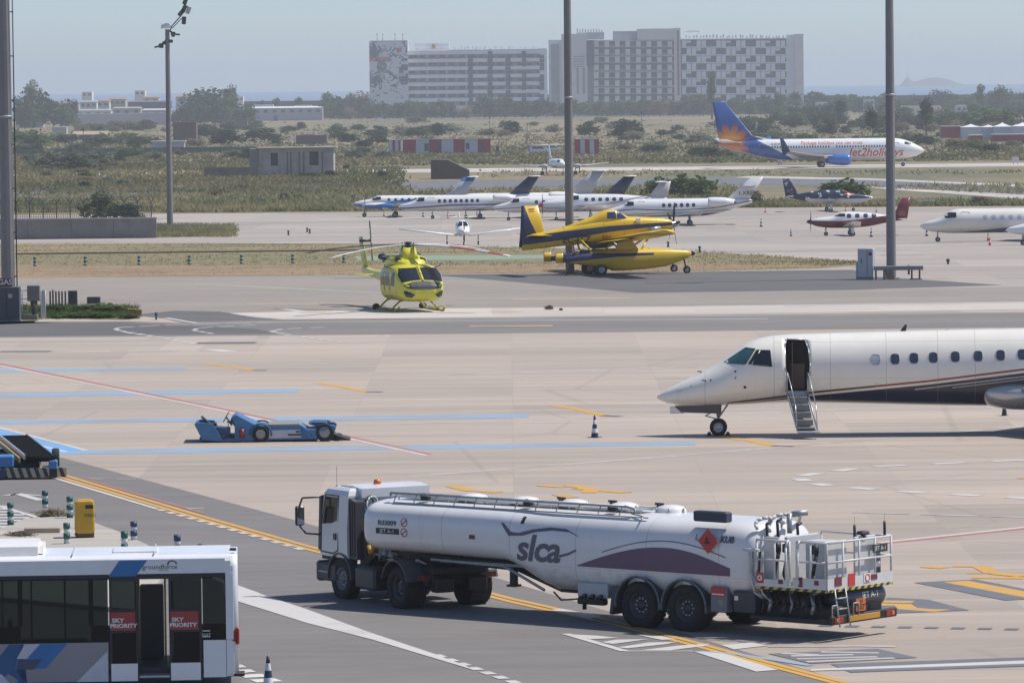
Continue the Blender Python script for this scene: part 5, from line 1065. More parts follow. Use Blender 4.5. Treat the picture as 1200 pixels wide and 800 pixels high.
    b = MB(); b.loft([sec(2.45, 3.98, 1.16, 1.02), sec(2.45, 4.05, 1.2, 1.15), sec(2.45, 4.03, 1.2, 1.75), sec(2.45, 3.82, 1.15, 2.55), sec(2.5, 3.72, 1.10, 2.66), sec(2.6, 3.5, 1.0, 2.72)], smooth=False); cab = P(b, 'cab', CABW, None, tr)
    for s in (1, -1):
        sy = lambda z: s*(1.2-.05*max(0, (z-1.75)/.8)+.004)
        b = MB(); b.add([(3.72, sy(1.8), 1.80), (3.58, sy(2.48), 2.48), (2.98, sy(2.48), 2.48), (2.98, sy(1.92), 1.92), (3.25, sy(1.84), 1.84)], [(0, 1, 2, 3, 4)] if s > 0 else [(4, 3, 2, 1, 0)]); b.build('door_window', GLASS, cab)
        b = MB(); b.tube([(3.76, sy(1.76), 1.76), (3.6, sy(2.5), 2.52), (2.94, sy(2.5), 2.52), (2.92, sy(1.2), 1.2), (3.2, sy(1.1), 1.10), (3.8, sy(1.1), 1.12), (3.76, sy(1.76), 1.76)], .015, 5); b.build('door_seam', PLAS, cab)
        b = MB(); b.box((3.06, sy(1.5)+s*.012, 1.52), (.14, .03, .16), bev=.01); b.build('door_handle', BLADE, cab)
        b = MB(); b.prism([(3.95, 1.15), (3.86, 2.45), (3.72, 2.50), (3.80, 1.5), (3.84, 1.15)], s*1.14, s*1.206); b.build('corner_pillar', BLADE, cab)
        b = MB(); b.prism([(2.5, 1.02), (2.46, 2.5), (2.1, 2.42), (2.06, 1.02)], s*.9, s*1.13); P(b, 'side_fairing', PLAS, None, tr)
        for k_ in range(3): b = MB(); b.box((2.18+k_*.12, s*1.135, 1.75), (.04, .012, 1.3)); P(b, 'fairing_rib', CHAS, None, tr)
        b = MB(); b.tube([(3.85, s*1.16, 2.44), (4.10, s*1.55, 2.42), (4.14, s*1.6, 2.25), (4.14, s*1.6, 1.72), (4.02, s*1.50, 1.55), (3.86, s*1.18, 1.52)], .024, 6); mr = P(b, 'mirror_arm', BLADE, None, tr)
        b = MB(); b.box((4.15, s*1.6, 1.98), (.10, .24, .48), bev=.03); mi = b.build('mirror_housing', BLADE, mr); b = MB(); b.box((4.098, s*1.6, 1.98), (.006, .19, .42)); b.build('mirror_glass', mat('mirror_glass', (.5, .55, .58), .05, .9, 0), mr)
        rg = []
        for i in range(12):
            a = R(-5+i*(185/11)); rg.append([(2.85+math.cos(a)*q, s*1.02+d, .53+math.sin(a)*q) for q, d in ((.62, -.2), (.62, .2), (.58, .2), (.58, -.2))])
        b = MB(); b.loft(rg, smooth=False); P(b, 'front_mudguard', FEND, None, tr)
        rg = []
        for i in range(10):
            a = R(15+i*(150/9)); rg.append([(math.cos(a)*q, s*.92+d, .53+math.sin(a)*q) for q, d in ((.66, -.34), (.66, .34), (.63, .34), (.63, -.34))])
        b = MB(); b.loft(rg, smooth=False); P(b, 'rear_mudguard', mat('mudguard_light', (.06, .062, .068), .5), None, tr)
        b = MB(); b.box((1.55, s*.98, .62), (1.0, .5, .55), bev=.06); P(b, 'fuel_tank', mat('tank_grey', (.05, .05, .053), .5, .2, .2, 3), None, tr)
        b = MB(); b.box((-.86, s*.85, .80), (.05, .42, .12)); tl = P(b, 'tail_lamp', mat('dull_red_lens', (.14, .02, .018), .35), None, tr); b = MB(); b.box((-.888, s*.95, .80), (.006, .12, .08)); b.build('lamp_reflector', REDL, tl)
    b = MB(); b.add([(4.06, 1.0, 1.66), (3.86, .97, 2.5), (3.86, -.97, 2.5), (4.06, -1.0, 1.66)], [(0, 3, 2, 1)]); b.build('windshield', GLASS, cab)
    b = MB(); b.box((4.02, 0, .62), (.22, 2.38, .5), bev=.05); fb = P(b, 'front_bumper', PLAS, None, tr); b = MB(); b.box((3.55, 0, .62), (.9, 2.36, .44), bev=.04); b.build('bumper_return', PLAS, fb)
    for y in (1.0, -1.0): b = MB(); b.box((3.72, y*1.185, .62), (.5, .02, .03)); b.build('step_edge', GALV, fb)
    b = MB(); b.box((4.06, 0, 1.22), (.05, 1.5, .32), bev=.02); b.build('grille', BLADE, cab)
    b = MB(); b.box((3.2, 0, .98), (1.5, 2.2, .12)); P(b, 'cab_floor', CHAS, None, tr)
    b = MB(); b.prism([(3.6, 2.68), (2.7, 2.66), (2.32, 2.50), (2.32, 2.72), (2.8, 2.77), (3.3, 2.76)], -1.04, .85); P(b, 'roof_deflector', CABW, None, tr)
    b = MB(); b.cyl((2.9, .1, 2.75), (2.9, .1, 2.88), .10, .08, 12); P(b, 'beacon', mat('beacon_orange', (.6, .12, .01), .3), None, tr)
    b = MB(); b.cyl((3.6, .85, 2.68), (3.6, .85, 3.2), .005, n=4); b.cyl((3.6, .85, 2.66), (3.6, .85, 2.72), .03, n=6); P(b, 'radio_aerial', BLADE, None, tr)
    b = MB(); b.box((2.05, 0, 1.3), (.3, 2.0, .9), bev=.04); P(b, 'air_filter', CHAS, None, tr)
    b = MB(); b.cyl((1.75, .55, 1.0), (1.75, .55, 1.3), .16, n=14); P(b, 'air_tank', mat('tank_alu', (.5, .5, .48), .4, .6), None, tr); b = MB(); b.cyl((1.35, .55, 1.02), (1.35, .55, 1.22), .11, n=14); P(b, 'air_tank', mat('tank_alu', (.5, .5, .48), .4), None, tr)
    b = MB(); b.tube([(1.9, .9, 1.35), (1.7, .95, 1.2), (1.65, .8, 1.5)], .06, 6); P(b, 'suzie_coil', mat('coil_yellow', (.45, .25, .03), .5), None, tr)
    for x_, y_, z_, d in ((-.55, 0, .95, (.9, 1.5, .2)), (.9, .62, .86, (.5, .3, .4)), (.9, -.62, .86, (.5, .3, .4)), (-.2, .55, 1.08, (1.0, .25, .12)), (-.95, .45, .62, (.3, .5, .35)), (-.95, -.45, .62, (.3, .5, .35))): b = MB(); b.box((x_, y_, z_), d, bev=.03); P(b, 'chassis_box', CHAS, None, tr)
    for i in range(7): b = MB(); b.tube([(1.9-.35*i, .75, 1.05), (1.7-.35*i, .85, 1.2-.05*(i % 3)), (1.5-.35*i, .7, 1.1)], .03, 5); P(b, 'air_line', DARK if i % 2 else GALV, None, tr)
    b = MB(); b.box((.6, 0, .98), (2.2, .9, .1)); P(b, 'catwalk', GALV, None, tr)
    b = MB(); b.box((-.75, 0, .72), (.2, 1.7, .3), bev=.03); P(b, 'rear_crossmember', CHAS, None, tr)
    return t
tanker()
# ================================================================== apron bus
def tint_glass():
    k = Mt('bus_tinted_glass'); k.out((.010, .014, .014), .05); tr = k.n('ShaderNodeBsdfTransparent'); tr.inputs[0].default_value = (.30, .36, .35, 1); mx = k.n('ShaderNodeMixShader'); mx.inputs[0].default_value = .55
    k.t.links.new(k.b.outputs[0], mx.inputs[1]); k.t.links.new(tr.outputs[0], mx.inputs[2]); k.t.links.new(mx.outputs[0], k.t.nodes['Material Output'].inputs['Surface']); return k.m
def bus():
    t = thing('apron_bus', 'white low floor apron bus with blue and grey graphics and open middle doors', 'bus', (-5.86, 107.45, 0), R(183)); t.scale.z = .98
    BW = mat('bus_white', (.80, .80, .80), .30, 0, .03, .8, coat=.4, dirt=.05); HW, L = 1.25, 13.2
    BK = mat('bus_black_trim', (.016, .017, .02), .3); TINT = tint_glass()
    X = lambda u: (277-u)/56.5
    Z = lambda v: (809-v)/56.5
    def P(b, n, m, par=None): return b.build(n, m, par or t)
    # roof shell and rear end
    rf = [(-HW, 2.44), (-HW, 2.74), (-HW+.06, 2.82), (-HW+.25, 2.87), (0, 2.9), (HW-.25, 2.87), (HW-.06, 2.82), (HW, 2.74), (HW, 2.44), (HW-.05, 2.44), (HW-.05, 2.72), (0, 2.82), (-HW+.05, 2.72), (-HW+.05, 2.44)]
    b = MB(); b.prism(rf, .12, L, 'x'); roof = P(b, 'roof', BW)
    b = MB(); b.loft([[(x, y*k, z) for y, z in ((-HW, .3), (-HW, 2.6), (-HW+.12, 2.82), (HW-.12, 2.82), (HW, 2.6), (HW, .3))] for x, k in ((.125, 1), (.03, .985), (-.03, .93))]); P(b, 'rear_end', BW)
    b = MB(); b.box((.06, .35, 2.9), (.14, .2, .05), bev=.01); P(b, 'roof_aerial', BK)
    b = MB(); b.prism([(-.85, 2.88), (-.80, 3.06), (-.6, 3.12), (.6, 3.12), (.8, 3.06), (.85, 2.88)], X(44), 8.2, 'x'); b.prism([(-.7, 2.9), (-.6, 3.05), (.6, 3.05), (.7, 2.9)], X(50), X(44), 'x'); P(b, 'air_conditioner', mat('aircon_white', (.74, .73, .70), .4, 0, .04, 1, dirt=.06))
    b = MB(); b.box((X(158), .2, 2.905), (.95, .8, .05), bev=.02); P(b, 'roof_hatch', BW)
    for x in (1.7, 3.4, 5.2): b = MB(); b.box((x, 0, 2.9), (.03, 2.2, .015)); P(b, 'roof_seam', AG)
    # near side skin: bands, pillars, panels
    def panel(u0, u1, v0, v1, nm, m, y=HW, d=.04, par=None): b = MB(); b.box(((X(u0)+X(u1))/2, y-d/2, (Z(v0)+Z(v1))/2), (abs(X(u0)-X(u1)), d, abs(Z(v0)-Z(v1)))); return P(b, nm, m, par)
    panel(-390, 264, 668.5, 673, 'window_header', BK, HW+.003)
    panel(237.5, 264, 749.5, 794, 'rear_quarter_panel', BW); panel(264.6, 273, 749.5, 793, 'rear_quarter_panel', BW)
    panel(237, 263.5, 673, 749, 'side_window', TINT); panel(-2, 126, 673, 750, 'side_window', TINT); panel(-130, -4, 673, 750, 'side_window', TINT); panel(-390, -132, 673, 750, 'side_window', TINT)
    panel(264.3, 273, 668.6, 749, 'rear_pillar', BW, HW+.006)
    lp = panel(-390, 126, 750, 797, 'lower_panel', mat('bus_grey_panel', (.29, .28, .30), .35, 0, .04, 1))
    panel(-390, 126, 797, 799, 'skirt_trim', BK)
    S2 = lambda o: (lambda a, c: (X(a), HW+o, Z(c)))
    BL1 = mat('bus_blue_dark', (.025, .10, .25), .35); BL2 = mat('bus_blue', (.03, .17, .42), .35); LG = mat('bus_pale', (.55, .56, .62), .35)
    for gi, (q, m) in enumerate((([(-8, 772), (10, 750.5), (26, 750.5), (15, 770), (17, 773), (19, 797), (30, 797), (16, 781), (-8, 797)], BL1), ([(0, 768), (25, 750.5), (17, 769), (18, 782), (26, 797), (0, 781)], BL1), ([(46, 750.5), (78, 750.5), (52, 780), (16, 781), (18, 769), (26, 769)], BL2), ([(20, 769), (48, 769), (38, 781), (18, 781)], mat('bus_slate', (.06, .075, .13), .4)), ([(28, 750.5), (46, 750.5), (30, 768), (18, 768)], LG), ([(125, 760), (125, 797), (88, 797)], LG), ([(0, 786), (10, 797), (-10, 797), (-12, 785)], LG))):
        poly_on('side_graphic', q, S2(.003+.002*gi), m, lp)
    bd = panel(-390, 264, 651, 668.4, 'cant_rail', BW, HW+.002)
    poly_on('side_graphic', [(127, 671), (140, 652), (173, 652), (159, 671)], S2(.007), BL2, bd)
    text_on('lettering', 'groundforce', .14, lambda a, c: (X(187.5)-a, HW+.008, Z(660.5)+c), INK, bd, 0, sx=1.05); text_on('lettering', 'PORTUGAL', .04, lambda a, c: (X(192)-a, HW+.008, Z(664.5)+c), INK, bd)
    b = MB(); b.tube([(X(202)-.09*math.cos(q*.5), HW+.008, Z(657)+.07*math.sin(q*.5)) for q in range(8)], .014, 4); b.build('logo_mark', INK, bd)
    # doors: two leaves and the open doorway between
    for (u0, u1) in ((127.5, 162), (197.5, 236)):
        for a, c in ((u0, u0+3), (u1-3, u1)): panel(a, c, 671, 797, 'door_post', BK, HW+.004)
        dl = panel(u0+3, u1-3, 673, 776, 'door_glass', TINT, HW-.01)
        panel(u0+3, u1-3, 673, 677, 'door_rail', BK, HW+.004); panel(u0+3, u1-3, 711, 714, 'door_rail', BK, HW+.004); panel(u0+3, u1-3, 736, 739, 'door_rail', BK, HW+.004); panel(u0+1.5, u1-2, 776, 797, 'door_kick_panel', BW, HW+.006)
        b = MB(); sx0, sx1 = X(u0+1.5), X(u1-4); b.box(((sx0+sx1)/2, HW+.012, Z(725)), (abs(sx0-sx1), .006, .39)); sg = b.build('door_sign', mat('sign_red', (.36, .045, .04), .45), t)
        text_on('lettering', 'SKY', .12, lambda a, c: (sx0-.15-a, HW+.018, Z(724)+c), INKW, sg, 0, sx=1.2, bold=.004); text_on('lettering', 'PRIORITY', .12, lambda a, c: (sx0-.265-a, HW+.018, Z(730.5)+c), INKW, sg, 0, sx=1.1, bold=.004)
    # interior seen through the doorway
    b = MB(); b.box((L/2, 0, .33), (L-.3, 2.36, .06)); P(b, 'floor', mat('bus_floor', (.10, .10, .11), .6))
    IN = mat('bus_interior_grey', (.14, .145, .15), .6)
    for a, c in ((.15, 1.35), (2.15, 3.1), (4.6, L)): b = MB(); b.box(((a+c)/2, -HW+.03, .72), (c-a, .04, .84)); P(b, 'far_side_panel', IN)
    for x in (.2, 1.4, 2.12, 3.1, 4.6, 6.4, 8.4, 10.6): b = MB(); b.box((x, -HW+.03, 1.8), (.10, .05, 1.3)); P(b, 'far_pillar', BK)
    for x in (1.5, 2.05, 3.6, 4.3): b = MB(); b.cyl((x, .2, .36), (x, .2, 2.7), .02, n=8); P(b, 'grab_pole', mat('pole_yellow', (.55, .4, .05), .4))
    b = MB(); b.box((4.0, -.6, .65), (1.8, .6, .55), bev=.1); P(b, 'bench_seat', mat('seat_blue', (.03, .05, .12), .8))
    for x in (5.0, 5.9, 6.8, 7.7):
        for y in (-.85, .75):
            b = MB(); b.box((x, y, .72), (.44, .46, .1), bev=.03); se = P(b, 'seat', mat('seat_blue', (.03, .05, .12), .8)); b = MB(); b.box((x-.2, y, 1.05), (.08, .44, .6), bev=.03); b.build('seat_back', mat('seat_blue', (.03, .05, .12), .8), se)
    for z_ in (2.3,): b = MB(); b.cyl((.5, .3, z_), (L-.5, .3, z_), .02, n=6); P(b, 'ceiling_rail', STEEL)
    for x in (4.9, 6.3, 7.9): b = MB(); b.cyl((x, .3, .36), (x, .3, 2.7), .02, n=6); P(b, 'grab_pole', STEEL)
    b = MB(); b.box((1.8, -.9, 1.2), (.5, .3, 1.7), bev=.03); P(b, 'partition', IN)
    b = MB(); b.box((X(180), HW-.25, .30), (.66, .5, .04)); P(b, 'door_step', AG)
    # lamp, wheels, trim
    poly_on('tail_lamp', [(267, 748), (276, 735), (276.5, 756), (275, 752)], lambda a, c: (X(a), HW+.004, Z(c)), REDL, t)
    b = MB(); b.box((-.02, HW-.02, Z(745)), (.06, .08, .36), bev=.02); P(b, 'tail_lamp', REDL); b = MB(); b.box((-.03, HW-.01, Z(738)), (.06, .06, .1), bev=.02); P(b, 'indicator_lamp', AMB)
    text_on('lettering', 'EXIT', .09, lambda a, c: (X(241)-a, HW+.01, Z(743)+c), INKW, t); 
    for v in (738, 745): b = MB(); b.box((X(241), HW+.004, Z(v)), (.16, .006, .02)); P(b, 'label_plate', INKW)
    for x in (6.2, 11.2):
        for y in (1.05, -1.05): wheel(t, x, y, .48, .3, 'wheel')
    b = MB(); b.box((L/2, 0, .42), (L-.4, 2.3, .12)); P(b, 'underframe', CHAS)
    b = MB(); b.box((.0, .95, .30), (.3, .6, .05)); P(b, 'rubber_sill', RUB)
    return t
bus()
# ================================================================== low blue aircraft tug
def tug():
    t = thing('aircraft_tug', 'low blue towbarless aircraft tug with exposed driver seat', 'tug', G(320, 516.2), R(1.0)); s = 33.4
    BLU_ = mat('tug_blue', (.055, .17, .33), .4, 0, .12, 2, dirt=.12); BLD = mat('tug_blue_dark', (.03, .09, .18), .45, 0, .1, 2, dirt=.1)
    x = lambda u: (u-320)/s
    z = lambda v: (516.4-v)/s
    def pr(uv, a, c, n, m, par=None): b = MB(); b.prism([(x(u), z(v)) for u, v in uv], a, c); return b.build(n, m, par or t)
    pr([(229, 494), (234, 492), (250, 493.5), (262, 512), (262, 514.5), (238, 512)], -.95, -.80, 'cab_side', BLU_); pr([(229, 494), (234, 492), (250, 493.5), (262, 512), (262, 514.5), (238, 512)], .80, .95, 'cab_side', BLU_)
    pr([(229, 494), (231, 492.5), (246, 512.5), (238, 512.5)], -.8, .8, 'cab_end', BLD)
    b = MB(); b.box((x(258), 0, z(512)), (1.4, 1.7, .12)); b.build('cab_floor', BLD, t)
    pr([(273, 486), (278, 483.6), (300, 495.5), (316, 497.4), (316, 514.5), (262, 514.5), (262, 512), (276, 511), (276, 494)], -.90, .90, 'bonnet', BLU_)
    pr([(270, 492), (273, 485.5), (279, 487), (277, 499)], -.55, .3, 'dashboard', BLD)
    pr([(300, 497), (316, 497.4), (354, 497), (361, 502.5), (374, 502.5), (374, 513.4), (316, 513.4), (300, 513.4)], -.89, .89, 'body', BLU_)
    pr([(315, 495.2), (352, 495), (353.5, 497.2), (315, 497.6)], -.88, .88, 'deck_plate', mat('deck_grey', (.26, .26, .24), .6, 0, .1, 3)); 
    pr([(316, 502), (352.5, 501.5), (354, 511), (316, 511.5)], -.915, -.895, 'side_panel', mat('panel_pale', (.48, .49, .52), .45)); 
    b = MB(); b.box((x(346), -.92, z(507.5)), (.45, .008, .06)); b.build('side_lettering', INK, t); b = MB(); b.box((x(350), -.92, z(504)), (.14, .008, .06)); b.build('side_logo', INK, t)
    pr([(355, 497.4), (362, 502), (374, 501.4), (381, 496.6), (392, 497), (395, 499.5), (393, 505), (388, 500.5), (376, 504), (372, 512), (362, 512)], -.97, -.6, 'rear_arm', BLU_); pr([(355, 497.4), (362, 502), (374, 501.4), (381, 496.6), (392, 497), (395, 499.5), (393, 505), (388, 500.5), (376, 504), (372, 512), (362, 512)], .6, .97, 'rear_arm', BLU_)
    pr([(362, 496), (368, 494), (383, 494.4), (384, 496.8), (374, 499.5)], -.55, .9, 'rear_cover', BLD)
    pr([(388, 505), (396, 510), (410, 514), (412, 516.2), (388, 516.2)], -.6, .6, 'pickup_ramp', mat('ramp_dark', (.05, .045, .045), .7, .1, .3, 4)); pr([(396, 509.4), (401, 511), (398, 516), (394, 516)], -.85, .85, 'wheel_clamp', CHAS)
    # seat, wheel, column, driver controls
    pr([(236, 486), (238, 486.4), (246, 493.6), (254, 494), (254, 496.4), (244, 496.5)], -.55, .05, 'seat', mat('seat_black', (.022, .022, .025), .6)); pr([(246, 498.5), (258, 498.2), (270, 499.5), (270, 511), (252, 511)], -.7, .1, 'seat_box', BLD)
    b = MB(); c0 = Vector((x(265.5), -.25, z(487))); ax = Vector((-.85, 0, .5)).normalized(); e1 = Vector((0, 1, 0)); e2 = ax.cross(e1)
    b.tube([c0+(e1*math.cos(q*math.pi/8)+e2*math.sin(q*math.pi/8))*.20 for q in range(17)], .018, 6)
    for q in (0, 2.1, 4.2): b.cyl(c0, c0+(e1*math.cos(q)+e2*math.sin(q))*.2, .012, n=5)
    b.build('steering_wheel', BLADE, t); b = MB(); b.cyl(c0, (x(272), -.25, z(497)), .03, n=8); b.build('steering_column', BLADE, t)
    b = MB(); b.cyl((x(268.5), -.5, z(502)), (x(268), -.5, z(493)), .015, n=6); b.sph((x(268), -.5, z(492.5)), .035, 8, 6); b.build('gear_lever', BLADE, t)
    b = MB(); b.cyl((x(284.5), -.96, z(511)), (x(284.5), -.96, z(500)), .085, n=12); b.build('fire_extinguisher', mat('extinguisher_red', (.2, .03, .03), .4), t)
    for u in (306.5, 381.5):
        for y in (-.86, .86): wheel(t, x(u), y, .30 if u < 350 else .33, .26, 'wheel', 22, True, mat('tug_rim', (.36, .35, .33), .5))
    for y in (-.93, .93): 
        b = MB(); b.tube([(x(306.5)+.38*math.cos(R(q)), y, .30+.36*math.sin(R(q))) for q in range(-10, 200, 15)], .03, 5); b.build('wheel_arch', BLD, t)
    for u, m in ((263, REDL), (366, STEEL)): b = MB(); b.box((x(u), -.96, z(508)), (.10, .02, .06)); b.build('side_lamp', m, t)
    b = MB(); b.box((x(300), 0, .18), (3.4, 1.3, .14)); b.build('underbody', CHAS, t)
tug()
# ================================================================== blue belt loader at the picture's edge
def belt_loader():
    t = thing('belt_loader', 'blue baggage belt loader with black belt and striped bumper', 'loader', G(30, 562.5), R(4)); s = 36.2
    LB = mat('loader_blue', (.06, .20, .45), .4, 0, .12, 2, dirt=.1); BLT = mat('belt_black', (.008, .0075, .0075), .9, 0, .2, 6, spec=.05)
    x = lambda u: (u-30)/s
    z = lambda v: (562.5-v)/s
    b = MB(); b.box((x(29), .08, z(554)), (x(67)-x(-30), .14, .30)); kz = Mt('loader_stripes'); o, X_, y, zz = kz.obj(); kz.out(kz.mix(((X_+zz*.35)*24).sin() > 0, (.035, .035, .045), (.42, .37, .24)), .5); b.build('striped_bumper', kz.m, t)
    b = MB(); b.box((x(62), .25, z(545.5)), (.27, .5, .30), bev=.03); b.build('corner_lamp_box', LB, t); b = MB(); b.box((x(62), .05, z(554)), (.27, .1, .3), bev=.02); b.build('corner_buffer', CHAS, t)
    b = MB(); b.box((x(3), .5, z(541)), (.75, .8, .38), bev=.04); b.build('engine_cover', LB, t); b = MB(); b.box((x(4), -.02, z(554)), (.22, .06, .26)); b.build('step_plate', mat('step_navy', (.03, .05, .12), .5), t)
    b = MB(); b.box((x(15), 3.6, .42), (1.7, 6.4, .26), bev=.05); b.build('chassis', CHAS, t); b = MB(); b.box((x(-22), 3.2, .6), (.6, 5, .4), bev=.05); b.build('side_body', LB, t)
    A = Vector((x(46), .15, z(535.5))); B_ = Vector((x(9), 6.6, 1.0)); 
    for off, w, m, n, dz in ((0, .85, BLT, 'conveyor_belt', 0), (-.47, .06, STEEL, 'side_rail', .07), (.46, .06, CHAS, 'side_rail', .03), (-.62, .05, mat('guide_yellow', (.5, .33, .08), .5), 'guide_bar', -.03)):
        b = MB(); d = Vector((w/2, 0, 0)); o = Vector((off, 0, dz)); r1 = [A+o-d, A+o+d, A+o+d-Vector((0, 0, .16)), A+o-d-Vector((0, 0, .16))]; r2 = [B_+o-d, B_+o+d, B_+o+d-Vector((0, 0, .16)), B_+o-d-Vector((0, 0, .16))]; b.loft([r1, r2], smooth=False); b.build(n, m, t)
    b = MB(); b.cyl((A.x-.42, A.y-.02, A.z-.08), (A.x+.42, A.y-.02, A.z-.08), .09, n=14); b.build('belt_roller', BLT, t)
    for u in (62, 2):
        for y in (.55, 5.6): wheel(t, x(u), 0, .30, .24, 'wheel').location.y = 0
    return t
def loader_wheels(t):
    pass
bl = belt_loader()
for o in kids(bl):
    if o.name.split('.')[0] in ('wheel', 'rim'): bpy.data.objects.remove(o)
for xx in (.86, -.86):
    for yy in (.5, 5.6):
        b = MB(); b.lathe([(.15, -.1), (.28, -.12), (.31, -.08), (.31, .08), (.28, .12), (.15, .1)], (xx, yy, .31), (1, 0, 0), 18); wh_ = b.build('wheel', RUB, bl); b = MB(); b.lathe([(.01, .06), (.15, .08), (.15, -.08), (.01, -.06)], (xx, yy, .31), (1, 0, 0), 16); b.build('rim', HUB, wh_)
# ================================================================== island furniture
YBIN = mat('bin_yellow', (.58, .33, .02), .45, 0, .06, 2, dirt=.05)
def bin_():
    p = G(99.5, 634.5); p.z = .13; t = thing('yellow_bin', 'upright yellow box on wheels standing on the concrete island', 'bin', p, R(8))
    b = MB(); b.loft([rr_(.25, .23, .12), rr_(.27, .25, .2), rr_(.265, .245, .9), rr_(.25, .235, 1.0), rr_(.2, .18, 1.03)], smooth=False); b.build('body', YBIN, t)
    b = MB(); b.box((0, 0, .08), (.5, .46, .16), bev=.02); b.build('base', mat('bin_base', (.09, .06, .03), .6), t); b = MB(); b.box((.12, -.246, .86), (.22, .02, .11), bev=.01); b.build('slot', BLADE, t)
    b = MB(); b.box((0, 0, 1.035), (.38, .32, .03), bev=.01); b.build('lid', YBIN, t)
    text_on('lettering', 'FUEGO', .13, lambda a, c: (.14+a*.75, -.262, .62+c), INK, t, 0)
    for s in (-.2, .2): b = MB(); b.cyl((s, .2, .07), (s, .26, .07), .07, n=12); b.build('wheel', RUB, t)
def rr_(hx, hy, z, r=.06): return [(a, c, z) for a, c in rrect(0, 0, hx*2, hy*2, r)]
bin_()
MG = {'g': mat('post_green', (.012, .10, .075), .5), 'w': mat('post_white', (.60, .62, .62), .5), 'n': mat('post_navy', (.03, .05, .13), .5)}
def delineator(loc, h, r, cols, label, group, name='delineator_post'):
    t = thing(name, label, 'post', loc, 0, group); n = len(cols); zz = 0
    for i, c in enumerate(cols):
        z0, z1 = h*i/n, h*(i+1)/n; k = 1.0 if c != 'w' else .86
        b = MB(); b.cyl((0, 0, z0), (0, 0, z1), r*k, r*k, 14); b.build('band', MG[c], t)
    b = MB(); b.lathe([(r*.98, 0), (r*.9, .012), (.004, .016)], (0, 0, h), (0, 0, 1), 14); b.build('cap', MG[cols[-1]], t)
DG = 'banded posts round the kerb island'
for u, v, h, cs, lb in ((12.5, 620, .62, 'gwgwg', 'green and white banded post beside the white hatching'), (53, 600, .5, 'wgwg', 'green and white post in the dry weeds left of the yellow bin'), (82, 611.5, .6, 'gwgwg', 'green and white post just behind the yellow bin'), (78.5, 642, .55, 'wgwg', 'green and white post in front of the yellow bin'), (146, 650, .5, 'gwg', 'green and white post rising behind the bus roof hatch'), (157, 637.5, .62, 'nwnwn', 'tall navy banded post at the tip of the island'), (208, 652, .58, 'nwwn', 'navy and white post behind the bus roof'), (236, 656, .42, 'gwg', 'green post barely showing over the rear of the bus')):
    p = G(u, v); p.z = .13 if u < 150 else .0; delineator(p, h, .095, cs, lb, DG)
VG = 'banded marker posts along the verge'
for u in (41, 100, 163, 222, 283, 343, 403, 450):
    delineator(G(u, 310.6-.011*(u-200)), .66, .12, 'gwgwg', 'green and white banded marker post in the dry verge', VG, 'verge_post')
cone(G(314.5, 812), .78, 'navy and white cone beside the rear of the bus')
# slab stack and boards on the island
for i, (u, v, d) in enumerate(((50, 628.5, (1.0, .6, .14)),)):
    p = G(u, v); p.z = .13; b = MB(); b.box((0, 0, d[2]/2), d, bev=.015); o = b.build('concrete_slab', mat('slab_tan', (.40, .33, .25), .8, 0, .1, 2)); o.location = p; o.rotation_euler.z = R(3); tag(o, 'tan concrete slab lying on the kerb island behind the bus', 'slab')
# ================================================================== light masts
MAST = mat('mast_grey', (.23, .22, .217), .6, .2, .1, .5, dirt=.1); MASTB = mat('mast_fitting', (.06, .065, .07), .5, .3)
def mast(u, v, wpx, label, H=None, tw=.75, headdir=1, lean=0):
    p = G(u, v); s = F/p.y; r = wpx/s/2; H = H or 24
    t = thing('light_mast', label, 'light mast', p); b = MB(); b.cyl((0, 0, 0), (0, 0, H*.52), r, r*.9, 12, smooth=False); b.build('lower_shaft', MAST, t)
    b = MB(); b.cyl((0, 0, H*.52), (0, 0, H), r*.9, r*tw, 12, smooth=False); b.build('upper_shaft', MAST, t); b = MB(); b.cyl((0, 0, H*.52-.06), (0, 0, H*.52+.06), r*.97, n=12); b.build('joint_collar', AG, t)
    b = MB(); b.cyl((0, 0, 0), (0, 0, .08), r*1.7, n=16); b.build('base_plate', MASTB, t)
    b = MB(); b.box((0, 0, H+.3), (3.2, .12, .12)); hd = b.build('head_frame', MASTB, t)
    for i in range(6): b = MB(); b.box((-1.5+.6*i, -.25, H+.25), (.45, .3, .4), rx=R(-35), bev=.04); b.build('floodlight', AG, hd)
    return t, p, s, r
m1, p1, s1, r1 = mast(10.3, 371, 16.5, 'thick grey light mast rising beside the dark gas cabinet', 21)
b = MB(); b.tube([(r1*1.28, -.1, .5), (r1*1.24, -.1, 20)], .035, 5); b.build('cable_duct', MASTB, m1)
for i in range(8): b = MB(); b.box((r1*1.1, -.1, 2.2+i*2.4), (r1*.5, .05, .06)); b.build('duct_bracket', MASTB, m1)
mast(668, 321, 10.4, 'grey light mast standing behind the yellow seaplane', 22); mast(1044.5, 327, 11.4, 'grey light mast beside the white cabinet and steel barrier', 22)
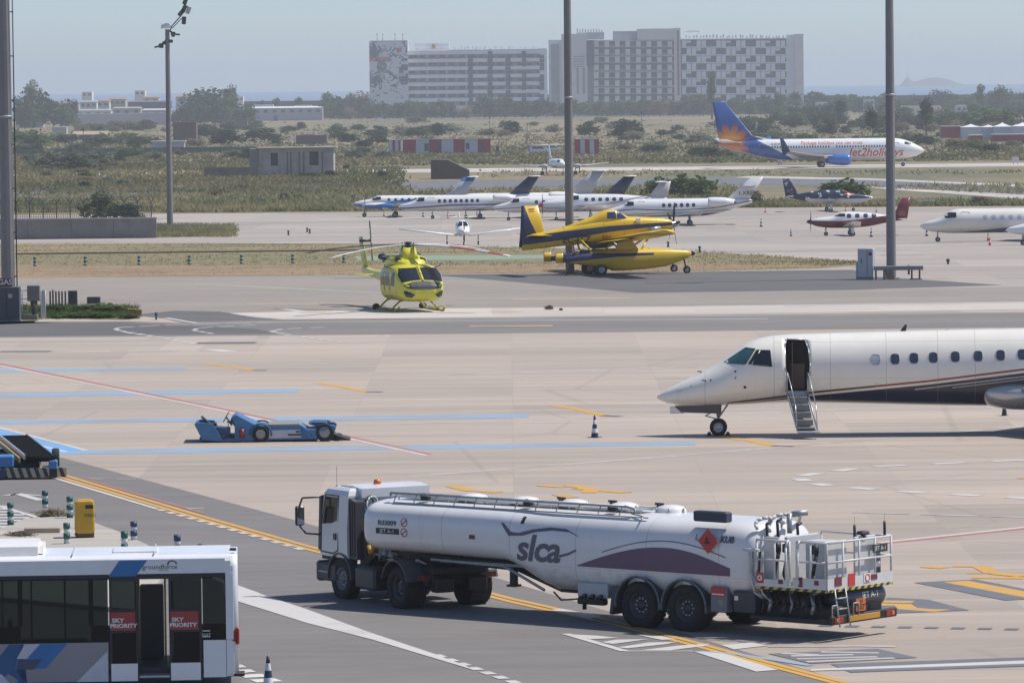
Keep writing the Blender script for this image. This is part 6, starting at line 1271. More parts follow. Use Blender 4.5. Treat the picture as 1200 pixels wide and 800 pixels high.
# far mast with its head in view
p = G(199.3, 264.5); s = F/p.y; t = thing('light_mast', 'slim far light mast with white dome cap and floodlight arm', 'light mast', p); H = 236/s
b = MB(); b.cyl((0, 0, 0), (0, 0, H-.6), 3.7/s, 2.5/s, 12, smooth=False); b.build('shaft', MAST, t)
b = MB(); b.lathe([(.01, .62), (.35, .55), (.52, .34), (.58, .05), (.55, 0), (.01, 0)], (-.15, 0, H-.5), (0, 0, 1), 16); b.build('dome_cap', AW, t)
px = lambda u, v: (((u-197.3)/s), 0, H-.5+(27-v)/s)
b = MB(); b.tube([px(200, 31), px(203, 24), px(213, 13)], .07, 6); b.tube([px(203, 27), px(215, 15)], .05, 6); ar = b.build('floodlight_arm', MASTB, t)
for u, v, a in ((217.5, 4, 25), (219, -5, 20), (217, 18, 5), (222.5, 6, 20), (214, 9, 40), (220, -14, 15)): b = MB(); q = px(u, v); b.box(q, (.45, .5, .85), ry=R(a), bev=.05); b.build('floodlight', MASTB if u < 220 else AG, ar)
for pts in ([px(200, 30), px(206, 34), px(212, 34.5)], [px(202, 36), px(206, 36)], [px(196, 40), px(191, 47), px(182, 49)], [px(196, 44), px(187, 46)]): b = MB(); b.tube(pts, .11, 6); b.build('bracket', MASTB, t)
for u, v in ((190, 48), (204, 33), (201, 42), (194, 44)): b = MB(); b.box(px(u, v), (.5, .4, .35), bev=.06); b.build('junction_box', MASTB, t)
# ================================================================== cabinets, barrier and small yard things
CAB_ = mat('cabinet_pale', (.47, .48, .50), .5, 0, .06, 1.5, dirt=.1); CABD = mat('cabinet_dark', (.085, .088, .10), .6, 0, .1, 1.5, dirt=.15)
p = G(1015.5, 328); t = thing('electric_cabinet', 'pale metal electric cabinet standing next to the barrier and mast', 'cabinet', p, R(-18))
b = MB(); b.box((0, 0, .98), (.98, .6, 1.96), bev=.03); bd = b.build('housing', CAB_, t); b = MB(); b.box((.12, -.31, 1.0), (.02, .02, 1.7)); b.build('door_gap', CABD, bd); b = MB(); b.box((-.25, -.312, 1.2), (.05, .02, .3)); b.build('handle', CABD, bd)
b = MB(); b.box((0, 0, .1), (1.04, .66, .2)); b.build('plinth', mat('plinth_grey', (.25, .24, .23), .8), t); b = MB(); b.box((-.56, 0, .55), (.12, .5, 1.1), bev=.02); b.build('side_box', CAB_, t); b = MB(); b.box((.32, -.312, 1.62), (.2, .02, .2)); b.build('vent_grille', CABD, t)
p = G(1053, 328); t = thing('steel_barrier', 'grey steel beam barrier on short legs around the light mast foot', 'barrier', p)
b = MB(); b.box((0, 0, .74), (3.05, .35, .26), bev=.02); b.build('beam', mat('barrier_grey', (.24, .245, .24), .55, .3), t)
for x in (-1.4, -.9, .82, 1.3): b = MB(); b.box((x, 0, .31), (.10, .2, .62)); b.build('leg', mat('barrier_leg', (.16, .11, .09), .7), t)
b = MB(); b.box((1.05, 0, .04), (.75, .3, .08)); b.build('foot', mat('barrier_leg', (.16, .11, .09), .7), t); b = MB(); b.box((-.45, -.1, .14), (.35, .3, .28), bev=.04); b.build('cable_cover', mat('cover_orange', (.45, .18, .05), .6), t)
for u, v, h_, l in ((1038.5, 325, .45, 'small lamp post behind the barrier beside the mast'), (1065, 322, .5, 'small dark marker lamp behind the barrier end'), (1111, 310, .28, 'tiny dark taxi marker alone on the far apron right of the mast')):
    b = MB(); b.cyl((0, 0, 0), (0, 0, h_), .07, n=8); b.sph((0, 0, h_), .13, 8, 6); o = b.build('marker_lamp', MASTB); o.location = G(u, v); tag(o, l, 'lamp')
for u, v, l in ((338, 276, 'small dark marker stub left of a pair on the far concrete'), (360, 272.5, 'small dark marker stub, taller of a close pair'), (363, 274, 'small dark marker stub, shorter of a close pair'), (820, 296, 'small dark marker stub beyond the seaplane propeller'), (783, 290, 'small dark marker stub behind the seaplane engine')):
    b = MB(); b.cyl((0, 0, 0), (0, 0, .42), .10, .06, 8); b.lathe([(.12, 0), (.12, .1), (.01, .16)], (0, 0, .36), (0, 0, 1), 10); o = b.build('apron_marker', MASTB); o.location = G(u, v); tag(o, l, 'marker')
p = G(8, 377.5); t = thing('gas_cabinet', 'dark grey steel gas cabinet with maroon sign at the thick mast', 'cabinet', p); sc = F/p.y
b = MB(); b.box((0, .4, .94), (1.4, .8, 1.88), bev=.03); g = b.build('housing', CABD, t); b = MB(); b.box((.2, -.012, 1.4), (.22, .02, .22)); b.build('label_plate', CAB_, g); b = MB(); b.box((0, -.01, .9), (.02, .02, 1.6)); b.build('door_gap', BLADE, g); b = MB(); b.box((0, .4, .05), (1.5, .9, .1)); b.build('plinth', mat('plinth_grey', (.25, .24, .23), .8), t)
b = MB(); b.box((-.18, .1, 2.12), (1.0, .05, .46), bev=.01); sg = b.build('sign_board', mat('sign_maroon', (.12, .02, .045), .5), t); text_on('lettering', 'GAS', .40, lambda a, c: (-.06+a, .068, 2.13+c), INKW, sg, 0, bold=.01)
YARD = dict(con=mat('yard_concrete', (.20, .19, .18), .85, 0, .12, 2), dk=mat('yard_dark', (.06, .058, .065), .7, 0, .1, 2))
p = G(40, 375); t = thing('meter_box', 'grey meter box on a post inside a wire frame by the gas cabinet', 'meter box', p)
b = MB(); b.box((0, 0, 1.45), (.68, .4, .85), bev=.03); b.build('box', YARD['con'], t); b = MB(); b.cyl((0, 0, .2), (0, 0, 1.05), .10, .2, 8); b.build('stand', YARD['dk'], t); b = MB(); b.box((-.3, 0, .15), (1.0, .7, .3)); b.build('plinth', YARD['con'], t)
for x in (-.75, -.62, .40, .62): b = MB(); b.cyl((x, -.1, 0), (x, -.1, 1.6), .03, n=6); b.build('frame_post', AG, t)
for z_ in (.5, 1.15, 1.6): b = MB(); b.cyl((-.75, -.1, z_), (-.3, -.1, z_), .025, n=6); b.build('frame_bar', AG, t)
b = MB(); b.box((.51, -.1, .85), (.2, .03, 1.5)); b.build('clear_panel', mat('acrylic_panel', (.42, .46, .46), .2), t)
for i, u in enumerate((59, 62.3, 65.8, 69.4, 73, 76.8)):
    p = G(u, 364); b = MB(); b.box((0, 0, .55), (.09, .09, 1.1+(.15 if i == 1 else 0)), bev=.02); o = b.build('fence_paling', YARD['dk']); o.location = p; tag(o, 'short dark paling standing in a row of six', 'paling', 'row of dark palings near the gas cabinet')
for (u, v, d, l, m) in ((85.5, 360, (.52, .3, .95), 'upright dark concrete slab right of the palings', YARD['dk']), (108, 362, (1.2, .5, .28), 'low concrete block in the grass beside the upright slab', YARD['con']), (110, 359, (.75, .4, .55), 'dark concrete trough lying behind the low block', YARD['dk'])):
    b = MB(); b.box((0, 0, d[2]/2), d, bev=.03); o = b.build('concrete_block', m); o.location = G(u, v); tag(o, l, 'block')
for u, w_, l in ((154.5, .45, 'orange brown crate, left of two at the grass tip'), (162.5, .36, 'orange brown crate, smaller right one of two at the grass tip')):
    b = MB(); b.box((0, 0, .19), (w_, .35, .36 if w_ > .4 else .3), bev=.02); o = b.build('brown_crate', mat('crate_brown', (.34, .19, .06), .7, 0, .12, 4)); o.location = G(u, 369.5); tag(o, l, 'crate')
    
b = MB(); b.cyl((0, 0, 0), (0, 0, .42), .05, n=10); b.cyl((0, 0, .26), (0, 0, .44), .07, n=10); o = b.build('blue_bollard', MG['n']); o.location = G(183, 375.5); tag(o, 'tiny navy bollard at the road bend by the grass tip', 'bollard')
sheet('grass_plot', [(-120, 385), (0, 377.8), (52, 376), (150, 375), (168, 371), (140, 364), (100, 359), (30, 357), (-120, 362)], .05, VERGE)
sheet('bare_soil', [(40, 378), (48, 374.5), (85, 373.5), (110, 375.5), (150, 375.4), (168, 371.5), (192, 374), (215, 379.5), (150, 377.4)], .06, m_paint('pale_soil', (.44, .36, .28), .2))
# ================================================================== wall with wire fence
p = G(92, 280.3); t = thing('concrete_wall', 'long grey concrete wall below a wire fence', 'wall', p); x0, x1 = (-220-92)/12.1, (183-92)/12.1
CW = mat('wall_concrete', (.23, .22, .21), .9, 0, .14, .6, dirt=.25)
for i in range(8):
    a = x0+(x1-x0)*i/8; c = x0+(x1-x0)*(i+1)/8; b = MB(); b.box(((a+c)/2, 1.0, .95), (c-a-.02, .3, 1.9), bev=.01); b.build('wall_panel', CW, t)
b = MB(); b.box(((x0+x1)/2, .95, 1.96), (x1-x0+.1, .5, .16), bev=.02); b.build('coping', mat('coping_grey', (.34, .33, .32), .9, 0, .1, .6), t)
t = thing('wire_fence', 'dark wire mesh fence with cranked posts above the grey wall', 'fence', p)
n = 26
for i in range(n):
    x = x0+(x1-.5-x0)*i/(n-1); b = MB(); b.cyl((x, 1.0, 2.0), (x, 1.0, 3.55), .05, n=6); b.tube([(x-.4, 1.0, 4.05), (x, 1.0, 3.5), (x+.4, 1.0, 4.05)], .045, 5); b.build('post', MASTB, t)
for z_ in (2.2, 2.6, 3.0, 3.4, 3.75, 4.0): b = MB(); b.cyl((x0, 1.0, z_), (x1-.5, 1.0, z_), .018, n=4); b.build('wire', MASTB, t)
b = MB(); k = 0
for i in range(150): x = x0+(x1-.5-x0)*i/149; b.cyl((x, 1.0, 2.05), (x+.28, 1.0, 3.5), .012, n=3, caps=False); b.cyl((x+.28, 1.0, 2.05), (x, 1.0, 3.5), .012, n=3, caps=False)
stuff(b.build('mesh_wire', MASTB, t))
p = G(211, 267.5); b = MB(); b.box((0, 0, .15), (5.2, .3, .36), bev=.03); o = b.build('kerb_beam', YARD['con']); o.location = p; tag(o, 'low concrete beam on the grass between the wall and the slim mast', 'kerb')
b = MB(); p = G(220, 296.5); b.box((0, 0, .08), (28.0, .3, .16), bev=.03); o = b.build('drain_kerb', mat('drain_dark', (.17, .14, .12), .9, 0, .2, 1, dirt=.3)); o.location = p; o.rotation_euler.z = R(0); tag(o, 'long dark drainage kerb running through the dry verge', 'kerb')
# ================================================================== sheds and huts in the fields
def wallbox(t, u0, u1, vt, vb, Y, depth, m, name='wall', h=None):
    """a walled block standing at distance Y between photo columns; returns metre helpers"""
    s = F/Y; w_ = (u1-u0)/s; hh = (vb-vt)/s; b = MB(); b.box((0, depth/2, hh/2-.25), (w_, depth, hh+.5)); return b.build(name, m, t), w_, hh
def hut(u0, u1, vt, vb, depth, m, label, cat='shed', name='shed', roof=None, over=.25, wins=(), group=None, Y=None, flat=True, ridge=0, doorm=None):
    uc = (u0+u1)/2; p = G(uc, vb)
    if Y: q = At(uc, vb, Y); p = Vector((q.x, Y, q.z))
    t = thing(name, label, cat, p, 0, group); o, w_, hh = wallbox(t, u0, u1, vt, vb, p.y, depth, m); s = F/p.y
    if roof:
        b = MB()
        if ridge: b.prism([(-over, hh-.1), (depth/2, hh+ridge), (depth+over, hh-.1), (depth+over, hh+.1), (depth/2, hh+ridge+.25), (-over, hh+.1)], -w_/2-over, w_/2+over, 'x')
        else: b.box((0, depth/2, hh+.08), (w_+2*over, depth+2*over, .22))
        b.build('roof', roof, t)
    for (a, c, tp, bt, mm) in wins:                       # openings in photo pixels
        b = MB(); b.box((((a+c)/2-uc)/s, .04, (vb-(tp+bt)/2)/s), ((c-a)/s, .16, (bt-tp)/s)); b.build('window' if mm is not DARK else 'doorway', mm, t)
    return t
PL = mat('aged_plaster', (.40, .38, .36), .9, 0, .18, .5, dirt=.35); BRK = mat('brown_brick', (.16, .10, .085), .9, 0, .2, .7, dirt=.2); WHW = mat('white_wash', (.62, .61, .59), .85, 0, .06, .5, dirt=.08); TILE = mat('terracotta', (.40, .20, .13), .85, 0, .15, .6); GRW = mat('grey_wall', (.38, .40, .43), .85, 0, .08, .5)
r_ = hut(304, 391, 174, 205.5, 9, PL, 'roofless looking derelict plaster building with boarded dark openings', 'building', 'derelict_building', mat('old_cornice', (.34, .30, .24), .9, 0, .15, .6), .6, ((317.5, 326, 179, 194, DARK), (363, 373.5, 178, 194, DARK)))
for u in (337, 341, 351, 356, 378): b = MB(); b.box(((u-347.5)/6.4, -.03, 2.2), (.28, .12, 4.2)); b.build('stain_strip', mat('damp_pilaster', (.16, .15, .15), .9), r_)
for u in (310, 331, 346, 360, 384): b = MB(); b.box(((u-347.5)/6.4, -.08, 2.3), (.4, .2, 4.6)); b.build('pilaster', PL, r_)
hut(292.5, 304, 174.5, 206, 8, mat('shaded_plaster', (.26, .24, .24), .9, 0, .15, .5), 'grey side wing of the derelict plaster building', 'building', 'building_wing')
hut(239, 303, 196, 207, .6, mat('ruin_wall', (.17, .16, .14), .9, 0, .25, .5), 'low ruined field wall left of the derelict building', 'wall', 'field_wall')
RS, WS = mat('shed_red', (.36, .05, .06), .6, 0, .08, .5), mat('shed_white', (.58, .59, .61), .6, 0, .06, .5)
def striped(u0, u1, vt, vb, bands, label):
    uc = (u0+u1)/2; p = G(uc, vb); t = thing('striped_shed', label, 'shed', p); s = F/p.y; hh = (vb-vt)/s
    for (a, c, m) in bands: b = MB(); b.box((((a+c)/2-uc)/s, 2, hh/2), ((c-a)/s-.03, 4, hh)); b.build('wall_panel', m, t)
    b = MB(); b.box((0, 2, hh+.08), ((u1-u0)/s+.3, 4.3, .16)); b.build('roof', mat('shed_roof', (.36, .35, .33), .8), t)
    return t, uc, s, vb
st_, uc, s, vb = striped(472, 575, 163.5, 180, ((472, 487.5, RS), (487.5, 503, WS), (503, 517.5, RS), (517.5, 531.5, WS), (531.5, 544.5, RS), (544.5, 560, WS), (560, 575, RS)), 'long red and white banded runway shed with small doors')
for a, c, tp, bt in ((497.5, 502.5, 168, 177), (512, 516.5, 167, 178), (546, 550, 168, 175), (564.5, 568, 168, 178)): b = MB(); b.box((((a+c)/2-uc)/s, 0, (vb-(tp+bt)/2)/s), ((c-a)/s, .14, (bt-tp)/s)); b.build('door', mat('door_slate', (.12, .12, .14), .6), st_)
striped(456, 471, 164.5, 178.5, ((456, 460, WS), (460, 463, RS), (463, 467, WS), (467, 469, RS), (469, 471, WS)), 'small white hut with red stripes left of the long banded shed')
striped(673.5, 702, 163.5, 181, ((673.5, 680, RS), (680, 685.5, WS), (685.5, 691, RS), (691, 696.5, WS), (696.5, 702, RS)), 'short red and white striped cabin right of the tall mast')
p = G(527, 210); s = F/p.y; b = MB(); b.prism([(-22/s, -.3), (-22/s, 23/s), (-2/s, 22.5/s), (23/s, 10/s), (23/s, -.3)], 0, 6); o = b.build('blast_ramp', mat('ramp_brown', (.12, .092, .085), .9, 0, .2, .5, dirt=.2)); o.location = p; tag(o, 'brown wedge shaped concrete ramp beyond the parked jets', 'ramp')
hut(203, 230, 144, 166.5, 8, BRK, 'brown brick hut touching the slim far mast', 'hut', 'brick_hut', BRK, .05)
hut(178, 216, 166, 176, 5, GRW, 'low pale tank house before the brown brick hut', 'hut', 'tank_house', WHW, .3)
hut(61, 78, 149, 160, 6, mat('pale_plaster', (.52, .48, .45), .85), 'small square pale hut among the left bushes', 'hut', 'pale_hut')
hut(92, 120, 158, 164, 8, mat('low_stone', (.30, .26, .22), .9), 'low farm building with broad tan roof in the left field', 'house', 'farm_building', TILE if False else mat('tan_roof', (.40, .30, .23), .9, 0, .12, .5), 2.0, ridge=1.0)
hut(347, 383, 158.5, 169, 6, mat('mauve_shed', (.17, .11, .12), .8), 'low mauve shed behind the derelict building', 'shed', 'mauve_shed'); hut(352, 368, 157.5, 163, 5, mat('crimson_skip', (.38, .03, .07), .6), 'crimson skip standing on the mauve shed yard', 'skip', 'crimson_skip')
hut(265, 290, 142, 152, 6, mat('dusky_shed', (.17, .14, .14), .85), 'dusky low shed right of the round tree', 'shed', 'dusky_shed')
# containers and tents on the right
for u0, u1, vt, vb, m, l in ((1103, 1126.5, 148.5, 162, RS, 'tall red storage unit left of the white tents'), (1137, 1152, 159, 167.5, RS, 'small red container in front of the white tents'), (1163, 1206, 158, 166, RS, 'long red container at the foot of the tents')):
    hut(u0, u1, vt, vb, 6, m, l, 'container', 'red_container', mat('container_lid', (.6, .58, .56), .7), .15)
TENT = mat('tent_white', (.60, .64, .70), .7, 0, .05, .5); TENTW = mat('tent_bright', (.75, .75, .75), .7)
def tent(u0, u1, vt, vb, peak, m, label):
    uc = (u0+u1)/2; p = G(uc, vb); s = F/p.y; t = thing('event_tent', label, 'tent', p); w_ = (u1-u0)/s; h = (vb-vt)/s; d = w_*.8
    b = MB(); b.box((0, d/2, h/2), (w_, d, h)); b.build('tent_wall', m, t)
    b = MB(); hw = w_/2+.2; n_ = 7; rg = []
    for i in range(n_): q = i/(n_-1); k_ = (1-q)**1.7; rg.append([(sx*hw*max(k_, .02), d/2+sy*(d/2+.2)*max(k_, .02), h+q*peak/s) for sx, sy in ((-1, -1), (1, -1), (1, 1), (-1, 1))])
    b.loft(rg, smooth=False); b.build('tent_roof', TENTW, t)
tent(1127, 1150, 149, 162, 4, TENT, 'pale event tent next to the tall red unit'); tent(1150, 1168, 149, 163, 3, TENT, 'pale event tent between its larger neighbours'); tent(1165, 1186, 148.5, 163, 5.5, TENT, 'white peaked event tent with the brightest roof'); tent(1187, 1212, 148, 163, 5, TENT, 'white peaked event tent at the far right of the row')
# vehicles out on the field road
def far_car(u, v, L, label, van=False, m=None):
    p = G(u, v); t = thing('parked_car', label, 'car', p, R(0)); m = m or AW; h = 1.9 if van else 1.5
    prof = [(-L/2, .35), (-L/2, h*.62), (-L*.44, h*.95), (-L*.1, h), (L*.12, h*.93), (L*.27, h*.62), (L*.48, h*.52), (L/2, .4)]
    b = MB(); b.prism(prof, -.85, .85); b.build('body', m, t); b = MB(); b.prism([(-L*.40, h*.64), (-L*.38, h*.9), (L*.10, h*.88), (L*.22, h*.64)], -.87, .87); b.build('window', GLASS, t)
    for x in (-L*.3, L*.3):
        for y in (-.75, .75): wheel(t, x, y, .32, .2, 'wheel', 12)
far_car(633, 180, 5.0, 'white estate car on the field road by the striped sheds', True); far_car(648, 177.5, 4.0, 'smaller white car behind the white estate car'); 
far_car(750, 158.5, 4.6, 'white van parked before the far scrub below the hotels', True)
hut(620, 627, 169.5, 180, 2, GRW, 'slim pale guard booth beside the white estate car', 'booth', 'guard_booth')
# taxiway boards and stubs
for u, v, w_, h_, l in ((1085, 241, 2.2, .7, 'white taxiway board in the dry grass right of the mast'), (836, 192, .9, .9, 'dark runway lamp box left of the airliner tail'), (1190, 193, 1.2, 1.4, 'white instrument box by the taxiway ahead of the airliner'), (583, 180, .7, 1.9, 'dark slim pillar right of the long banded shed'), (914, 193.5, .8, 1.0, 'pale lamp box beneath the airliner')):
    p = G(u, v); t = thing('taxi_board', l, 'sign board', p); b = MB(); b.box((0, 0, h_*.6), (w_, .25, h_*.7), bev=.03); b.build('panel', WHW if 'white' in l or 'pale' in l else MASTB, t)
    for x in (-w_*.35, w_*.35): b = MB(); b.cyl((x, 0, 0), (x, 0, h_*.4), .05, n=6); b.build('leg', MASTB, t)
# ================================================================== seaside hotels
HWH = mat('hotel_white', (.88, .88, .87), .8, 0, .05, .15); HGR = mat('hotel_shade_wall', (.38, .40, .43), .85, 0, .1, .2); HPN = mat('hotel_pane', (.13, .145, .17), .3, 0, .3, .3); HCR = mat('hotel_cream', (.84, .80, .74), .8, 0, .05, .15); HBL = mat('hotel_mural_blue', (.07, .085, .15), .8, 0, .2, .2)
YH = 3000.0; sH = F/YH
def hot(u, v, Y=YH): return At(u, v, Y)
def hotel(u0, name, label): 
    p = At(u0, 138, YH); p.z = zp(YH)-.5; return thing(name, label, 'hotel', p), p
_bm = {}
def part(t, p, u0, u1, v0, v1, y0, y1, nm, m, par=None):
    """block between photo columns / rows, from depth y0 to y1 behind the facade plane; equal blocks share a mesh"""
    a, c = At(u0, v1, YH), At(u1, v0, YH); d = (round(abs(c.x-a.x), 2), round(y1-y0, 2), round(abs(c.z-a.z), 2)); key = (d, m.name)
    if key not in _bm: b = MB(); b.box((0, 0, 0), d); o = b.build(nm, m, par or t); _bm[key] = o.data
    else: o = link(nm, _bm[key], par or t)
    cx = At((u0+u1)/2, (v0+v1)/2, YH); o.location = (cx.x-p.x, (y0+y1)/2, cx.z-p.z); return o
# hotel A: mural tower end and banded slab
t, p = hotel(540, 'seaside_hotel', 'white hotel with blue painted mural and red sign on its end wall')
k = Mt('mural_wall'); o, x, y, z = k.obj(); n = k.noise(.22, 5, .6, dist=1.5); e = k.noise(.07, 3)
ring = (((x+11)*(x+11)*.02+(z-8)*(z-8)*.012).op('SQRT')-1.0).abs().step(.55, .2)
k.out(k.mix(((n-.52+ring*.12-(1-ring)*.02).step(0, .04))*(e.step(.30, .45)), (.78, .79, .80), (.09, .12, .19)), .85)
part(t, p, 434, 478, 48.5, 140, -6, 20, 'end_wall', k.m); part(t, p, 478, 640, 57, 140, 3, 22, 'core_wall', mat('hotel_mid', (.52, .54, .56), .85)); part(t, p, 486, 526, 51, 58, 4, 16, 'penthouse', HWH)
part(t, p, 506, 510, 52, 57, 3.4, 4, 'penthouse_door', mat('hotel_ochre', (.45, .3, .2), .8)); part(t, p, 434, 478, 47.6, 48.6, -6.3, 20, 'parapet', HWH)
for i in range(8):
    v = 60.2+i*9.2; part(t, p, 477, 641, v-1.6, v+4.4, -1.0, 3.2, 'balcony_slab', HWH)
    for j in range(14):
        u = 481+j*11.4; part(t, p, u, u+(5.5 if (i+j) % 3 else 7.2), v+4.6, v+7.5, 2.2, 3.05, 'window', HPN)
    for u in (500, 523, 546): part(t, p, u, u+1.0, v+4.4, v+7.6, -.8, 3, 'balcony_wall', HWH)
for u, w_ in ((549, 5), (571.5, 5.5), (592.5, 5.5), (611.5, 5), (632, 5.5)):
    for i in range(16):
        if random.random() < .82: v = 60+i*4.6; part(t, p, u+random.choice((0, .6)), u+w_, v, v+4.2, -1.5, -1.05, 'mural_tile', HBL)
for i in range(7):
    for j in range(4):
        if random.random() < .8: part(t, p, 468+j*2.6, 470.4+j*2.6, 76+i*3.4, 79+i*3.4, -6.4, -6.05, 'mural_tile', HBL)
part(t, p, 633, 641, 57, 140, -1.2, 3, 'stair_tower', HWH)
for u in (442, 448.5, 463, 472): b = MB(); b.cyl((0, 0, 0), (0, 0, 3.6), .35, .2, 6); b.sph((0, 0, 3.8), .55, 8, 6); o = b.build('roof_figure', HGR, t); q = At(u, 48, YH); o.location = (q.x-p.x, 2, q.z-p.z)
for i in range(34):
    u = 531+i*3.2+random.uniform(-1, 1); h_ = random.uniform(.8, 2.2); b = MB(); b.cyl((0, 0, -.4), (0, 0, h_), .16, n=5); b.lathe([(.55, h_-.25), (.01, h_+.15)], (0, 0, 0), (0, 0, 1), 6); o = b.build('parasol', HGR, t); q = At(u, 58, YH); o.location = (q.x-p.x, 3, q.z-p.z)
part(t, p, 528, 640, 57, 58.6, 2.2, 3.2, 'roof_parapet', HWH)
def onh(u, v, y): q = At(u, v, YH); return (q.x-p.x, y, q.z-p.z)
text_on('sign_lettering', 'Rocca', 5.2, lambda a, c: (onh(446, 69, 0)[0]+a, -6.15, onh(446, 69, 0)[2]+c), INKR, t, 0, bold=.15)
poly_on('sign_heart', [(464, 55.5), (466, 57), (468.5, 58.2), (472, 56.6), (467, 63), (465.6, 62)], lambda a, c: onh(a, c, -6.15), INKR, t)
# hotel B: framed grid of balconies
t, p = hotel(720, 'seaside_hotel', 'tall cream hotel with a grid of recessed balconies behind the mast')
part(t, p, 644, 662, 47, 140, 0, 20, 'wing_wall', HWH); part(t, p, 646.5, 655, 52, 140, -.6, 0, 'stair_strip', HGR); part(t, p, 659, 688, 40, 140, -2, 20, 'front_block', HCR)
for i in range(5): part(t, p, 672, 685, 66+i*3, 67+i*3, -2.5, -1.9, 'louvre', HGR)
part(t, p, 676, 678, 80, 110, -2.4, -1.9, 'groove', HGR); part(t, p, 683, 685.5, 80, 110, -2.4, -1.9, 'groove', HGR)
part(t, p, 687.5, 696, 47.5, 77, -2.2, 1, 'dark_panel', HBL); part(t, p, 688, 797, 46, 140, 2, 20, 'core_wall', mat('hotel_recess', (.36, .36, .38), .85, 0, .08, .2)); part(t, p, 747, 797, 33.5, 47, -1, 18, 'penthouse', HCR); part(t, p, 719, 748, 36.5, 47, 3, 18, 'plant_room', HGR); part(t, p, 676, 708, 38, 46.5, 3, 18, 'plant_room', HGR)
for i in range(10): u = 676+i*3.2; part(t, p, u, u+1.2, 33.5+random.uniform(0, 2), 38, 5, 7, 'roof_mast', HGR)
cols = [696+i*12.35 for i in range(9)]
for i in range(8):
    v = 47.5+i*9.15; part(t, p, 696, 797, v-.8, v+(1.0 if i % 2 == 0 else .3), -1.4, 2.2, 'floor_slab', HCR)
    for j, u in enumerate(cols[:-1]):
        part(t, p, u+5.6, u+11.6, v+1.2, v+8.2, 1.3, 2.1, 'window', HPN); part(t, p, u, u+5.4, v+1, v+8.2, -.6, 2.1, 'wall_pier', HCR); part(t, p, u+5.4, u+12.3, v+6.4, v+8.2, -1.2, -.9, 'balustrade', HGR)
part(t, p, 790.5, 797.2, 33, 140, -2, 18, 'edge_pier', HCR); part(t, p, 794, 795.4, 36, 112, -2.4, -2, 'edge_stripe', mat('edge_brown', (.30, .17, .13), .8))
# hotel C: staggered cube balconies
t, p = hotel(870, 'seaside_hotel', 'white hotel with staggered cube balconies and a blank sunlit end wall')
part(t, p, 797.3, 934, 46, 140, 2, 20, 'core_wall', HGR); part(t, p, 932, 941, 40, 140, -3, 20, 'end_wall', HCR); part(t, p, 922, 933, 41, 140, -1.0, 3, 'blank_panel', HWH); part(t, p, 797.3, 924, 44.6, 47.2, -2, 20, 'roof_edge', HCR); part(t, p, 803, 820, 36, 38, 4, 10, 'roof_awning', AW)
for i in range(8):
    v = 47.4+i*9.1
    for j in range(11):
        u = 798.5+j*11.6; od = (i+j) % 2
        part(t, p, u, u+11.4, v+7.3, v+9.0, -1.3, 2.1, 'floor_slab', HWH)
        part(t, p, u+(6.2 if od else .4), u+(11.2 if od else 5.4), v+.2, v+7.3, -1.6, 1.9, 'cube_wall', HWH); part(t, p, u+(.6 if od else 5.9), u+(5.8 if od else 11.0), v+(.8 if (i*3+j) % 4 else 3.2), v+7.2, 1.2, 2.05, 'window', HPN)
        if (i*3+j) % 4 == 0: part(t, p, u+(.5 if od else 5.8), u+(6 if od else 11.2), v+.2, v+3.2, -.6, 1.9, 'cube_lintel', HWH)
for i in range(30):
    u = 805+i*3.9+random.uniform(-1, 1); b = MB(); h_ = random.uniform(.8, 2.0); b.box((0, 0, h_/2), (.9, .9, h_)); o = b.build('roof_fitting', HGR, t); q = At(u, 44.6, YH); o.location = (q.x-p.x, 4, q.z-p.z)
# ================================================================== far houses on the left, long buildings at the shore
def blk(u0, u1, vt, vb, Y, m, label, cat='house', roof=None, wins=0, name='far_house', group=None, depth=12):
    uc = (u0+u1)/2
    q = At(uc, vb, Y); p_ = Vector((q.x, Y, zp(Y)-.3)); s = F/Y; top = At(uc, vt, Y).z-p_.z; w_ = (u1-u0)/s
    t = thing(name, label, cat, p_, 0, group); b = MB(); b.box((0, depth/2, top/2), (w_, depth, top)); b.build('wall', m, t)
    if roof: b = MB(); b.box((0, depth/2, top+.35), (w_+.8, depth+.8, .7), tap=.8); b.build('roof', roof, t)
    for i in range(wins): b = MB(); b.box((-w_/2+w_*(i+.5)/wins, -.05, top-1.9), (min(2.2, w_/wins*.55), .2, 1.5)); b.build('window', HPN, t)
    return t
GB = 'low houses of the town behind the fields'
blk(86, 196, 133, 145, 2620, mat('shed_lilac', (.50, .50, .55), .85, 0, .05, .1), 'long pale warehouse wall behind the left scrub', 'warehouse', None, 0, 'warehouse')
blk(88, 130, 129.5, 134, 2760, WHW, 'pale flat roofed house above the long warehouse', roof=GRW, wins=4); blk(132, 165, 127, 134, 2800, mat('cream_house', (.52, .47, .41), .85), 'cream house with a broad roof above the long warehouse', roof=mat('sand_roof', (.45, .37, .30), .85), wins=3); blk(166, 200, 129, 134, 2780, GRW, 'grey house beside the cream one above the warehouse', roof=WHW, wins=3)
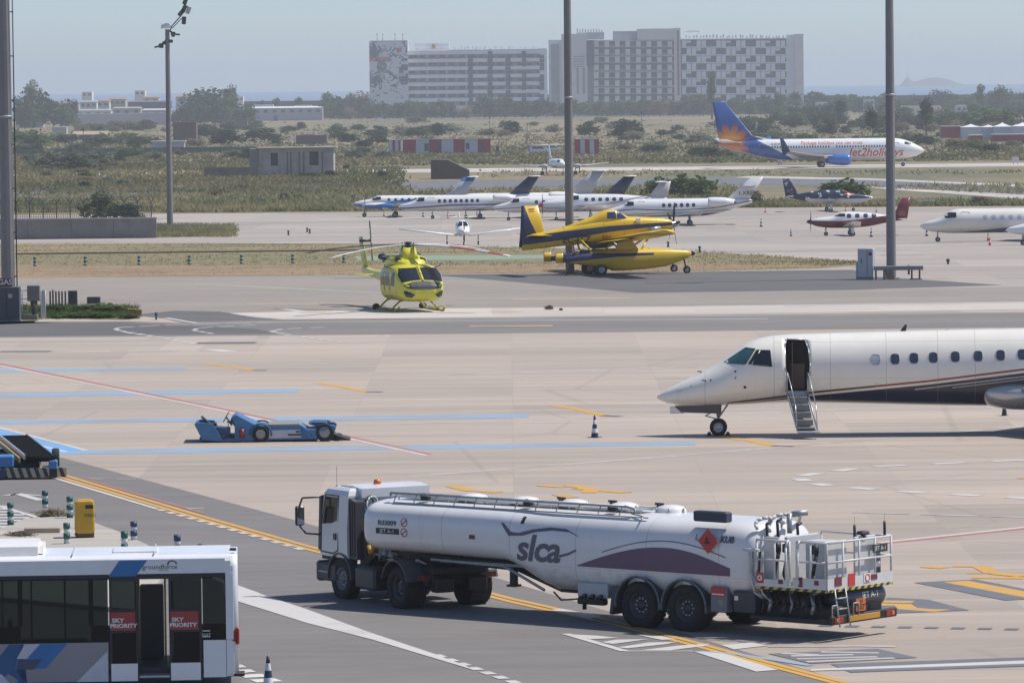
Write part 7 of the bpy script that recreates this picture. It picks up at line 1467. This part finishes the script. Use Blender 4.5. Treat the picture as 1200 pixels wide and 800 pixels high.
blk(94, 113, 119.5, 128, 2950, WHW, 'white house with dark window strip left of the terracotta row', roof=GRW, wins=3); blk(113, 128, 118.5, 128, 2980, WHW, 'white town house with terracotta roof, narrow one', roof=TILE, wins=2); blk(128, 147, 116.5, 127, 3010, mat('rose_house', (.5, .42, .38), .85), 'rose town house with bright terracotta roof', roof=TILE, wins=3); blk(150, 200, 119.5, 126, 2900, HBL, 'long slate blue roofed hall in the town', roof=mat('slate_roof', (.16, .17, .21), .8), wins=0, name='town_hall'); blk(168, 186, 114.5, 121, 3100, WHW, 'white house with orange roof behind the slate hall', roof=TILE, wins=2); blk(60, 92, 121, 130, 3040, mat('mauve_house', (.42, .38, .38), .85), 'mauve town house behind the left trees', roof=TILE, wins=3); blk(206, 226, 113.5, 122, 3060, WHW, 'pinkish roofed house partly behind the big round tree', roof=TILE, wins=2); blk(22, 50, 139, 147, 2500, GRW, 'low grey roofed barn left of the pale hut', roof=mat('barn_roof', (.45, .44, .42), .85), wins=0)
for u0, u1, vt in ((96, 108, 107.8), (158, 170, 106.2), (228.5, 240, 105.6), (277, 285, 113)): blk(u0, u1, vt, 118, 3500, HCR, {96: 'small pale tower block above the terracotta roofs', 158: 'boxy pale tower block right above the slate hall', 228.5: 'pale tower block rising behind the big round tree', 277: 'pale little block beside the cypress'}[u0], 'building', wins=2, name='tower_block')
blk(286, 378, 126.5, 139, 2880, mat('villa_grey', (.42, .44, .48), .85), 'long low villa with white flat roof and veranda posts', 'villa', HWH, 9, 'long_villa'); blk(296, 320, 123, 127, 2895, WHW, 'white upper storey block on the long villa', 'villa', None, 3, 'villa_block'); blk(345, 365, 123.5, 127, 2895, WHW, 'smaller white upper block on the long villa', 'villa', None, 2, 'villa_block')
b = MB(); b.box((0, 0, 1.6), (2.2, 1.5, 3.2)); o = b.build('blue_kiosk', mat('kiosk_blue', (.04, .11, .35), .6)); o.location = gz(At(323, 138, 2860).x, 2860); tag(o, 'bright blue kiosk in front of the long low villa', 'kiosk')
DKB = mat('shore_dark', (.085, .085, .115), .85, 0, .15, .1)
blk(936, 990, 112, 125, 3300, DKB, 'dark flat topped shore block next to the sunlit end wall', 'building', None, 0, 'shore_block'); blk(1050, 1142, 111.5, 125, 3350, DKB, 'long dark flat topped shore building below the island', 'building', None, 0, 'shore_block'); blk(1160, 1260, 112, 128, 3250, mat('shore_indigo', (.07, .075, .115), .85, 0, .1, .1), 'indigo shore building at the far right', 'building', None, 0, 'shore_block'); blk(990, 1050, 113.5, 125, 3320, mat('shore_brown', (.12, .10, .10), .85, 0, .2, .1), 'brownish shore terrace behind the mast', 'building', None, 5, 'shore_block'); blk(286, 380, 118.5, 128, 3450, mat('shore_pines', (.06, .075, .07), .9, 0, .2, .1), 'dark low shore building behind the long villa', 'building', None, 0, 'shore_block'); blk(380, 436, 119, 131, 3400, GRW, 'grey shore house glimpsed behind the trees left of the mural', 'building', None, 4, 'shore_block')
blk(1057, 1083, 124.5, 135, 2450, mat('bright_house', (.74, .70, .62), .8), 'bright cream warehouse in the trees, wider one', 'warehouse', None, 0, 'bright_warehouse'); blk(1087, 1103, 124.5, 133, 2470, mat('bright_house', (.74, .70, .62), .8), 'bright cream warehouse in the trees, narrower one', 'warehouse', None, 0, 'bright_warehouse'); blk(1121, 1133, 123.5, 130, 2600, WHW, 'small white villa in the right hand trees', wins=2); blk(957, 970, 120, 128, 2700, WHW, 'white terrace house right of the sunlit end wall', wins=2); blk(1013, 1025, 116.5, 123, 2900, WHW, 'white house just left of the right mast', wins=2)
# ================================================================== island in the sea
b = MB(); NN = 40; rg = []
hpf = [(0, 0), (4, 6), (8, 17), (12, 25), (15, 22), (20, 12), (28, 16), (40, 21), (52, 23), (62, 21), (72, 15), (82, 8), (92, 3), (104, 0)]
def hz(q):
    for (a, ha), (c, hc) in zip(hpf, hpf[1:]):
        if a <= q <= c: return ha+(hc-ha)*(q-a)/(c-a)
    return 0
q0 = At(1053, 111, 11000); sI = F/11000.
for i in range(NN+1):
    uu = 104*i/NN; x = q0.x+uu/sI*.85; h_ = hz(uu)*.85*(1+.08*mnoise.noise((uu*.4, 1, 2))); rg.append([(x, 11000-60, -11), (x, 11000-30, -11+h_*.6), (x, 11000, -11+h_), (x, 11000+60, -11+h_*.5), (x, 11000+120, -11)])
b.loft(rg, closed=False, caps=False); struct(b.build('island', mat('island_rock', (.12, .11, .09), .95, 0, .3, .02)))
b = MB(); b.cyl((0, 0, -2), (0, 0, 17), 1.2, .5, 8); o = b.build('island_beacon', HGR); o.location = (q0.x+12/sI*.85, 11000, 8); tag(o, 'slim beacon tower on top of the sea island', 'tower')
# ================================================================== vegetation
def leafy(k, c, f=.38):
    k.out(c, .85); k.b.inputs['Specular IOR Level'].default_value = .2; tr = k.n('ShaderNodeBsdfTranslucent'); k.lk(k.mix(.5, c, (.30, .32, .10), 'MULTIPLY') if False else c, tr.inputs[0])
    mx = k.n('ShaderNodeMixShader'); mx.inputs[0].default_value = f; k.t.links.new(k.b.outputs[0], mx.inputs[1]); k.t.links.new(tr.outputs[0], mx.inputs[2])
    k.t.links.new(mx.outputs[0], k.t.nodes['Material Output'].inputs['Surface']); return k.m
def m_leaf(name, dk, lt, sc=.35):
    k = Mt(name); oi = k.n('ShaderNodeObjectInfo'); a = k.noise(sc, 3); c = k.mix((a+Ex(k, oi.outputs['Random'])*.35-.17).step(.32, .68), dk, lt)
    return leafy(k, c)
LF = {'olive': m_leaf('leaf_olive', (.055, .078, .035), (.125, .155, .068)), 'dark': m_leaf('leaf_dark', (.03, .056, .028), (.072, .112, .046)), 'pine': m_leaf('leaf_pine', (.04, .068, .026), (.09, .135, .042)), 'dry': m_leaf('leaf_dry', (.17, .14, .09), (.29, .24, .15)), 'fresh': m_leaf('leaf_fresh', (.07, .115, .028), (.15, .22, .06)), 'grey': m_leaf('leaf_grey', (.13, .155, .105), (.26, .29, .20))}
BARK = mat('bark', (.10, .08, .06), .9, 0, .2, 1)
def leaf_mesh(name, pts, size, m, rnd, flat=.5):
    v = []; f = []
    for (p_, sc) in pts:
        a = Vector((rnd.gauss(0, 1), rnd.gauss(0, 1), rnd.gauss(0, 1)*flat)).normalized(); c = a.cross(Vector((rnd.gauss(0, 1), rnd.gauss(0, 1), rnd.gauss(0, 1)))).normalized(); s = size*sc*rnd.uniform(.6, 1.3); i = len(v); p_ = Vector(p_)
        v += [p_+a*s, p_+c*s*.8, p_-a*s*.9, p_-c*s*.7]; f.append((i, i+1, i+2, i+3))
    me = bpy.data.meshes.new(name); me.from_pydata([tuple(q) for q in v], [], f); me.materials.append(m); return me
def crown_pts(n, shape, rnd, clumps=9):
    """leaf points gathered in clumps inside a unit crown; shape(z in 0..1) -> radius"""
    cl = []
    for _ in range(clumps): z = rnd.uniform(.12, .95); r = shape(z)*math.sqrt(rnd.uniform(.1, 1)); a = rnd.uniform(0, 6.283); cl.append((r*math.cos(a), r*math.sin(a), z, rnd.uniform(.18, .33)))
    out = []
    while len(out) < n:
        c = rnd.choice(cl); d = Vector((rnd.gauss(0, 1), rnd.gauss(0, 1), rnd.gauss(0, .8))); d = d.normalized()*c[3]*rnd.uniform(.55, 1.0)
        z = c[2]+d.z
        if z < .02: continue
        out.append(((c[0]+d.x, c[1]+d.y, z), 1))
    return out
SH = {'round': lambda z: .5*math.sqrt(max(.02, 1-(2*z-1)**2)), 'dome': lambda z: .5*math.sqrt(max(.02, 1-z*z)), 'tall': lambda z: .34*math.sin(math.pi*min(1, z*.9+.1))+.05, 'column': lambda z: .13*(1-z*.75), 'umbrella': lambda z: .5 if z > .55 else .15}
CR = {}
rr = random.Random(5)
for kind, cnt in (('round', 3), ('dome', 3), ('tall', 3), ('column', 1), ('umbrella', 1)):
    for lf in LF: 
        for i in range(cnt):
            if lf in ('fresh', 'grey', 'dry') and i > 0: continue
            n = 900; cl = {'column': 16, 'umbrella': 10}.get(kind, 22)
            CR[kind, lf, i] = leaf_mesh('crown', crown_pts(n, SH[kind], rr, cl), .068 if kind != 'column' else .05, LF[lf], rr)
def trunk_mesh(h, r, rnd):
    b = MB(); h *= .8; b.cyl((0, 0, -.3), (.02, 0, h), r, r*.55, 7, False)
    for i in range(4): a = rnd.uniform(0, 6.28); b.cyl((0, 0, h*rnd.uniform(.5, .95)), (math.cos(a)*h*.22, math.sin(a)*h*.22, h*rnd.uniform(1.0, 1.12)), r*.45, r*.15, 5, False)
    return b
_tm = {}
def tree(u, vb, wpx, hpx, kind, lf, label, group, tr=.25, Y=None, name='tree', cat='tree', i=None):
    p_ = G(u, vb) if Y is None else gz(At(u, vb, Y).x, Y); s = F/p_.y; w_, h = wpx/s, hpx/s
    if Y: h = At(u, vb-hpx, Y).z-p_.z
    t = thing(name, label, cat, p_, 0, group)
    key = round(tr, 2)
    if key not in _tm: _tm[key] = trunk_mesh(tr+.25, .03, rr).build('trunk', BARK, t).data; o = kids(t)[0]
    else: o = link('trunk', _tm[key], t)
    o.scale = (h, h, h)
    vs_ = [k_ for k_ in CR if k_[0] == kind and k_[1] == lf]; me = CR[rr.choice(vs_)]
    c = link('crown', me, t); c.location.z = h*tr; c.scale = (w_ if kind != 'column' else w_*3.2, (w_ if kind != 'column' else w_*3.2), h*(1-tr)); c.rotation_euler.z = rr.uniform(0, 6.28); return t
def shrub(u, vb, wpx, hpx, lf, label, group, kind='dome', name='shrub', Y=None): return tree(u, vb, wpx, hpx, kind, lf, label, group, .04, Y, name, 'shrub')
WOOD = 'trees of the belt in front of the hotels'
lab = {('round', 'dark'): 'dark green rounded tree in the belt before the hotels', ('round', 'olive'): 'olive green rounded tree in the belt before the hotels', ('dome', 'dark'): 'low dark green spreading tree in the belt before the hotels', ('dome', 'olive'): 'low olive spreading tree in the belt before the hotels', ('tall', 'dark'): 'tall dark slender tree in the belt before the hotels', ('tall', 'olive'): 'tall olive slender tree in the belt before the hotels', ('round', 'dry'): 'brownish dry rounded tree in the belt before the hotels', ('round', 'pine'): 'mid green pine in the belt before the hotels', ('dome', 'pine'): 'mid green spreading pine in the belt before the hotels'}
u = 382.0
while u < 1235:                                    # two loose rows with uneven height
    for row in (0, 1):
        kd = rr.choice(('round', 'round', 'dome', 'tall', 'round')); lf = rr.choice(('dark', 'olive', 'dark', 'pine', 'olive')) if kd != 'tall' else rr.choice(('dark', 'olive'))
        if kd == 'dome' and lf == 'pine' or (kd, lf) in lab: pass
        if rr.random() < .10: kd, lf = 'round', 'dry'
        hp = rr.uniform(15, 27) if row else rr.uniform(12, 20); 
        if 560 < u < 600 or 770 < u < 830: hp *= 1.3
        if u > 945: hp *= .85
        tree(u+rr.uniform(-3, 3), (138.4 if row == 0 else 136.2)-.0109*(u-600)+rr.uniform(-.5, .8), hp*rr.uniform(.8, 1.25) if kd != 'tall' else hp*.8, hp, kd, lf, lab[kd, lf], WOOD, .22 if kd == 'tall' else .1)
    u += rr.uniform(6.2, 8.6)
RW = 'trees and bushes on the slope right of the hotels'
lab2 = {'dark': 'dark green tree on the scrubby slope behind the airliner', 'olive': 'olive tree on the scrubby slope behind the airliner', 'pine': 'mid green tree on the scrubby slope behind the airliner', 'dry': 'brown dry bush on the scrubby slope behind the airliner'}
for i in range(72):
    u = rr.uniform(872, 1225); vb = rr.uniform(139, 158)-.004*(u-900); lf = rr.choice(('dark', 'olive', 'olive', 'pine', 'dry')); hp = rr.uniform(9, 19); tree(u, vb, hp*rr.uniform(1.0, 1.7), hp, rr.choice(('round', 'dome')), lf, lab2[lf], RW, .06)
for u, vb, w_, h in ((1022.5, 164, 9, 34), (1085, 160, 9, 42), (834, 140, 12, 52), (931, 134, 9, 24), (912, 136, 12, 26), (985, 146, 8, 28)): tree(u, vb, w_, h, 'column' if w_ < 10 else 'tall', 'dark', {1022.5: 'dark slender cypress left of the right mast', 1085: 'tall dark cypress above the airliner cockpit', 834: 'very tall slender pine before the staggered hotel', 931: 'cypress standing before the sunlit hotel end wall', 912: 'slender pine left of the sunlit hotel end wall', 985: 'lone cypress rising on the scrubby slope'}[u], None, .3)
tree(1150, 128, 14, 26, 'tall', 'olive', 'tall loose tree rising over the right hand shore buildings, left of a pair', None, .4, 2750); tree(1172, 128, 16, 26, 'tall', 'olive', 'tall loose tree rising over the right hand shore buildings, right of a pair', None, .4, 2750)
tree(1160, 152, 62, 24, 'dome', 'fresh', 'wide bright green spreading tree above the tents', None, .08); tree(912.5, 167, 22, 15, 'round', 'grey', 'pale grey green round bush just behind the airliner roof', None, .05)
# left hand groups
tree(40, 142, 30, 36, 'round', 'dark', 'dark tree with bushy crown beside the thick mast', None, .1, 2500); tree(62, 144, 40, 24, 'dome', 'dark', 'wide dark tree next to the pale barn', None, .08, 2450); tree(26, 143, 26, 26, 'round', 'dark', 'dark tree half behind the thick mast', None, .1, 2480); tree(38, 118, 24, 22, 'umbrella', 'grey', 'pale umbrella shaped tree top above the dark left trees', None, .62, 2450); tree(84, 134, 18, 14, 'round', 'dark', 'small dark tree left of the long warehouse', None, .1, 2560)
tree(228, 141, 44, 28, 'round', 'pine', 'big round green tree, left half of the great dome', None, .06, 2600); tree(252, 141, 50, 33, 'round', 'pine', 'big round green tree, tallest of the great dome', None, .06, 2620); tree(272, 141, 32, 26, 'round', 'pine', 'big round green tree, right end of the great dome', None, .06, 2590); tree(271.5, 122, 7, 18, 'column', 'dark', 'single dark cypress above the great green dome', None, .1, 2950)
for u, h in ((324, 13), (350, 14), (305, 10)): tree(u, 128, 11, h, 'umbrella', 'dark', {324: 'small dark palm like tree above the villa, left of two', 350: 'small dark palm like tree above the villa, right of two', 305: 'little dark tree behind the white villa block'}[u], None, .45, 3000)
for u, w_, h in ((383, 22, 27), (398, 20, 24), (412, 18, 26), (424, 20, 22)): tree(u, 139, w_, h, 'tall' if u != 398 else 'round', 'olive' if u != 398 else 'dark', {383: 'loose olive tree touching the long villa', 398: 'dark tree second from the long villa', 412: 'loose olive tree third from the long villa', 424: 'loose olive tree nearest the mural hotel'}[u], None, .2)
tree(355, 140, 30, 11, 'dome', 'fresh', 'bright green low bush in front of the long villa', None, .05); tree(300, 141, 36, 10, 'dome', 'fresh', 'bright green low bush right of the great dome', None, .05)
TG = 'trees between the houses of the left town'
for i in range(16): u = rr.uniform(20, 295); lf = rr.choice(('dark', 'pine', 'olive')); tree(u, 140, rr.uniform(16, 30), rr.uniform(9, 17), rr.choice(('round', 'dome')), lf, {'dark': 'dark tree standing among the left town houses', 'pine': 'mid green tree standing among the left town houses', 'olive': 'olive tree standing among the left town houses'}[lf], TG, .08, rr.uniform(2500, 2600))
FS = 'shrubs scattered over the airport fields'
for u, vb, w_, h, lf, l in ((600, 158.5, 22, 16, 'dark', 'dark round shrub in the field right of the long banded shed'), (690, 160, 26, 17, 'dark', 'dark shrub, left of two behind the striped cabin'), (735, 161, 40, 20, 'dark', 'broad dark shrub, right of two behind the striped cabin'), (514, 160, 18, 15, 'dark', 'dark pointed shrub above the long banded shed'), (490, 161, 30, 12, 'olive', 'olive shrub above the banded shed roof'), (472, 159, 26, 10, 'dry', 'brown shrub above the small striped hut'), (443, 168, 30, 10, 'dark', 'low dark shrub left of the small striped hut'), (267, 170, 40, 17, 'dark', 'big dark shrub right of the brown brick hut'), (310, 166, 44, 14, 'olive', 'olive shrub thicket behind the derelict building'), (243, 160, 26, 14, 'olive', 'olive shrub at the brick hut corner'), (38, 172, 38, 18, 'fresh', 'fresh green bush beside the thick mast'), (20, 168, 26, 16, 'fresh', 'fresh green bush behind the thick mast'), (75, 168, 30, 9, 'olive', 'low olive bush below the square pale hut'), (120, 170, 50, 9, 'olive', 'low olive bush strip below the tan roof'), (165, 170, 40, 10, 'olive', 'low olive bush left of the tank house'), (172, 153, 24, 11, 'dark', 'dark bush above the tan roofed farm'), (146, 152, 50, 9, 'dry', 'brownish scrub above the tan roofed farm'), (106, 153, 40, 8, 'olive', 'olive scrub above the pale hut'), (87, 166, 10, 8, 'dark', 'tiny dark bush between hut and farm'), (353, 152, 12, 8, 'dark', 'small dark bush above the mauve shed'), (395, 156, 30, 7, 'dark', 'low dark bush right of the mauve shed'), (440, 160, 30, 8, 'dark', 'low dark bush above the left scrub'), (448, 208, 12, 7, 'dark', 'little dark bush by the wedge ramp'), (388, 207, 16, 7, 'dark', 'dark bush at the derelict building corner'), (362, 208, 30, 6, 'olive', 'weedy bush under the derelict doorway'), (500, 169, 36, 8, 'dark', 'dark low bush touching the banded shed roof')):
    shrub(u, vb, w_, h, lf, l, FS)
for i, (u, vb, w_, h) in enumerate(((60, 196, 44, 18), (85, 198, 46, 20), (112, 197, 40, 19), (97, 202, 22, 17))): shrub(u, vb, w_, h, 'grey' if i < 3 else 'dark', ('grey green oleander, left end of the field thicket', 'grey green oleander in the middle of the field thicket', 'grey green oleander, right end of the field thicket', 'dark bush at the foot of the oleander thicket')[i], FS)
shrub(116, 257, 44, 27, 'olive', 'leafy oleander bush rising behind the grey wall', FS, 'dome'); shrub(146, 257, 42, 17, 'dark', 'darker round bush behind the right part of the grey wall', FS, 'dome')
RG = 'reed clumps along the apron edge'
for u, vb, w_, h, l in ((772, 231, 34, 22, 'green reed clump behind the pale finned jet, left'), (797, 231, 44, 25, 'green reed clump behind the pale finned jet, middle'), (824, 232, 40, 24, 'green reed clump behind the pale finned jet, right'), (885, 240, 18, 14, 'brown bush by the dark turboprop fin'), (988, 236, 56, 25, 'green reed clump behind the dark turboprop nose'), (1150, 240, 30, 9, 'dry grass clump near the white taxiway board')): shrub(u, vb, w_, h, 'fresh' if 'green' in l else 'dry', l, RG)
shrub(63, 608.5, 34, 12, 'dry', 'dry brown weeds at the edge of the kerb island', None, Y=None); shrub(22, 632, 40, 9, 'dry', 'dry brown weed patch lying on the kerb island', None); shrub(118, 366.5, 64, 11, 'fresh', 'low fresh green bush at the grass plot by the palings', None); shrub(130, 367, 12, 9, 'grey', 'small grey bush behind the orange brown crates', None); shrub(66, 366, 26, 9, 'fresh', 'green weeds under the dark palings', None); shrub(150, 374, 26, 6, 'fresh', 'low green weeds before the orange brown crates', None); shrub(100, 373, 70, 7, 'fresh', 'long low green weeds along the road edge', None)
SC = 'low scrub scattered over the airport fields'
lab3 = {'olive': 'small olive scrub bush among the dry field grass', 'dark': 'small dark scrub bush among the dry field grass', 'dry': 'small brown scrub bush among the dry field grass', 'grey': 'small grey green scrub bush among the dry field grass', 'fresh': 'small bright green scrub bush among the dry field grass'}
for i in range(250):
    u = rr.uniform(20, 1220); vb = 143+44*rr.random()**.8-.01*(u-600); lf = rr.choice(('olive', 'olive', 'fresh', 'dark', 'dry', 'grey')); h = rr.uniform(3, 8)*(1+(vb-140)/90)
    if 290 < u < 400 and vb > 170 or 450 < u < 710 and 160 < vb: continue
    shrub(u, vb, h*rr.uniform(1.6, 3.6), h, lf, lab3[lf], SC)
for i in range(22):
    u = rr.uniform(30, 420); vb = rr.uniform(190, 240); lf = rr.choice(('olive', 'dry', 'grey')); h = rr.uniform(3, 7); shrub(u, vb, h*rr.uniform(2, 4), h, lf, lab3[lf], SC)
# green mesh fence across the left field
p_ = G(160, 180); s_ = F/p_.y; t = thing('mesh_fence', 'long blue green mesh fence across the left field', 'fence', p_); MF = mat('mesh_green', (.085, .125, .125), .8, 0, .15, .3)
for i in range(14): x = (-150+i*21.5)/s_; b = MB(); b.box((x, 0, .75), (21.2/s_, .06, 1.5)); b.build('mesh_panel', MF, t); b = MB(); b.cyl((x-10.6/s_, -.06, 0), (x-10.6/s_, -.06, 1.7), .06, n=5); b.build('post', MASTB, t)
shrub(644, 363, 10, 5, 'dry', 'tiny dry weed tuft on the pale strip, left of two', None); shrub(657.5, 364, 5, 3, 'dark', 'tiny dark weed on the pale strip, right of two', None)
# bare trees and poles among the scrub
for u, v, h, l in ((48, 176, 24, 'thin pole standing in the oleander thicket, left'), (98, 187, 35, 'thin pole rising from the oleander thicket'), (574, 160, 22, 'thin pole above the banded shed'), (489, 147, 16, 'dark post with a boxy top before the mural hotel'), (752, 160, 28, 'thin pole before the grid hotel'), (618, 166, 20, 'thin pole left of the guard booth')):
    p_ = G(u, v); s = F/p_.y; b = MB(); b.cyl((0, 0, 0), (0, 0, h/s), .12, .08, 6); b.box((0, 0, h/s), (.5, .3, .4)); o = b.build('field_pole', MASTB); o.location = p_; tag(o, l, 'pole')
# ------------------------------------------------------------------ grasses
def tufts(name, n, pick, hmin, hmax, wd, m, blades=4, seed=1):
    r = random.Random(seed); v = []; f = []
    for _ in range(n):
        q = pick(r)
        if q is None: continue
        u_, v_ = q; p_ = G(u_, v_); h0 = r.uniform(hmin, hmax)
        for k_ in range(blades):
            a = r.uniform(0, 6.283); ox, oy = r.gauss(0, wd*1.6), r.gauss(0, wd*1.6); h = h0*r.uniform(.6, 1.1); dx, dy = math.cos(a)*wd*.5, math.sin(a)*wd*.5; lx, ly = r.gauss(0, h*.6), r.gauss(0, h*.6); i = len(v)
            v += [(p_.x+ox-dx, p_.y+oy-dy, p_.z-.02), (p_.x+ox+dx, p_.y+oy+dy, p_.z-.02), (p_.x+ox+lx, p_.y+oy+ly, p_.z+h)]; f.append((i, i+1, i+2))
    me = bpy.data.meshes.new(name); me.from_pydata(v, [], f); me.materials.append(m); o = stuff(link(name, me)); return o
def m_grass(name, a, c, d, sc):
    k = Mt(name); n1 = k.noise(sc, 4, .6, stretch=(1, .4, 1)); n2 = k.noise(sc*9, 2); col = k.mix((n1*.65+n2*.35).step(.38, .62), a, c); col = k.mix(n2.step(.6, .75)*.5, col, d); return leafy(k, col, .45)
MGF = m_grass('field_grass', (.12, .14, .055), (.29, .235, .125), (.19, .135, .08), .03)
MGG = m_grass('edge_grass', (.15, .175, .075), (.38, .32, .17), (.42, .35, .20), .06)
MGV = m_grass('verge_straw', (.14, .15, .06), (.36, .26, .14), (.24, .15, .085), .12)
edge = lambda u: 251-(u-180)*.0095 if u < 640 else 246-(u-640)*.006
def pk_edge(r): u = r.uniform(-160, 1360); q = r.random(); v = edge(u)-1-24*q*q-.5; return (u, v) if not (u > 880 and v < 236 and v > 214+.045*(u-880)) and not (v > 250-.0095*u and u < 190) else None
tufts('edge_grass', 11000, pk_edge, .3, .95, .30, MGG, 4, 3)
def pk_mid(r): u = r.uniform(-160, 1360); v = r.uniform(200, 232); return (u, v) if (v > 229-.008*u and u < 880) or v < 208-.01*(u-600)*.6 and u > 560 else None
tufts('mid_grass', 3000, pk_mid, .25, .6, .4, MGG, 4, 4)
def pk_field(r): u = r.uniform(-180, 1380); v = 137+60*math.sqrt(r.random()); return (u, v) if v < 193-.008*(u-600) else None
tufts('field_grass', 11000, pk_field, .3, .9, .9, MGF, 4, 5)
def pk_left(r): u = r.uniform(-180, 470); v = r.uniform(196, 226); return (u, v)
tufts('field_grass', 6000, pk_left, .3, .8, .5, MGF, 4, 6)
def pk_verge(r):
    u = r.uniform(-120, 1005); t0 = 286+max(0, (u-420)*.018)+max(0, (u-820)*.055); t1 = 326-.0075*u-max(0, (u-900)*.07); v = r.uniform(t0, t1-.4); return (u, v) if not (415 < u < 648 and 297.5 < v < 307) else None
tufts('verge_grass', 6000, lambda r: (lambda q: q if q and q[1] > 312 else None)(pk_verge(r)), .04, .13, .07, m_grass('straw_blades', (.30, .20, .10), (.42, .30, .16), (.25, .16, .09), .2), 3, 7)
tufts('verge_grass', 9000, lambda r: (lambda q: q if q and q[1] <= 312 else None)(pk_verge(r)), .05, .2, .07, MGV, 3, 17)
def pk_fv(r): u = r.uniform(180, 275); v = r.uniform(264, 278); return (u, v)
tufts('verge_grass', 2500, pk_fv, .15, .5, .12, MGG, 4, 8)
def pk_plot(r): u = r.uniform(24, 160); v = r.uniform(360, 374); return (u, v)
tufts('plot_grass', 2600, pk_plot, .10, .35, .05, m_grass('plot_green', (.06, .11, .03), (.12, .16, .05), (.25, .2, .1), .5), 4, 9)
# ================================================================== the hazy summer air
def haze_box():
    b = MB(); b.box((0, 6350, 20), (7600, 12900, 66))
    o = b.build('haze', bpy.data.materials.new('summer_haze')); k = o.data.materials[0]; k.use_nodes = True; t = k.node_tree; t.nodes.clear()
    ou = t.nodes.new('ShaderNodeOutputMaterial'); pv = t.nodes.new('ShaderNodeVolumePrincipled')
    pv.inputs['Color'].default_value = (.82, .87, .93, 1); pv.inputs['Density'].default_value = HAZE; pv.inputs['Anisotropy'].default_value = .1
    t.links.new(pv.outputs[0], ou.inputs['Volume']); stuff(o)
HAZE = .000125
haze_box()
